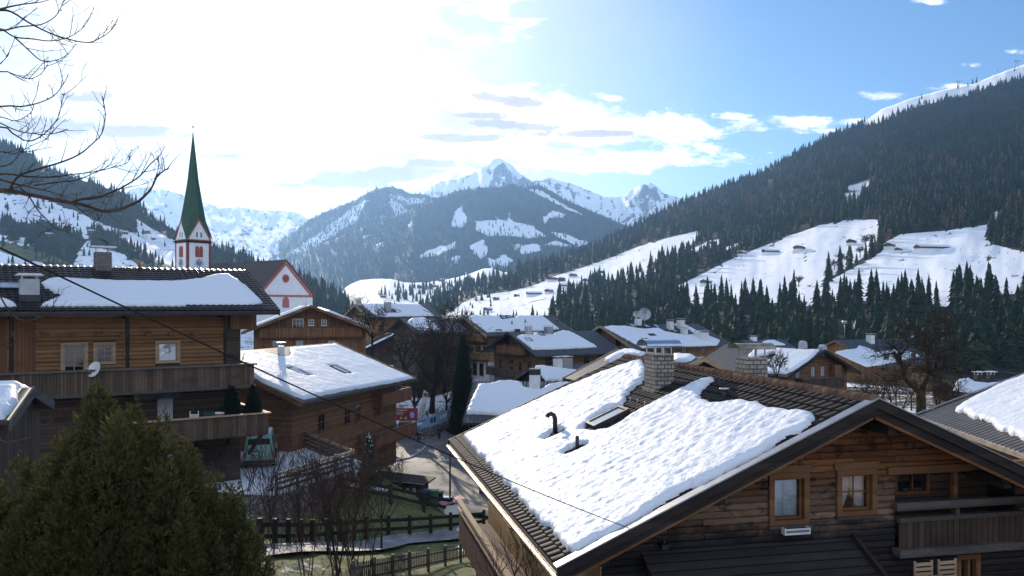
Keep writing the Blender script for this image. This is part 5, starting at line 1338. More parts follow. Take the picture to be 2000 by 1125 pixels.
    z5 = lambda x, y: (860 + x * .16, 600 + y * .16)
    s.snow(1, [z5(*q) for q in ((930, 365), (1000, 345), (1100, 350), (1140, 345), (1140, 315), (1200, 315), (1290, 340), (1370, 345), (1400, 320), (1480, 295), (1560, 296), (1650, 340), (1760, 405), (1915, 490), (1800, 498), (1500, 512), (1300, 520), (1130, 520), (1040, 450))], T=.24, res=.17, seed=41, rag=.15)
    u, t = s.px_slope(1, 1027, 649); s.chimney(1, u, .8, .75, 1.1, 'plaster_grey', capmat='metal_white'); u, t = s.px_slope(1, 1066, 648); s.chimney(1, u, .8, .95, 1.0, 'metal_grey', capmat='metal_white')
    for px, py in ((1032, 667), (1057, 656)): u, t = s.px_slope(1, px, py); s.skylight(1, u, t, .8, .9, 'glass_sky', .3)
    s.balcony('front', -3.4, 3.6, 5.0, .9, 1.05, 'wood_brown_v'); s.balcony('front', -5.6, 5.6, 1.9, 1.2, 1.0, 'wood_grey_v', 'wood_grey', 3, 2.0)
    row_of(s, 'front', (-1.8, .0, 1.8), 6.1, 1.0, 1.4, sill=False); row_of(s, 'front', (-3.6, -.8, 1.2, 3.4), 3.3, .8, 1.5, sill=False); row_of(s, 'right', (3, 6, 9.5, 12), 4.1, 1.0, 1.1)
    k = MB(); k.mm((-5.3, s.og - .03, -1), (5.3, s.L - 1.33, 1.6)); k.build('plaster_base', M('plaster_grey'), s.root)
    # chalet with satellite dishes
    s = House('chalet', 'large pale chalet with two satellite dishes and a cluster of chimneys on its snowy roof', at(1172, 636, 122), D, 20.5, 7.6, 7.6, .42, -11.3, og=1.3, oe=1.2)
    s.walls(M('wood_light_v')); s.roof(M('tile_dark'), edge=M('wood_pale'))
    z8 = lambda x, y: (1180 + x * .1778, 620 + y * .1778)
    s.snow(1, [z8(*q) for q in ((0, 110), (100, 100), (250, 108), (420, 135), (600, 122), (660, 165), (760, 180), (900, 205), (1000, 185), (930, 130), (760, 85), (780, 75), (900, 95), (1040, 165), (1270, 262), (1240, 310), (900, 322), (420, 336), (250, 245))], T=.24, res=.2, seed=42, rag=.15)
    for x, y in ((285, 75), (465, 100), (570, 98), (610, 175), (770, 150)): u, t = s.px_slope(1, *z8(x, y)); s.skylight(1, u, t, .9, 1.1)
    for x, y, w, h in ((725, 130, .8, 1.2), (840, 120, .9, 1.3), (880, 190, .8, .9), (1072, 250, 1.5, 1.2)): u, t = s.px_slope(1, *z8(x, y)); s.chimney(1, u, t, w, h, 'metal_white')
    for x, y in ((520, 210), (450, 262)): u, t = s.px_slope(1, *z8(x, y)); s.skylight(1, u, t, 1.2, .6, 'metal_dark', .3)
    for x, r in ((1244, .55), (1260, 1.0)):
        u, t = s.px_slope(1, x, 636); p = s.sl(1, u, .15); sd = MB(); sd.cyl(p, p + Vector((0, 0, 1.3)), .05, 8); c = p + Vector((0, 0, 1.7)); fwd = (Vector((0, 0, 0)) - s.l2w(c)); A = Vector((s.d.y * 1, 0, 0))
        ax = Vector((.75, -.62, .22)).normalized(); e1 = ax.cross(Vector((0, 0, 1))).normalized(); e2 = e1.cross(ax); rings = []
        for q, dd in ((.03, -.02), (.5, .06), (.85, .17), (1.0, .24)): rings.append(sd.addv([c + ax * (dd * r) + (e1 * math.cos(k * .3927) + e2 * math.sin(k * .3927)) * q * r for k in range(16)]))
        sd.smooth = True
        for r0, r1 in zip(rings, rings[1:]):
            for k in range(16): sd.face((r0 + k, r0 + (k + 1) % 16, r1 + (k + 1) % 16, r1 + k))
        sd.smooth = False
        sd.face(range(rings[0], rings[0] + 16)); sd.tube([c + e2 * -r * .8 + ax * .1, c + ax * r * .9], .03, 5); sd.build('satellite_dish', M('metal_grey'), s.roof_o)
    k = MB(); p = s.sl(1, s.px_slope(1, 1247, 636)[0], .15); k.mm((p.x - .4, p.y - .4, p.z), (p.x + .4, p.y + .4, p.z + 1.0)); k.build('chimney', M('metal_white'), s.roof_o)
    s.balcony('front', -4.2, 5.6, 4.4, 1.1, 1.0, 'wood_light_v', 'wood_pale', 3, 2.0); row_of(s, 'front', (-2.6, 0, 2.6), 5.5, 1.1, 1.6, sill=False); row_of(s, 'front', (-2.6, 0, 2.6), 2.4, 1.1, 1.4); row_of(s, 'right', (3, 7, 11, 15), 4.6, 1.0, 1.1)
    # tiled roof at the street bend
    s = House('chalet', 'low street corner house under a smooth snow blanket with one boxy metal chimney', at(926, 744, 80), (.995, -.1), 15, 5.5, 6.9, .45, -17, og=1.2, oe=1.8)
    s.walls(M('wood_dark_h')); s.roof(M('tile_left'), edge=M('wood_grey'))
    z3 = lambda x, y: (800 + x * .3023, 560 + y * .3023)
    s.snow(1, [z3(*q) for q in ((445, 640), (480, 632), (520, 635), (580, 618), (660, 614), (720, 622), (740, 655), (790, 672), (850, 668), (900, 640), (1010, 624), (1300, 618), (1300, 840), (700, 832), (560, 833), (450, 826), (365, 825), (395, 740))], T=.3, res=.12, seed=43, rag=.12)
    u, t = s.px_slope(1, *z3(810, 648)); s.chimney(1, u, t, 1.2, 1.2, 'metal_white', cap=False, dl=1.0); 
    k = MB(); p = s.sl(1, u, t); k.mm((p.x - .62, p.y - .52, p.z + 1.2), (p.x + .62, p.y + .52, p.z + 1.75)); k.build('chimney_hood', M('metal_dark'), s.roof_o)
    x0, z0 = s.px_x(935, 830, s.wr - .9); k = MB(); k.mm((s.wr - 1.8, .4, s.rf(6.9) - .9), (s.wr - .3, .55, s.rf(6.9) - .75)); k.beam((s.wr - 1.75, .5, s.rf(6.9) - 2.4), (s.wr - .4, .5, s.rf(6.9) - .9), .14, .14); k.mm((s.wr - 1.0, .42, s.rf(6.9) - 2.0), (s.wr - .86, .56, s.rf(6.9) - .3)); k.build('roof_bracket', M('wood_brown'), s.root)
    row_of(s, 'right', (3, 6, 9), 3.6, 1.0, 1.1)
    # little snowy roof with dark open gable
    s = House('shed', 'small dark gabled shed with a plump snow blanket, below the long balcony', at(1039, 716, 96), D, 9, 4.4, 4.4, .44, -14, cat='shed', og=.9, oe=.6)
    s.walls(M('wood_dark_v')); s.roof(M('tile_dark'), edge=M('wood_grey')); s.snow(1, [z3(*q) for q in ((808, 520), (850, 516), (960, 530), (1080, 545), (1060, 590), (1010, 612), (880, 612), (840, 560))], T=.26, res=.13, seed=44)
    for x, mt in ((1096, 'metal_white'), (1110, 'metal_grey')):
        u, t = s.px_slope(1, x, 722); s.chimney(1, min(max(u, .6), 8.4), .5, .9 if mt == 'metal_white' else 1.3, 1.0, mt)
    s = House('shed', 'tiny dark open gable porch tucked behind the near snowy roof', at(1132, 721, 88), (.3, .95), 6, 2.0, 2.0, .72, -13, cat='shed', og=.3, oe=.3)
    s.walls(M('wood_dark_v')); s.roof(M('tile_dark'), edge=M('wood_brown')); s.snow(1, [(.4, .8), (5.6, .5), (5.6, 2.3), (.6, 2.3)], T=.2, res=.15, px=False, seed=45)
    # roof just behind the near ridge
    s = House('chalet', 'chalet roof with two thin snow patches showing just above the near ridge tiles', at(1374, 697, 52), (-.40, .915), 10.5, 4.6, 4.6, .44, -9.5, og=.9, oe=.8)
    s.walls(M('wood_brown')); s.roof(M('tile_dark'), edge=M('wood_pale')); s.snow(-1, [z8(*q) for q in ((0, 480), (120, 410), (240, 362), (350, 366), (455, 400), (400, 425), (200, 430), (60, 500))], T=.2, res=.12, seed=46); s.snow(-1, [z8(*q) for q in ((765, 420), (850, 408), (960, 420), (1010, 440), (960, 475), (900, 490), (770, 500))], T=.2, res=.12, seed=47)
    k = MB(); k.beam((-1.6, .3, s.rf(1.6) - .35), (1.6, .3, s.rf(1.6) - .35), .12, .14); k.beam((0, .3, s.rf(1.6) - .3), (0, .3, s.r - .3), .12, .12); k.build('truss', M('wood_grey'), s.root)
    # dark gable house right of the chimneys
    s = House('chalet', 'dark wooden gable house with small pale panes, left of the gnarled tree', at(1612, 683, 100), (-.50, .87), 17, 6.6, 6.6, .46, -10.5, og=1.2, oe=1.1)
    s.walls(M('wood_brown')); s.roof(M('tile_dark'), edge=M('wood_dark'))
    z6 = lambda x, y: (1440 + x * .19, 640 + y * .19)
    s.snow(-1, [z6(*q) for q in ((100, 310), (180, 230), (300, 212), (500, 222), (700, 235), (850, 232), (750, 330), (600, 430), (500, 480), (300, 470), (90, 460))], T=.24, res=.15, seed=48, rag=.15, holes=([z6(130, 350), z6(200, 300), z6(380, 270), z6(410, 290), z6(330, 340), z6(200, 372), z6(130, 375)],))
    s.snow(1, [(1.0, .8), (4.5, .6), (5, 1.8), (1.5, 2.0)], T=.15, res=.12, px=False, seed=49); s.snow(1, [(.6, 2.3), (6, 3), (15, 3), (16, 7), (1, 7)], T=.2, res=.2, px=False, seed=50)
    for px, py in ((1557, 729), (1587, 726), (1606, 725), (1626, 726)):
        x, z = s.px_y(px, py, s.og); s.window('front', x, z, .75, 1.25, 2, 1, 'wood_frame', 'glass_sky' if px < 1610 else 'glass_dark')
    x0, z0 = s.px_y(1560, 756, s.og); s.balcony('front', -3.9, 3.4, z0, 1.2, 1.15, 'wood_dark_v', 'wood_grey', 0); k = MB(); k.mm((2.2, s.og - .9, z0 + .9), (3.4, s.og + .0, s.rf(3.4) - .4)); k.build('balcony_screen', M('wood_brown_v'), s.root)
    for u, t in ((1.3, 1.2), (3.6, -.6)):
        p = s.sl(1, u, max(t, .25)); q = MB(); ring = []
        for xx in (-.35, .35): ring.append(q.addv([p + Vector((.42 * math.cos(a), xx, .55 + .5 * math.sin(a))) for a in np.linspace(0, math.pi, 10)] + [p + Vector((-.42, xx, -.3)), p + Vector((.42, xx, -.3))]))
        q.face(range(ring[0], ring[0] + 12)); q.face(reversed(range(ring[1], ring[1] + 12)))
        for e in range(12): q.face((ring[0] + e, ring[1] + e, ring[1] + (e + 1) % 12, ring[0] + (e + 1) % 12))
        q.build('chimney', M('plaster_grey'), s.roof_o)
    # big house behind it
    s = House('chalet', 'large chalet with a white chimney and mast, its snowy slope behind the gnarled tree', at(1630, 664, 133), (.88, .47), 15.5, 8.5, 8.5, .44, -13, og=1.2, oe=1.2)
    s.walls(M('wood_light_v')); s.roof(M('tile_dark'), edge=M('wood_brown'))
    s.snow(1, [z6(*q) for q in ((1110, 235), (1220, 222), (1240, 190), (1320, 210), (1430, 262), (1520, 240), (1600, 230), (1760, 250), (1880, 298), (1700, 335), (1500, 380), (1330, 405), (1200, 350), (1000, 255))], T=.22, res=.2, seed=51, rag=.15, holes=([z6(1270, 262), z6(1360, 290), z6(1450, 268), z6(1400, 305), z6(1330, 295)],))
    u, t = s.px_slope(1, 1700, 669); s.chimney(1, u, t, .95, 1.2, 'plaster_white', capmat='metal_grey'); u, t = s.px_slope(1, 1648, 663); p = s.sl(1, u, .1)
    k = MB(); k.cyl(p, p + Vector((0, 0, 3.0)), .04, 6); k.lathe(p + Vector((0, 0, 2.6)), [(.03, 0), (.35, .04), (.42, .5), (.2, .6)], 12); k.build('roof_mast', M('metal_grey'), s.roof_o)
    row_of(s, 'right', (3, 6, 9.5, 12.5), 4.8, 1.1, 1.3, frame='wood_frame'); s.balcony('right', 2, 13.5, 3.0, 1.1, 1.0, 'wood_brown_v')
    # dark distant roof
    s = House('chalet', 'distant dark roofed chalet with one small capped chimney between chimney hood and forest', at(1448, 664, 175), (.93, .37), 11, 6.5, 6.5, .36, -20, og=1, oe=1)
    s.walls(M('wood_dark_h')); s.roof(M('tile_dark')); s.snow(1, [(1488, 668), (1500, 665), (1512, 665), (1535, 674), (1510, 675)], T=.15, res=.2, seed=52); u, t = s.px_slope(1, 1471, 664); s.chimney(1, max(u, 1), .3, 1.0, .7, 'plaster_white'); row_of(s, 'right', (2, 5), 6, 1, 1)
    # snowy roof by the right edge of the orchard
    s = House('shed', 'low outbuilding under wavy snow with two small capped flues beyond the orchard', at(1850, 741, 70), (.99, .12), 8.5, 3.2, 3.2, .36, -10.5, cat='shed', og=.5, oe=.5)
    s.walls(M('wood_dark_h')); s.roof(M('tile_dark')); s.snow(1, [(1862, 764), (1868, 745), (1890, 742), (1905, 750), (1925, 752), (1975, 747), (1970, 765), (1900, 768)], T=.3, res=.1, seed=53)
    for u in (3.2, 4.4): s.chimney(-1, u, .5, .5, .5, 'metal_dark', capmat='metal_white')
    # neighbour at the right edge
    s = House('log_house', 'neighbouring house with a bright gutter and ragged snow sheet, right of the gnarled tree', (21.0, 8.4, -1.7), (.112, .994), 25.0, 7.0, 7.0, .41, -9.5, og=1.2, oe=1.4)
    s.walls(M('wood_log')); s.roof(M('tile_brown'), edge=M('wood_grey'))
    k = MB(); e = -7.08; k.mm((e - .06, 0, s.rf(7) - .16), (e + .08, s.L, s.rf(7) - .02)); k.build('gutter', M('metal_gutter'), s.root); k = MB(); k.prism([(0, s.L + .08, s.r + .09), (-7.1, s.L + .08, s.rf(7.1) + .09), (-7.1, s.L + .08, s.rf(7.1) + .05), (0, s.L + .08, s.r + .05)], (0, .05, 0)); k.build('verge_flashing', M('metal_grey'), s.root)
    z4 = lambda x, y: (1300 + x * .35, 600 + y * .35)
    s.snow(-1, [z4(*q) for q in ((1620, 578), (1700, 530), (1800, 480), (1900, 430), (2000, 395), (2300, 260), (2500, 600), (2300, 900), (2100, 800), (1980, 735), (1850, 680), (1830, 650), (1720, 625), (1680, 598))], T=.13, res=.09, seed=54, mat='snow_near', amp=.06, rag=.14)
    row_of(s, 'left', (-22.6, -20.4, -18), 3.3, .9, 1.2, frame='wood_pale', glass='glass_sky'); s.balcony('left', -24, -14, 1.2, 1.2, 1.0, 'wood_grey_v')
    # shed at the left edge
    s = House('shed', 'plank shed with a smooth loaf of snow on its roof, left of the big evergreen', at(-260, 765, 25), (.96, .28), 4.5, 2.4, 2.4, .30, -8.2, cat='shed', og=.3, oe=.3, th=.14)
    s.walls(M('wood_grey_v')); s.roof(M('tile_dark'), edge=M('wood_grey')); s.snow(1, [(.2, .1), (4.1, .1), (4.4, 1.2), (4.35, 2.45), (.2, 2.45)], T=.20, res=.08, px=False, seed=55, amp=.02, rag=.03); s.snow(-1, [(.2, .1), (4.1, .1), (4.3, 2.4), (.2, 2.4)], T=.28, res=.12, px=False, seed=56)
    # grey sheet roof behind the long house
    s = House('barn', 'long low barn of grey sheet roofing peeking over the tiled ridge left of the church', at(-60, 514, 78), (.85, .53), 13, 5, 5, .35, -6, cat='barn', og=.4, oe=.4)
    s.walls(M('wood_dark_v')); s.roof(M('metal_dark'))
    # lower shed roof at the bottom edge
    s = House('shed', 'dark low shed roof with a pale edge beam at the foot of the near house', Vector((1.2, 13.0, -6.9)), (-.12, 1), 7.5, 4.6, 1.6, .22, -11, cat='shed', og=.3, oe=.3, th=.14)
    s.walls(M('wood_dark_v')); s.roof(M('tile_dark'), edge=M('wood_pale'))
village()

# ------------------------------------------------------------ church
def church():
    Yc = 190.0; c = at(377, 597, Yc); zb = -9.0; rt = empty('church_tower', (c.x, c.y, zb), R(45) - math.atan2(c.x, c.y) * .0 + R(3))
    tag(rt, 'white church tower with red corner stripes, a clock and a tall slender green spire', 'church tower')
    e = 14.7 - zb; s = 2.85                                  # eaves height, half side
    MB().mm((-s, -s, -2), (s, s, e)).build('shaft', M('plaster_white'), rt)
    m = MB()
    for i in (-1, 1):
        for j in (-1, 1): m.mm((i * s - .30, j * s - .30, -2), (i * s + .30, j * s + .30, e)) if 0 else m.box((i * (s - .22), j * (s - .22), e / 2 - 1), (.5, .5, e + 2))
    for i in (-1, 1):
        for j in (-1, 1): m.box((i * (s - .235), j * (s - .235), e / 2 - 1), (.53, .53, e + 1.9))
    m.build('corner_stripes', M('trim_red'), rt)
    m = MB(); o = s + .42; m.mm((-o, -o, e), (o, o, e + .22)); m.mm((-s - .15, -s - .15, e - .30), (s + .15, s + .15, e)); m.build('cornice', [M('wood_dark')], rt)
    gz1 = 19.55 - zb                                         # gable peaks
    m = MB()
    for k in range(4):
        q = Matrix.Rotation(k * math.pi / 2, 3, 'Z')
        m.prism([q @ Vector((-s + .1, -s, e + .22)), q @ Vector((s - .1, -s, e + .22)), q @ Vector((0, -s, gz1))], q @ Vector((0, .3, 0)))
    m.build('gables', M('plaster_white'), rt)
    m = MB()
    for k in range(4):
        q = Matrix.Rotation(k * math.pi / 2, 3, 'Z')
        for sg in (-1, 1): m.beam(q @ Vector((sg * (s + .05), -s - .02, e + .3)), q @ Vector((0, -s - .02, gz1 + .1)), .16, .34)
        m.beam(q @ Vector((-s, -s - .01, e + .36)), q @ Vector((s, -s - .01, e + .36)), .1, .3)
    m.build('gable_trim', M('trim_red'), rt)
    m = MB()
    for k in range(4):
        q = Matrix.Rotation(k * math.pi / 2, 3, 'Z')
        for dx in (-.5, .5): m.prism([q @ Vector((dx - .17, -s - .03, e + 1.0)), q @ Vector((dx + .17, -s - .03, e + 1.0)), q @ Vector((dx + .17, -s - .03, e + 2.0)), q @ Vector((dx, -s - .03, e + 2.25)), q @ Vector((dx - .17, -s - .03, e + 2.0))], q @ Vector((0, .06, 0)))
    m.build('gable_slits', M('glass_dark'), rt)
    # spire
    V = []; Fc = []
    lev = [(gz1 + .15, 2.9), (24.8 - zb, 1.98), (29 - zb, 1.30), (33 - zb, .86), (37 - zb, .42), (40.3 - zb, .06)]
    m = MB(); m.smooth = False; rings = []
    for z, r in lev: rings.append(m.addv([(r * math.cos(k * math.pi / 4 - math.pi / 2), r * math.sin(k * math.pi / 4 - math.pi / 2), z) for k in range(8)]))
    for a, b in zip(rings, rings[1:]):
        for k in range(8): m.face((a + k, a + (k + 1) % 8, b + (k + 1) % 8, b + k))
    cs = m.addv([(s + .45, -s - .45, e + .2), (s + .45, s + .45, e + .2), (-s - .45, s + .45, e + .2), (-s - .45, -s - .45, e + .2)])
    for k in range(4):
        p1 = rings[0] + 2 * k; kk = rings[0] + 2 * k + 1; p2 = rings[0] + (2 * k + 2) % 8; m.face((cs + k, kk, p1)); m.face((cs + k, p2, kk))
    m.build('spire', M('spire_green'), rt)
    m = MB(); zt = 40.3 - zb; m.cyl((0, 0, zt - .2), (0, 0, zt + 1.0), .06, 8); m.lathe((0, 0, zt + .9), [(.04, 0), (.22, .12), (.28, .28), (.2, .44), (.04, .55)], 12); m.cyl((0, 0, zt + 1.4), (0, 0, zt + 2.6), .04, 6); m.box((0, 0, zt + 2.1), (.7, .06, .06)); m.build('cross', M('gold'), rt)
    # belfry windows and clock on the two seen faces
    for k in range(4):
        q = Matrix.Rotation(k * math.pi / 2, 3, 'Z'); zc = e - 3.6
        fr = MB(); arch = [(-.95, 0), (.95, 0), (.95, 2.0)] + [(.48 + .47 * math.cos(a), 2.0 + .62 * math.sin(a)) for a in np.linspace(0, math.pi, 7)] + [(-.48 + .47 * math.cos(a), 2.0 + .62 * math.sin(a)) for a in np.linspace(0, math.pi, 7)]
        fr.prism([q @ Vector((x, -s - .05, zc + z)) for x, z in arch], q @ Vector((0, .1, 0))); w = fr.build('belfry_window', M('trim_red'), rt)
        for sg in (-1, 1):
            sh = MB(); a2 = [(sg * .48 - .36, .15), (sg * .48 + .36, .15), (sg * .48 + .36, 1.95)] + [(sg * .48 + .36 * math.cos(a), 1.95 + .5 * math.sin(a)) for a in np.linspace(0, math.pi, 7)]
            sh.prism([q @ Vector((x, -s - .09, zc + z)) for x, z in a2], q @ Vector((0, .05, 0))); sh.build('louvre', M('shutter_red'), w)
        if k in (0, 1, 2, 3):
            cl = MB(); cz = zc - 1.3; r = 1.15
            cl.prism([q @ Vector((r * math.cos(a), -s - .06, cz + r * math.sin(a))) for a in np.linspace(0, 2 * math.pi, 25)[:-1]], q @ Vector((0, .09, 0))); o = cl.build('clock', M('white_paint'), rt)
            d = MB(); d.prism([q @ Vector((.62 * math.cos(a), -s - .10, cz + .62 * math.sin(a))) for a in np.linspace(0, 2 * math.pi, 21)[:-1]], q @ Vector((0, .05, 0))); d.build('clock_dial', M('clock_blue'), o)
            d = MB()
            for h in range(12):
                a = h * math.pi / 6; rr = Matrix.Rotation(-a, 3, 'Y'); d.box(q @ (rr @ Vector((0, 0, .88)) + Vector((0, -s - .09, cz))), (.11, .06, .34) if 0 else (.12, .12, .30))
            d.build('hour_marks', M('sign_dark'), o)
            d = MB(); d.beam(q @ Vector((0, -s - .13, cz)), q @ Vector((.35, -s - .13, cz + .28)), .05, .1); d.beam(q @ Vector((0, -s - .13, cz)), q @ Vector((-.15, -s - .13, cz + .75)), .04, .08); d.build('clock_hands', M('gold'), o)
    s2 = House('church', 'church nave with steep dark roof and white gable pierced by a round red window', at(560, 507, 182), (-.80, .60), 32, 8.0, 8.0, 1.0, -10, cat='church', og=.35, oe=.5, th=.3)
    s2.walls(M('plaster_white'), deep=2); s2.roof(M('church_roof'), edge=M('shutter_red'))
    m = MB()
    for sg in (-1, 1):
        p0 = Vector((sg * 7.35, .30, s2.rf(7.35) - .9)); p1 = Vector((0, .30, s2.r - .9)); m.beam(p0, p1, .08, .5)
    m.mm((-7.5, .24, s2.rf(7.5) - .8), (7.5, .34, s2.rf(7.5) - .35)); m.build('gable_trim', M('trim_red'), s2.root)
    m = MB(); cz = s2.r - 4.2; m.prism([(.95 * math.cos(a), .28, cz + .95 * math.sin(a)) for a in np.linspace(0, 2 * math.pi, 25)[:-1]], (0, .08, 0)); o = m.build('round_window', M('trim_red'), s2.root)
    m = MB(); m.prism([(.62 * math.cos(a), .25, cz + .62 * math.sin(a)) for a in np.linspace(0, 2 * math.pi, 21)[:-1]], (0, .05, 0)); m.build('pane', M('shutter_red'), o)
    m = MB(); cz = s2.rf(7.5) - 3.2; m.prism([(-.9, .28, cz), (.9, .28, cz), (.9, .28, cz + 1.5)] + [(.9 * math.cos(a), .28, cz + 1.5 + .9 * math.sin(a)) for a in np.linspace(.2, math.pi, 9)], (0, .08, 0)); m.build('arched_window', M('trim_red'), s2.root)
    m = MB(); m.cyl((0, .5, s2.r), (0, .5, s2.r + 1.0), .05, 6); m.lathe((0, .5, s2.r + .9), [(.03, 0), (.2, .1), (.25, .25), (.15, .4), (.03, .48)], 10); m.cyl((0, .5, s2.r + 1.3), (0, .5, s2.r + 2.4), .04, 6); m.box((0, .5, s2.r + 1.95), (.6, .05, .05)); m.build('cross', M('gold'), s2.root)
church()

# ------------------------------------------------------------ evergreens near by
def sprays(name, pts, dirs, size, mat, parent, seed, n_leaf=6, flat=.35):
    """fans of narrow scale-leaves: one fan at each point"""
    rs = np.random.RandomState(seed); N = len(pts); V = []; Fc = []
    pts = np.asarray(pts); dirs = np.asarray(dirs)
    for k in range(n_leaf):
        a = rs.normal(0, 1, (N, 3)); d = dirs + a * flat + np.array([0, 0, .12]); d /= np.linalg.norm(d, axis=1)[:, None]
        sd = np.cross(d, rs.normal(0, 1, (N, 3))); sd /= np.linalg.norm(sd, axis=1)[:, None] + 1e-9
        L = size * (.6 + .8 * rs.rand(N))[:, None]; w = L * .17; b = pts + rs.normal(0, size * .22, (N, 3))
        V.append(np.stack([b, b + d * L * .5 + sd * w, b + d * L, b + d * L * .45 - sd * w], 1))
    V = np.concatenate(V, 0); n = len(V); Fc = np.arange(n * 4).reshape(n, 4)
    return np_mesh(name, V.reshape(-1, 3), Fc, M(mat), parent=parent)
def evergreen(name, label, base, lobes, size, count, mat, seed, core=True, cat='tree', trunk_r=.16, group=None, n_leaf=6, inner=0):
    """lobes: (x, y, z0, z1, r) cones, relative to the base"""
    rs = np.random.RandomState(seed); rt = empty(name, base); tag(rt, label, cat, group)
    P, D = [], []; tot = sum(l[4] * (l[3] - l[2]) for l in lobes)
    for (x, y, z0, z1, r) in lobes:
        n = int(count * r * (z1 - z0) / tot); f = 1 - np.sqrt(rs.rand(n)) * .999; a = rs.rand(n) * 6.283
        nz = .80 + .55 * perlin(a * 2.2 + x * 3, f * 9, seed + 1) + .38 * perlin(a * 6, f * 22 + y, seed + 2)
        prof = np.minimum((1 - f) ** .8, .25 + 2.2 * f + .45); rr = r * prof * nz * (1 - .38 * rs.rand(n) ** 2.2 + .22 * rs.rand(n) * (rs.rand(n) < .07))
        P.append(np.stack([x + np.cos(a) * rr, y + np.sin(a) * rr, z0 + (z1 - z0) * f], 1)); D.append(np.stack([np.cos(a) * .8, np.sin(a) * .8, np.full(n, .55) + .5 * f], 1))
    P = np.concatenate(P); D = np.concatenate(D); D /= np.linalg.norm(D, axis=1)[:, None]
    if inner:
        k = rs.randint(0, len(P), inner); ax = np.array([0, 0, 1.]); Pi = P[k].copy()
        cxy = np.array([[lobes[0][0], lobes[0][1]]]); Pi[:, :2] = cxy + (Pi[:, :2] - cxy) * .80; Pi[:, 2] -= .22
        o1 = sprays('crown', Pi, D[k], .20, mat, None, seed + 9, 4); o2 = sprays('crown', P, D, size, mat, None, seed + 3, n_leaf)
        v1 = np.empty(len(o1.data.vertices) * 3, np.float32); o1.data.vertices.foreach_get('co', v1); v2 = np.empty(len(o2.data.vertices) * 3, np.float32); o2.data.vertices.foreach_get('co', v2)
        V = np.concatenate([v1, v2]).reshape(-1, 3); bpy.data.objects.remove(o1); bpy.data.objects.remove(o2); np_mesh('crown', V, np.arange(len(V)).reshape(-1, 4), M(mat), parent=rt)
    else: sprays('crown', P, D, size, mat, rt, seed + 3, n_leaf)
    m = MB()
    for (x, y, z0, z1, r) in lobes[:1]: m.tube([(x, y, -.3), (x * .9, y, (z1) * .4), (x, y, z1 * .92)], [trunk_r, trunk_r * .7, .02], 7)
    m.build('trunk', M('bark'), rt)
    return rt
def near_evergreens():
    Y = 16.5; b = Vector((-8.1, Y, gzf(-8.1, Y))); zb = b.z
    def lobe(px, py, dy, r, bot=.0): p = at(px, py, Y + dy); return (p.x - b.x, dy, bot, p.z - zb, r)
    L = [lobe(192, 742, .3, 2.0), lobe(262, 775, -.4, 1.5), lobe(318, 795, .4, 1.35), lobe(120, 838, -.3, 1.5), lobe(40, 880, .2, 1.5), lobe(372, 868, -.2, 1.4), lobe(425, 920, .3, 1.25), lobe(465, 968, 0, 1.0), lobe(-60, 930, .3, 1.6), lobe(230, 800, -1.0, 1.6), lobe(150, 880, -1.2, 1.6), lobe(330, 900, -1.0, 1.5), lobe(60, 960, -1.0, 1.5), lobe(470, 1040, -.5, .9), lobe(400, 1000, -1.0, 1.2)]
    q = random.Random(6)
    for i in range(34):
        x, y, z0, z1, r = q.choice(L[:15]); a = q.uniform(0, 6.28); f = q.uniform(.35, .95); rr_ = r * (1 - f) ** .8 * .9; zt = z0 + (z1 - z0) * f; L.append((x + math.cos(a) * rr_, y + math.sin(a) * rr_ , zt - 1.2, zt + q.uniform(.35, .75), q.uniform(.35, .55)))
    evergreen('evergreen_tree', 'big bushy golden green evergreen filling the lower left corner', b, L, .075, 66000, 'thuja', 21, trunk_r=.22, n_leaf=5, inner=17000)
    xt, zt, u0, u1 = HL.terrace
    for px, wd, hh, lab in ((452, 1.3, 2.45, 'narrow clipped conifer in a tub on the terrace, nearer the white chair'), (494, 1.3, 2.35, 'clipped conifer in a tub at the outer corner of the plank terrace')):
        u, _ = HL.px_x(px, 800, xt - .7); w = HL.l2w((xt - .7, u, zt + .01))
        rt = evergreen('conifer_shrub', lab, w, [(0, 0, .35, hh, .62)], .13, 2600, 'needle_yew', 40 + px, cat='shrub', trunk_r=.05)
        MB().lathe((0, 0, 0), [(.22, 0), (.28, .38), (.30, .40), (.26, .40)], 14).build('tub', M('terracotta'), rt)
    p = at(905, 742, 108); p.z = gzf(p.x, p.y)
    evergreen('cypress', 'tall dark columnar evergreen standing in front of the three storey chalet', p, [(0, 0, .2, (HZ - 650) / F * 108 - p.z, 1.75), (.7, 0, .2, 5.5, 1.3), (-.6, .3, .2, 6.5, 1.3)], .42, 5200, 'needle_yew', 50)
    p = ground_at(720, 948); p = Vector((p.x, p.y, p.z)); top = (HZ - 838) / F * p.y - p.z
    rt = empty('christmas_tree', p); tag(rt, 'slim spruce hung with little lights beside the fenced parking deck', 'spruce')
    V, Fc = conifer(16, 15, .25, 77, jitter=.38); np_mesh('crown', V * top, Fc, M('needle'), parent=rt, attrs=dict(tint=np.zeros(len(V))))
    MB().cyl((0, 0, 0), (0, 0, top * .5), .09, 7).build('trunk', M('bark'), rt)
    m = MB(); r = random.Random(4)
    for i in range(46): f = r.random(); a = r.random() * 6.28; q = top * .23 * (1 - f) ** .85; m.lathe((q * math.cos(a), q * math.sin(a), top * (.08 + .86 * f)), [(.01, -.04), (.045, 0), (.01, .04)], 6)
    m.build('light_string', M('white_paint'), rt)['kind'] = 'stuff'
near_evergreens()

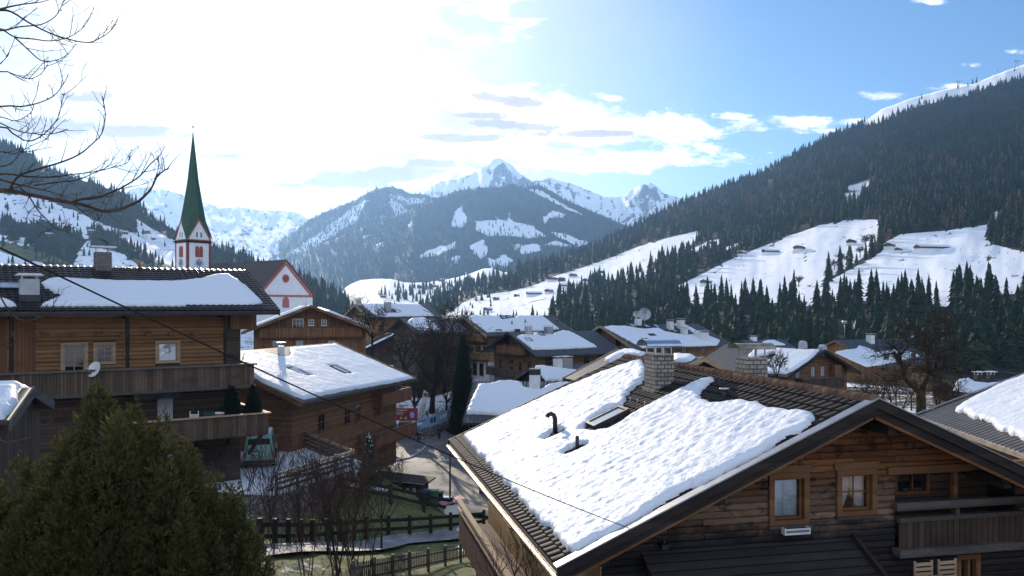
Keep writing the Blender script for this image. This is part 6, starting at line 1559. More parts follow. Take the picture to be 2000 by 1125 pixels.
# ------------------------------------------------------------ bare trees
def grow(m, rr, p, d, L, r, depth, gn, up, spread, nb, tw=.5, minr=.006, sides=5):
    n = 4 if depth > 1 else 3; pts = [p.copy()]; q = p.copy(); dd = d.copy()
    for i in range(n):
        dd = (dd + Vector((rr.uniform(-gn, gn), rr.uniform(-gn, gn), rr.uniform(-gn, gn) + up))).normalized(); q = q + dd * (L / n); pts.append(q.copy())
    rad = [max(minr, r * (1 - .45 * i / n)) for i in range(n + 1)] if depth > 0 else [max(minr, r * (1 - .8 * i / n)) for i in range(n + 1)]
    m.tube(pts, rad, sides if depth > 1 else 3, caps=False)
    if depth <= 0: return
    k = nb if isinstance(nb, int) else nb[min(len(nb) - 1, depth)]
    for i in range(k):
        f = .35 + .65 * (i + rr.random() * .6) / k; idx = min(n - 1, int(f * n)); b = pts[idx].lerp(pts[idx + 1], f * n - idx); t = (pts[idx + 1] - pts[idx]).normalized()
        a = t.cross(Vector((rr.uniform(-1, 1), rr.uniform(-1, 1), rr.uniform(-1, 1)))).normalized(); nd = (t * (1 - spread) + a * spread).normalized()
        grow(m, rr, b, nd, L * rr.uniform(.5, .75), r * .52, depth - 1, gn, up, spread, nb, tw, minr, sides)
def bare_tree(label, base, h, seed, r=.14, depth=4, gn=.22, up=.10, spread=.62, nb=(0, 4, 4, 4, 4), mat='bark', minr=.012, cat='tree', group=None, stem=.35, name='bare_tree', lean=(0, 0)):
    rr = random.Random(seed); rt = empty(name, base); tag(rt, label, cat, group); m = MB(); st = h * stem
    top = Vector((lean[0], lean[1], st)); m.tube([(0, 0, -.4), (lean[0] * .3, lean[1] * .3, st * .5), top], [r * 1.25, r * 1.0, r * .85], 8); m.build('trunk', M(mat), rt)
    b = MB(); k = 4
    for i in range(k):
        a = 6.28 * i / k + rr.random(); d = Vector((math.cos(a) * .6, math.sin(a) * .6, .85)).normalized()
        grow(b, rr, top - Vector((0, 0, st * .25 * rr.random())), d, h * .38 * rr.uniform(.8, 1.15), r * .62, depth - 1, gn, up, spread, nb, minr=minr)
    grow(b, rr, top - Vector((0, 0, .05)), Vector((rr.uniform(-.2, .2), rr.uniform(-.2, .2), 1)).normalized(), h * .42, r * .7, depth - 1, gn, up, spread, nb, minr=minr)
    b.build('crown', M(mat), rt)
    return rt
def garden_trees():
    def g(px, py, y0=60): p = ground_at(px, py, y0); return Vector((p.x, p.y, p.z - .05))
    bare_tree('slim bare tree with a dark straight trunk beside the white feather flag', g(810, 834, 80), 9.5, 3, .19, minr=.022, nb=(0, 4, 4, 4, 4), up=.12)
    bare_tree('thick leaning bare tree behind the flag, its crown veiling the dark barn', g(843, 806, 80), 13.0, 5, .34, minr=.026, nb=(0, 5, 4, 4, 4), up=.06, lean=(.6, 0))
    bare_tree('bare tree at the inner garden corner with a low twiggy crown', g(872, 822, 80), 9.0, 8, .17, minr=.02, up=.1)
    bare_tree('thin bare tree standing between the two skylight roofs', at(727, 700, 96), 7.2, 9, .13, minr=.02, nb=(0, 4, 4, 4, 4))
    bare_tree('bare tree with smoky brown twigs beside the columnar evergreen', at(868, 760, 112), 12.5, 12, .22, minr=.024, nb=(0, 5, 4, 4, 4))
    bare_tree('bare tree in front of the dark barn wall, half hidden by the skylight roof', at(790, 765, 108), 9.5, 14, .2, minr=.022, nb=(0, 4, 4, 4, 4))
    for i, (px, py, h) in enumerate(((770, 828, 2.8), (782, 815, 2.4), (828, 832, 3.0), (856, 828, 3.2), (866, 830, 3.4), (884, 826, 3.2), (891, 820, 3.0), (879, 815, 3.6), (836, 825, 2.4))):
        bare_tree('spindly bare sapling in the snowy garden behind the blue banner', g(px, py, 80), h, 40 + i, .05, 3, minr=.014, nb=(0, 3, 4, 3), group='saplings in the snowy garden', cat='sapling', name='sapling', stem=.3)
    # gnarled fruit tree on the right
    Y = 48.0; b = at(1800, 812, Y); rt = empty('gnarled_tree', (b.x, b.y, b.z)); tag(rt, 'old gnarled fruit tree with mossy fork and dense claw like twigs before the far forest', 'tree')
    rr = random.Random(31); P = lambda px, py, dy=0: at(px, py, Y + dy) - b
    z = lambda x, y, dy=0: P(1660 + x * .2044, 600 + y * .2044, dy)
    m = MB(); m.tube([P(1797, 840), z(680, 960), z(675, 860), z(680, 790)], [.32, .28, .27, .26], 9); m.build('trunk', M('bark_mossy'), rt)
    limbs = [([z(670, 820), z(600, 760), z(540, 700), z(515, 650), z(500, 570), z(480, 480), z(470, 420)], .16), ([z(680, 800), z(710, 730), z(755, 660), z(765, 620)], .19), ([z(765, 640), z(745, 540), z(735, 440), z(745, 370), z(790, 310), z(800, 230, .5), z(790, 150, .4)], .14),
             ([z(765, 630), z(820, 590), z(870, 580), z(930, 555, -.5), z(1000, 590, -.6), z(1080, 640, -.5)], .10), ([z(820, 590), z(825, 510), z(850, 440, .5), z(920, 400, .6), z(1010, 400, .8), z(1080, 450)], .09), ([z(525, 690), z(460, 680, .4), z(390, 700, .5), z(345, 730)], .07), ([z(480, 480), z(420, 440, -.3), z(340, 450), z(260, 480)], .07), ([z(475, 430), z(420, 380, .4), z(350, 340)], .06), ([z(480, 460), z(540, 400, -.4), z(560, 340)], .06), ([z(745, 370), z(690, 320, -.5), z(640, 250), z(590, 220)], .07), ([z(745, 400), z(700, 330, .6), z(660, 330, 1)], .05), ([z(800, 260), z(870, 240, .5), z(930, 280)], .06), ([z(790, 200), z(830, 160), z(850, 130)], .05), ([z(500, 600), z(560, 560, .8), z(620, 520, 1.2)], .05), ([z(770, 650), z(840, 670, .5), z(900, 720, .8)], .05)]
    c = MB()
    for pts, r in limbs:
        n = len(pts); c.tube(pts, [r * (1 - .6 * i / (n - 1)) for i in range(n)], 7)
        for i in range(1, n):
            for q in range(4):
                t = pts[i - 1].lerp(pts[i], rr.random()); dv = (pts[i] - pts[i - 1]).normalized(); a = Vector((rr.uniform(-1, 1), rr.uniform(-1, 1), rr.uniform(-.5, 1))).normalized()
                grow(c, rr, t, (dv * .5 + a).normalized(), rr.uniform(.6, 1.15), .024, 2, .30, .02, .7, (0, 3, 3), minr=.009)
    c.build('crown', M('bark'), rt)
    bare_tree('round leafless bush between the right block chimney and the dark gable house', at(1517, 745, 58), 2.6, 61, .05, 4, gn=.16, up=.12, spread=.45, minr=.012, nb=(0, 4, 4, 4), stem=.12, cat='bush', name='bare_bush')
    for i, (px, py, Y, h) in enumerate(((1690, 800, 44, 2.6), (1715, 805, 40, 2.6), (1740, 800, 42, 3.0), (1765, 808, 44, 2.6), (1830, 805, 44, 2.8), (1855, 800, 50, 3.0), (1870, 775, 60, 2.8), (1725, 790, 52, 3.2), (1780, 790, 55, 3.0), (1690, 780, 60, 3.0), (1835, 780, 56, 3.0), (1750, 782, 58, 3.2))):
        bare_tree('tangled leafless bush in the orchard around the gnarled tree', at(px, py, Y), h, 70 + i, .04, 3, gn=.3, up=.05, spread=.6, minr=.010, nb=(0, 3, 4, 3), stem=.15, cat='bush', group='bushes around the gnarled tree', name='bare_bush')
    for i, (px, py, h) in enumerate(((1643, 520, 13), (1630, 528, 9), (1690, 486, 15), (1680, 503, 10), (1700, 480, 12), (1655, 515, 6), (1345, 490, 8), (960, 560, 0), (1560, 560, 9))):
        if not h: continue
        p, _ = HR.pos(np.array([float(px)]), np.array([float(py)])); bare_tree('leafless broad crowned tree along the gully between the two snowy meadows', Vector(p[0]), h * 1.6 * p[0][1] / F + 4, 90 + i, .4, 3, minr=.16, nb=(0, 4, 5, 5), group='bare trees along the meadow gully')
garden_trees()

def corner_branches():
    Y = 8.0; bx = at(-190, 400, Y); b = Vector((bx.x, Y, gzf(bx.x, Y))); rt = empty('bare_tree', b); tag(rt, 'bare tree whose budding branches reach in from the upper left corner', 'tree')
    rr = random.Random(17); top = at(-190, -300, Y) - b
    MB().tube([(0, 0, -.3), (.05, 0, top.z * .4), (-.05, 0, top.z * .75), (0, 0, top.z)], [.17, .14, .10, .05], 9).build('trunk', M('bark'), rt)
    A = [([(-185, 420), (-90, 385), (0, 372), (50, 379), (100, 389), (139, 396), (169, 402), (199, 412), (219, 412), (239, 407), (269, 394), (286, 379), (296, 367), (306, 346), (318, 335), (330, 328)], .026, -.2), ([(139, 396), (159, 389), (194, 384), (224, 373), (249, 360), (274, 343), (294, 320), (311, 305), (322, 285)], .013, -.2),
         ([(0, 350), (25, 358), (70, 368), (110, 378), (139, 396)], .012, -.2), ([(22, 374), (24, 360), (40, 342), (75, 330), (119, 317), (154, 302), (179, 282), (199, 260), (206, 224), (200, 188)], .013, .3), ([(-100, 360), (0, 340), (50, 345), (100, 346), (139, 341), (187, 335), (224, 326), (249, 318), (252, 302)], .010, .4), ([(67, 362), (112, 356), (149, 352), (179, 340), (197, 330), (205, 315)], .008, .2),
         ([(40, 367), (57, 384), (75, 412), (95, 432), (110, 447), (129, 451), (149, 443)], .008, -.4), ([(139, 396), (160, 412), (185, 432), (194, 425)], .006, -.3), ([(-150, 60), (-60, 25), (0, 20), (24, 24), (56, 44), (96, 64), (132, 76), (172, 83), (200, 72), (220, 56), (230, 38)], .013, .2), ([(-150, 60), (-60, 40), (0, 56), (28, 72), (64, 76), (100, 80), (136, 72), (160, 56), (172, 40)], .011, .3),
         ([(28, 72), (52, 94), (80, 118), (108, 118), (132, 106), (148, 86)], .008, .3), ([(0, 18), (24, 12), (48, 8), (80, 4), (112, -6)], .010, .1), ([(-60, 60), (0, 60), (40, 52), (80, 48), (108, 32), (120, 12), (128, -8)], .009, .1), ([(-120, 150), (0, 140), (24, 144), (56, 154), (80, 144), (94, 124)], .008, .2), ([(-150, 230), (0, 208), (40, 208), (72, 202), (104, 188), (124, 164), (134, 144)], .010, .1),
         ([(-60, 222), (0, 228), (32, 236), (60, 220), (66, 205)], .007, .2), ([(-120, 260), (0, 248), (24, 260), (56, 276), (88, 260), (112, 232), (120, 204), (126, 180)], .010, -.1), ([(0, 240), (36, 256), (76, 262), (100, 262), (132, 252)], .007, .2), ([(0, 125), (10, 115), (18, 104)], .006, .2), ([(-80, 300), (0, 296), (30, 300), (60, 285), (96, 270)], .008, .2), ([(0, 325), (20, 320), (40, 300), (46, 290)], .006, .1), ([(-150, 470), (-40, 515), (20, 612), (60, 625), (90, 615), (110, 600)], .010, -.3), ([(-150, 700), (-20, 850), (50, 856), (85, 840), (105, 815)], .009, -.5), ([(-100, 800), (0, 690), (20, 676), (46, 650)], .007, -.3)]
    m = MB()
    for pts, r, dy in A:
        P = [at(x, y, Y + dy * (i / (len(pts) - 1))) - b for i, (x, y) in enumerate(pts)]
        # smooth the polyline
        S = []
        for i in range(len(P) - 1):
            p0, p1, p2, p3 = P[max(i - 1, 0)], P[i], P[i + 1], P[min(i + 2, len(P) - 1)]
            for k in range(3): t = k / 3; S.append(.5 * ((2 * p1) + (p2 - p0) * t + (2 * p0 - 5 * p1 + 4 * p2 - p3) * t * t + (3 * p1 - p0 - 3 * p2 + p3) * t ** 3))
        S.append(P[-1]); n = len(S); m.tube(S, [max(.0035, r * (1 - .8 * i / (n - 1))) for i in range(n)], 6)
        for i in range(3, n - 1):
            if rr.random() < .5:
                d = (S[i + 1] - S[i]).normalized(); a = Vector((rr.uniform(-.6, .6), rr.uniform(-.5, .5), rr.uniform(-.4, 1))).normalized()
                grow(m, rr, S[i], (d * .8 + a * .7).normalized(), rr.uniform(.10, .34), .0045, rr.choice((0, 1, 1)), .22, .08, .55, (0, 2, 2), minr=.0022)
            if rr.random() < .6: a = Vector((rr.uniform(-1, 1), rr.uniform(-1, 1), rr.uniform(-1, 1))) * .008; m.tube([S[i], S[i] + a, S[i] + a * 2], [.004, .007, .002], 4)
    m.build('crown', M('twig'), rt)
corner_branches()

def foreground_shrubs():
    rr = random.Random(91); k = 0
    spots = [(505, 1000, 40), (540, 1080, 33), (570, 1040, 36), (600, 1110, 30), (650, 1110, 30), (668, 1090, 32), (690, 1075, 34), (700, 1110, 30), (530, 960, 42), (480, 960, 43), (430, 930, 45), (395, 925, 45), (590, 1000, 40), (610, 1020, 40)]
    for px, py, Y in spots:
        p = at(px, py, Y); p.z = gzf(p.x, p.y) - .1 if py > 960 else p.z; rt = empty('bare_shrub', p); tag(rt, 'leafless thicket shrub with thin upright purplish stems on the bank below the parking deck', 'shrub', 'leafless shrubs on the bank'); m = MB()
        for i in range(4):
            a = rr.random() * 6.28; d = Vector((math.cos(a) * .22, math.sin(a) * .22, 1)).normalized(); h = rr.uniform(1.6, 3.4) * (1 if py > 960 else .7)
            grow(m, rr, Vector((math.cos(a) * .3 * rr.random(), math.sin(a) * .3 * rr.random(), 0)), d, h, rr.uniform(.016, .032), 3, .10, .07, .35, (0, 2, 3, 4), minr=.006)
        m.build('stems', M(('twig_red', 'twig', 'bark')[k % 3]), rt); k += 1
    for px, py, Y, h in ((745, 1010, 42, 5.6), (640, 1060, 36, 4.6), (690, 1060, 37, 4.2)):
        p = at(px, py, Y); p.z = gzf(p.x, p.y) - .1; bare_tree('young bare tree rising out of the thicket in front of the fenced deck', p, h, 200 + px, .05, 4, gn=.12, up=.14, spread=.42, minr=.008, nb=(0, 4, 4, 4), group='young trees in the thicket', mat='twig')
    for px, py, Y, h in ((1005, 1110, 20, 1.8), (965, 1125, 21, 1.9), (1035, 1135, 18, 1.6)):
        p = at(px, py, Y); p.z -= .4; bare_tree('sparse bare twigs growing beside the corner of the near house', p, h, 300 + px, .018, 3, gn=.14, up=.1, spread=.45, minr=.0045, nb=(0, 3, 3, 3), group='twigs beside the near house', mat='twig', name='bare_shrub', cat='shrub', stem=.15)
foreground_shrubs()

# ------------------------------------------------------------ fences, walls, deck
def rail_fence(label, P, h, rails, step, mat='wood_dark', post=.16, rail=(.05, .16), pickets=0.0, pale=None, name='rail_fence', post_h=None):
    o = P[0]; rt = empty(name, o); tag(rt, label, 'fence'); Z = Vector((0, 0, 1)); L = [Vector(p) - o for p in P]; pos = []
    for a, b in zip(L, L[1:]):
        n = max(1, round((b - a).length / step)); pos += [a.lerp(b, i / n) for i in range(n)]
    pos.append(L[-1]); ph = post_h or h + .12
    for p in pos: MB().mm((p.x - post / 2, p.y - post / 2, p.z - .5), (p.x + post / 2, p.y + post / 2, p.z + ph)).build('post', M(mat), rt)
    for r in rails:
        m = MB()
        for a, b in zip(pos, pos[1:]):
            d = (b - a).normalized(); s_ = d.cross(Z).normalized() * (-post / 2 - rail[0] / 2 - .002); m.beam(a + s_ - d * .05 + Z * r, b + s_ + d * .05 + Z * r, rail[0], rail[1])
        m.build('rail', M(pale if (pale and r == rails[-1]) else mat), rt)
    if pickets:
        m = MB()
        for a, b in zip(pos, pos[1:]):
            d = (b - a).normalized(); n = max(1, int((b - a).length / pickets)); sd = d.cross(Z).normalized() * (-post / 2 - rail[0] - .03)
            for i in range(n):
                q = a.lerp(b, (i + .5) / n) + sd; m.box(q + Z * (h / 2 + .05), (pickets * .45, .025, h - .1), (d, d.cross(Z).normalized(), Z))
        m.build('pickets', M(mat), rt)
    return rt
def fences():
    g = lambda px, py, y0=20: ground_at(px, py, y0)
    zt = -10.1
    def dk(px, py, z=zt): Yq = -z * F / (py - HZ); return at(px, py, Yq)
    top = -9.05; c = [dk(535, 849, top), dk(570, 836, top), dk(688, 881, top), dk(540, 926, top)]
    dn = [Vector((p.x, p.y, zt)) for p in c]
    left = [Vector((-24.5, 46.5, zt)), Vector((-25.5, 60, zt))]
    poly = [dn[0], dn[1], dn[2], dn[3], left[0], left[1]]
    m = MB(); cx = sum((p.x for p in poly)) / 6; cyy = sum((p.y for p in poly)) / 6
    m.prism([Vector((cx + (p.x - cx) * 1.02, cyy + (p.y - cyy) * 1.02, zt - .12)) for p in poly], (0, 0, -5)); o = m.build('parking_deck', M('rubble')); tag(o, 'stone walled parking deck under snow where the teal van stands', 'parking deck')
    m = MB(); m.prism([p + Vector((0, 0, 0)) for p in poly], (0, 0, -.12)); m.build('snow_cover', M('snow_plain'), o)
    rail_fence('weathered plank fence with a pale top rail around the parking deck', [dn[0], dn[1], dn[2], dn[3]], 1.05, (.25, .55, .82, 1.05), 1.9, 'wood_grey', .14, (.05, .15), pale='wood_pale')
    rail_fence('dark two rail fence along the upper edge of the grass strip by the snow patch', [g(566, 962), g(640, 962), g(705, 975), g(762, 985), g(828, 1000), g(882, 1007)], 1.1, (.5, .98), 2.6, 'wood_dark', .2, (.06, .2))
    rail_fence('dark two rail fence with stout posts along the lower concrete path', [g(508, 1072), g(610, 1066), g(715, 1055), g(800, 1050), g(880, 1042), g(945, 1034)], 1.15, (.5, 1.0), 1.55, 'wood_dark', .2, (.07, .19))
    rail_fence('low picket fence of grey pales slanting across the bottom of the grass bank', [g(690, 1148), g(800, 1122), g(900, 1098), g(985, 1078)], .85, (.25, .66), 1.8, 'wood_grey', .12, (.04, .08), pickets=.17, name='picket_fence')
    base = [g(*q, 60) for q in ((720, 872), (760, 862), (800, 859), (830, 853), (858, 845), (880, 835), (900, 822), (908, 812))]
    m = MB()
    for a, b in zip(base, base[1:]):
        d = (b - a).normalized(); m.beam(a - d * .1 + Vector((0, .3, .35)), b + d * .1 + Vector((0, .3, .35)), .45, 1.5)
    o = m.build('retaining_wall', M('rubble')); tag(o, 'low dark stone retaining wall curving along the street below the garden banners', 'wall')
    wall_top = [p + Vector((0, .3, 1.1)) for p in base]
    rail_fence('short dark picket fence on the retaining wall under the red sign', [wall_top[1], wall_top[2] + Vector((-.2, 0, 0))], 1.0, (.2, .8), 1.2, 'wood_dark', .10, (.04, .08), pickets=.16, name='picket_fence')
    # blue banner strung along the wall
    bn = [wall_top[2], wall_top[3], wall_top[4], wall_top[5], wall_top[6]]; m = MB(); mk = MB(); wv = random.Random(2)
    N = 40; pts = []
    cum = [0]
    for a, b in zip(bn, bn[1:]): cum.append(cum[-1] + (b - a).length)
    def alongp(t):
        L = t * cum[-1]
        for i in range(len(bn) - 1):
            if L <= cum[i + 1] + 1e-6: return bn[i].lerp(bn[i + 1], (L - cum[i]) / (cum[i + 1] - cum[i]))
        return bn[-1]
    P = np.array([[alongp(i / N) + Vector((0, -.05 + .05 * math.sin(i * 1.9), .05 + 1.35 * j + .05 * math.sin(i * .9 + j))) for i in range(N + 1)] for j in (0, .33, .66, 1)])
    m.grid(P); o = m.build('banner', M('sign_blue')); tag(o, 'long blue and white printed banner strung along the garden retaining wall', 'banner')
    for i0, w, zz, hh, mt in ((2, 4, .15, .12, 'sign_dark'), (2, 5, .55, .35, 'sign_white'), (5, 4, .95, .12, 'sign_dark'), (12, 1.6, .45, .7, 'sign_dark'), (14.2, 1.2, .45, .7, 'cloth_dark'), (18, 6, .6, .5, 'sign_white'), (25, 1.0, .1, 1.1, 'sign_dark'), (28, 5, .4, .6, 'sign_white'), (34, 3, .7, .3, 'sign_white')):
        q = MB(); n = 6; PP = np.array([[alongp(min(1, (i0 + w * i / n) / N)) + Vector((0, -.13, zz + hh * j)) for i in range(n + 1)] for j in (0, 1)]); q.grid(PP); q.build('printed_motif', M(mt), o)
    # red sign board
    p0 = wall_top[1] + Vector((.4, 1.2, 1.0)); w, h = 3.0, 1.55; rt = empty('sign_board', p0); tag(rt, 'dark red village sign board with white lettering above the picket fence', 'sign')
    MB().mm((0, 0, .3), (w, .08, .3 + h)).build('board', M('sign_red'), rt)
    for x in (.2, w - .2): MB().mm((x - .06, .082, -1.4), (x + .06, .18, h + .2)).build('post', M('wood_dark'), rt)
    def text(s_, x, z, size, mat, parent, rot=0):
        cu = bpy.data.curves.new('lettering', 'FONT'); cu.body = s_; cu.size = size; cu.extrude = .005; ob = bpy.data.objects.new('lettering', cu); link(ob); ob.parent = parent; ob.location = (x, -.012, z); ob.rotation_euler = (R(90), rot, 0); cu.materials.append(M(mat)); me = bpy.data.meshes.new_from_object(ob); bpy.data.objects.remove(ob); ob = bpy.data.objects.new('lettering', me); link(ob); ob.parent = parent; ob.location = (x, -.012, z); ob.rotation_euler = (R(90), rot, 0); return ob
    text('zu Alpbach', .12, 1.50, .34, 'sign_white', rt); text('Alpbach', .12, 1.18, .34, 'sign_white', rt); text('das schönste Dorf', .12, .98, .14, 'sign_white', rt)
    m = MB(); m.prism([(2.3 + .28 * math.cos(a), -.02, 1.0 + .42 * math.sin(a)) for a in np.linspace(0, 6.283, 21)[:-1]], (0, .015, 0)); m.build('emblem', M('sign_blue'), rt)
    for x, mt in ((.15, 'trim_red'), (.75, 'sign_yellow'), (1.05, 'bin_green'), (1.35, 'plaster_grey')): MB().mm((x, -.02, .45), (x + .26, -.005, .75)).build('emblem', M(mt), rt)
    # white feather flag
    pb = at(814, 832, 110.5); pb.z = gzf(pb.x, pb.y); tp = at(827, 762, 110.5); rt = empty('feather_flag', pb); tag(rt, 'tall white feather flag with vertical dark lettering and a round red emblem', 'flag')
    q = tp - pb; MB().tube([(0, 0, -.2), q * .6, q * .97 + Vector((.1, 0, 0)), q + Vector((.35, 0, -.05))], [.04, .03, .02, .015], 6).build('pole', M('metal_grey'), rt)
    a = Vector((.06, 0, .3)); W = Vector((.78, 0, .05)); n = 14; PP = []
    for i in range(n + 1):
        t = i / n; wd = 1.0 if t < .86 else max(.25, 1 - ((t - .86) / .14) ** 2 * .75); base_ = a + (q - a) * t; PP.append([base_ + W * wd * j + Vector((0, .05 * math.sin(t * 7 + j * 2), 0)) for j in (0, .33, .66, 1)])
    mm_ = MB(); mm_.grid(np.array(PP)); mm_.build('cloth', M('white_paint'), rt)
    cu = text('ALPBACHTAL', 0, 0, .52, 'sign_dark', rt); ang = math.atan2(q.x, q.z); cu.rotation_euler = (R(90), R(-90) + ang, 0); cu.location = a + (q - a) * .06 + Vector((.62, -.09, 0))
    cc = a + (q - a) * .88 + Vector((.42, -.08, 0)); m = MB(); m.prism([cc + Vector((.27 * math.cos(t), 0, .27 * math.sin(t))) for t in np.linspace(0, 6.283, 19)[:-1]], (0, .012, 0)); m.build('emblem', M('cloth_red'), rt)
fences()

# ------------------------------------------------------------ vehicles
def vehicle(name, label, cat, pos, yaw, L, W, H, paint, van=False):
    """local +Y is the front"""
    rt = empty(name, pos, yaw); tag(rt, label, cat); wr = .33 if van else .31; zc = .28
    if van: prof = [(-L / 2, zc), (-L / 2 - .04, .9), (-L / 2 + .10, H - .22), (-L / 2 + .34, H), (L / 2 - 1.35, H), (L / 2 - .45, 1.05), (L / 2 - .05, .85), (L / 2, zc)]
    else: prof = [(-L / 2, zc), (-L / 2 - .02, .62), (-L / 2 + .08, .92), (-L / 2 + .55, H - .10), (-L / 2 + .95, H), (.35, H), (1.05, .97), (L / 2 - .25, .78), (L / 2 - .02, .6), (L / 2, zc)]
    m = MB(); rows = []
    for x, k in ((-W / 2 + .10, .0), (-W / 2, .06), (W / 2, .06), (W / 2 - .10, .0)):
        pts = []
        for y, z in prof:
            inset = .16 * max(0, (z - .95)) if z > .95 else 0
            pts.append((x - math.copysign(inset, x) if True else x, y * (1.0 if k else .985), z - (.0 if k else (-.0 if z < 1 else .03))))
        rows.append(m.addv(pts))
    n = len(prof)
    for a, b in zip(rows, rows[1:]):
        for i in range(n): m.face((a + i, b + i, b + (i + 1) % n, a + (i + 1) % n))
    m.face(reversed(range(rows[0], rows[0] + n))); m.face(range(rows[-1], rows[-1] + n)); m.build('body', M(paint), rt, bevel=.03)
    # glass
    g = MB(); yb = -L / 2
    if van:
        MB().quad((-W / 2 + .24, yb - .01 + .035, 1.18), (W / 2 - .24, yb - .01 + .035, 1.18), (W / 2 - .30, yb + .075, H - .20), (-W / 2 + .30, yb + .075, H - .20)).build('rear_window', M('glass_dark'), rt)
        for sd in (-1, 1):
            for y0, y1 in ((yb + .5, yb + 1.55), (yb + 1.7, yb + 2.7), (yb + 2.85, L / 2 - 1.1)): MB().quad(*[(sd * (W / 2 - .16 * (z - .95) + .012), y, z) for y, z in (((y0, 1.12), (y1, 1.12), (y1, H - .25), (y0, H - .25))[::sd])]).build('side_window', M('glass_dark'), rt)
        MB().mm((-.55, yb - .075, .92), (-.02, yb - .05, 1.04)).build('number_plate', M('white_paint'), rt); MB().mm((-.58, yb - .06, 1.05), (.02, yb - .04, 1.10)).build('handle_strip', M('black_paint'), rt)
        for sd in (-1, 1): MB().mm((sd * (W / 2 - .09) - .07, yb - .06, .72), (sd * (W / 2 - .09) + .07, yb + .02, 1.05)).build('tail_lamp', M('red_lamp'), rt)
        MB().mm((-W / 2 - .01, yb - .13, .34), (W / 2 + .01, yb - .02, .52)).build('bumper', M('black_paint'), rt)
        MB().mm((-W / 2 + .25, yb + .5, H + .002), (W / 2 - .25, L / 2 - 1.5, H + .08)).build('snow_cap', M('snow_plain'), rt)
    else:
        MB().quad((-W / 2 + .18, 1.07, .99), (W / 2 - .18, 1.07, .99), (W / 2 - .27, .40, H - .03), (-W / 2 + .27, .40, H - .03)).build('windscreen', M('glass_dark'), rt)
        MB().quad((-W / 2 + .18, yb + .12, .98), (W / 2 - .18, yb + .12, .98), (W / 2 - .27, yb + .60, H - .08), (-W / 2 + .27, yb + .60, H - .08)).build('rear_window', M('glass_dark'), rt)
        for sd in (-1, 1):
            for y0, y1, z1a, z1b in ((yb + .55, -.25, H - .15, H - .08), (-.15, .9, H - .08, 1.05)): MB().quad(*[(sd * (W / 2 - .16 * max(0, z - .95) + .012), y, z) for y, z in (((y0, .97), (y1, .97), (y1 - (.0 if y1 < 0 else .55), H - .1), (y0 + (.25 if y0 < -1 else 0), H - .1))[::sd])]).build('side_window', M('glass_dark'), rt)
            MB().mm((sd * (W / 2 - .25) - .17, L / 2 - .10, .58), (sd * (W / 2 - .25) + .17, L / 2 + .01, .74)).build('headlight', M('white_paint'), rt)
            MB().mm((sd * (W / 2 - .22) - .13, yb - .03, .66), (sd * (W / 2 - .22) + .13, yb + .04, .84)).build('tail_lamp', M('red_lamp'), rt)
            MB().mm((sd * (W / 2 + .07) - .07, .75, .98), (sd * (W / 2 + .07) + .07, .87, 1.10)).build('mirror', M(paint), rt)
        MB().mm((-.5, L / 2 - .02, .42), (.5, L / 2 + .015, .6)).build('grille', M('black_paint'), rt); MB().mm((-W / 2 + .05, L / 2 - .03, .30), (W / 2 - .05, L / 2 + .05, .42)).build('bumper', M('metal_grey'), rt)
    for y in (-L / 2 + .85, L / 2 - .85):
        for sd in (-1, 1):
            w = MB().cyl((sd * (W / 2 - .20), y, wr), (sd * (W / 2 + .012), y, wr), wr, 18).build('wheel', M('rubber'), rt); MB().cyl((sd * (W / 2 - .02), y, wr), (sd * (W / 2 + .022), y, wr), wr * .6, 14).build('rim', M('metal_grey'), w)
    return rt
v = at(509, 914, 50.9); v.z = -10.1
vehicle('van', 'teal van parked on the snowy deck, its dark rear window facing the camera', 'van', v + Vector((-.6, 2.0, 0)), R(14), 4.5, 1.86, 2.05, 'van_paint', van=True)
p = ground_at(742, 890, 60); vehicle('parked_car', 'silver car parked under the grey canopy beside the lit spruce', 'car', p + Vector((-.6, .4, .24)), R(-72), 4.1, 1.72, 1.42, 'car_silver')
p = at(936, 729, 124); p.z = gzf(p.x, p.y) + .05; vehicle('parked_car', 'blue car parked on the village street by the three storey chalet', 'car', p, R(75), 4.1, 1.72, 1.42, 'car_blue')

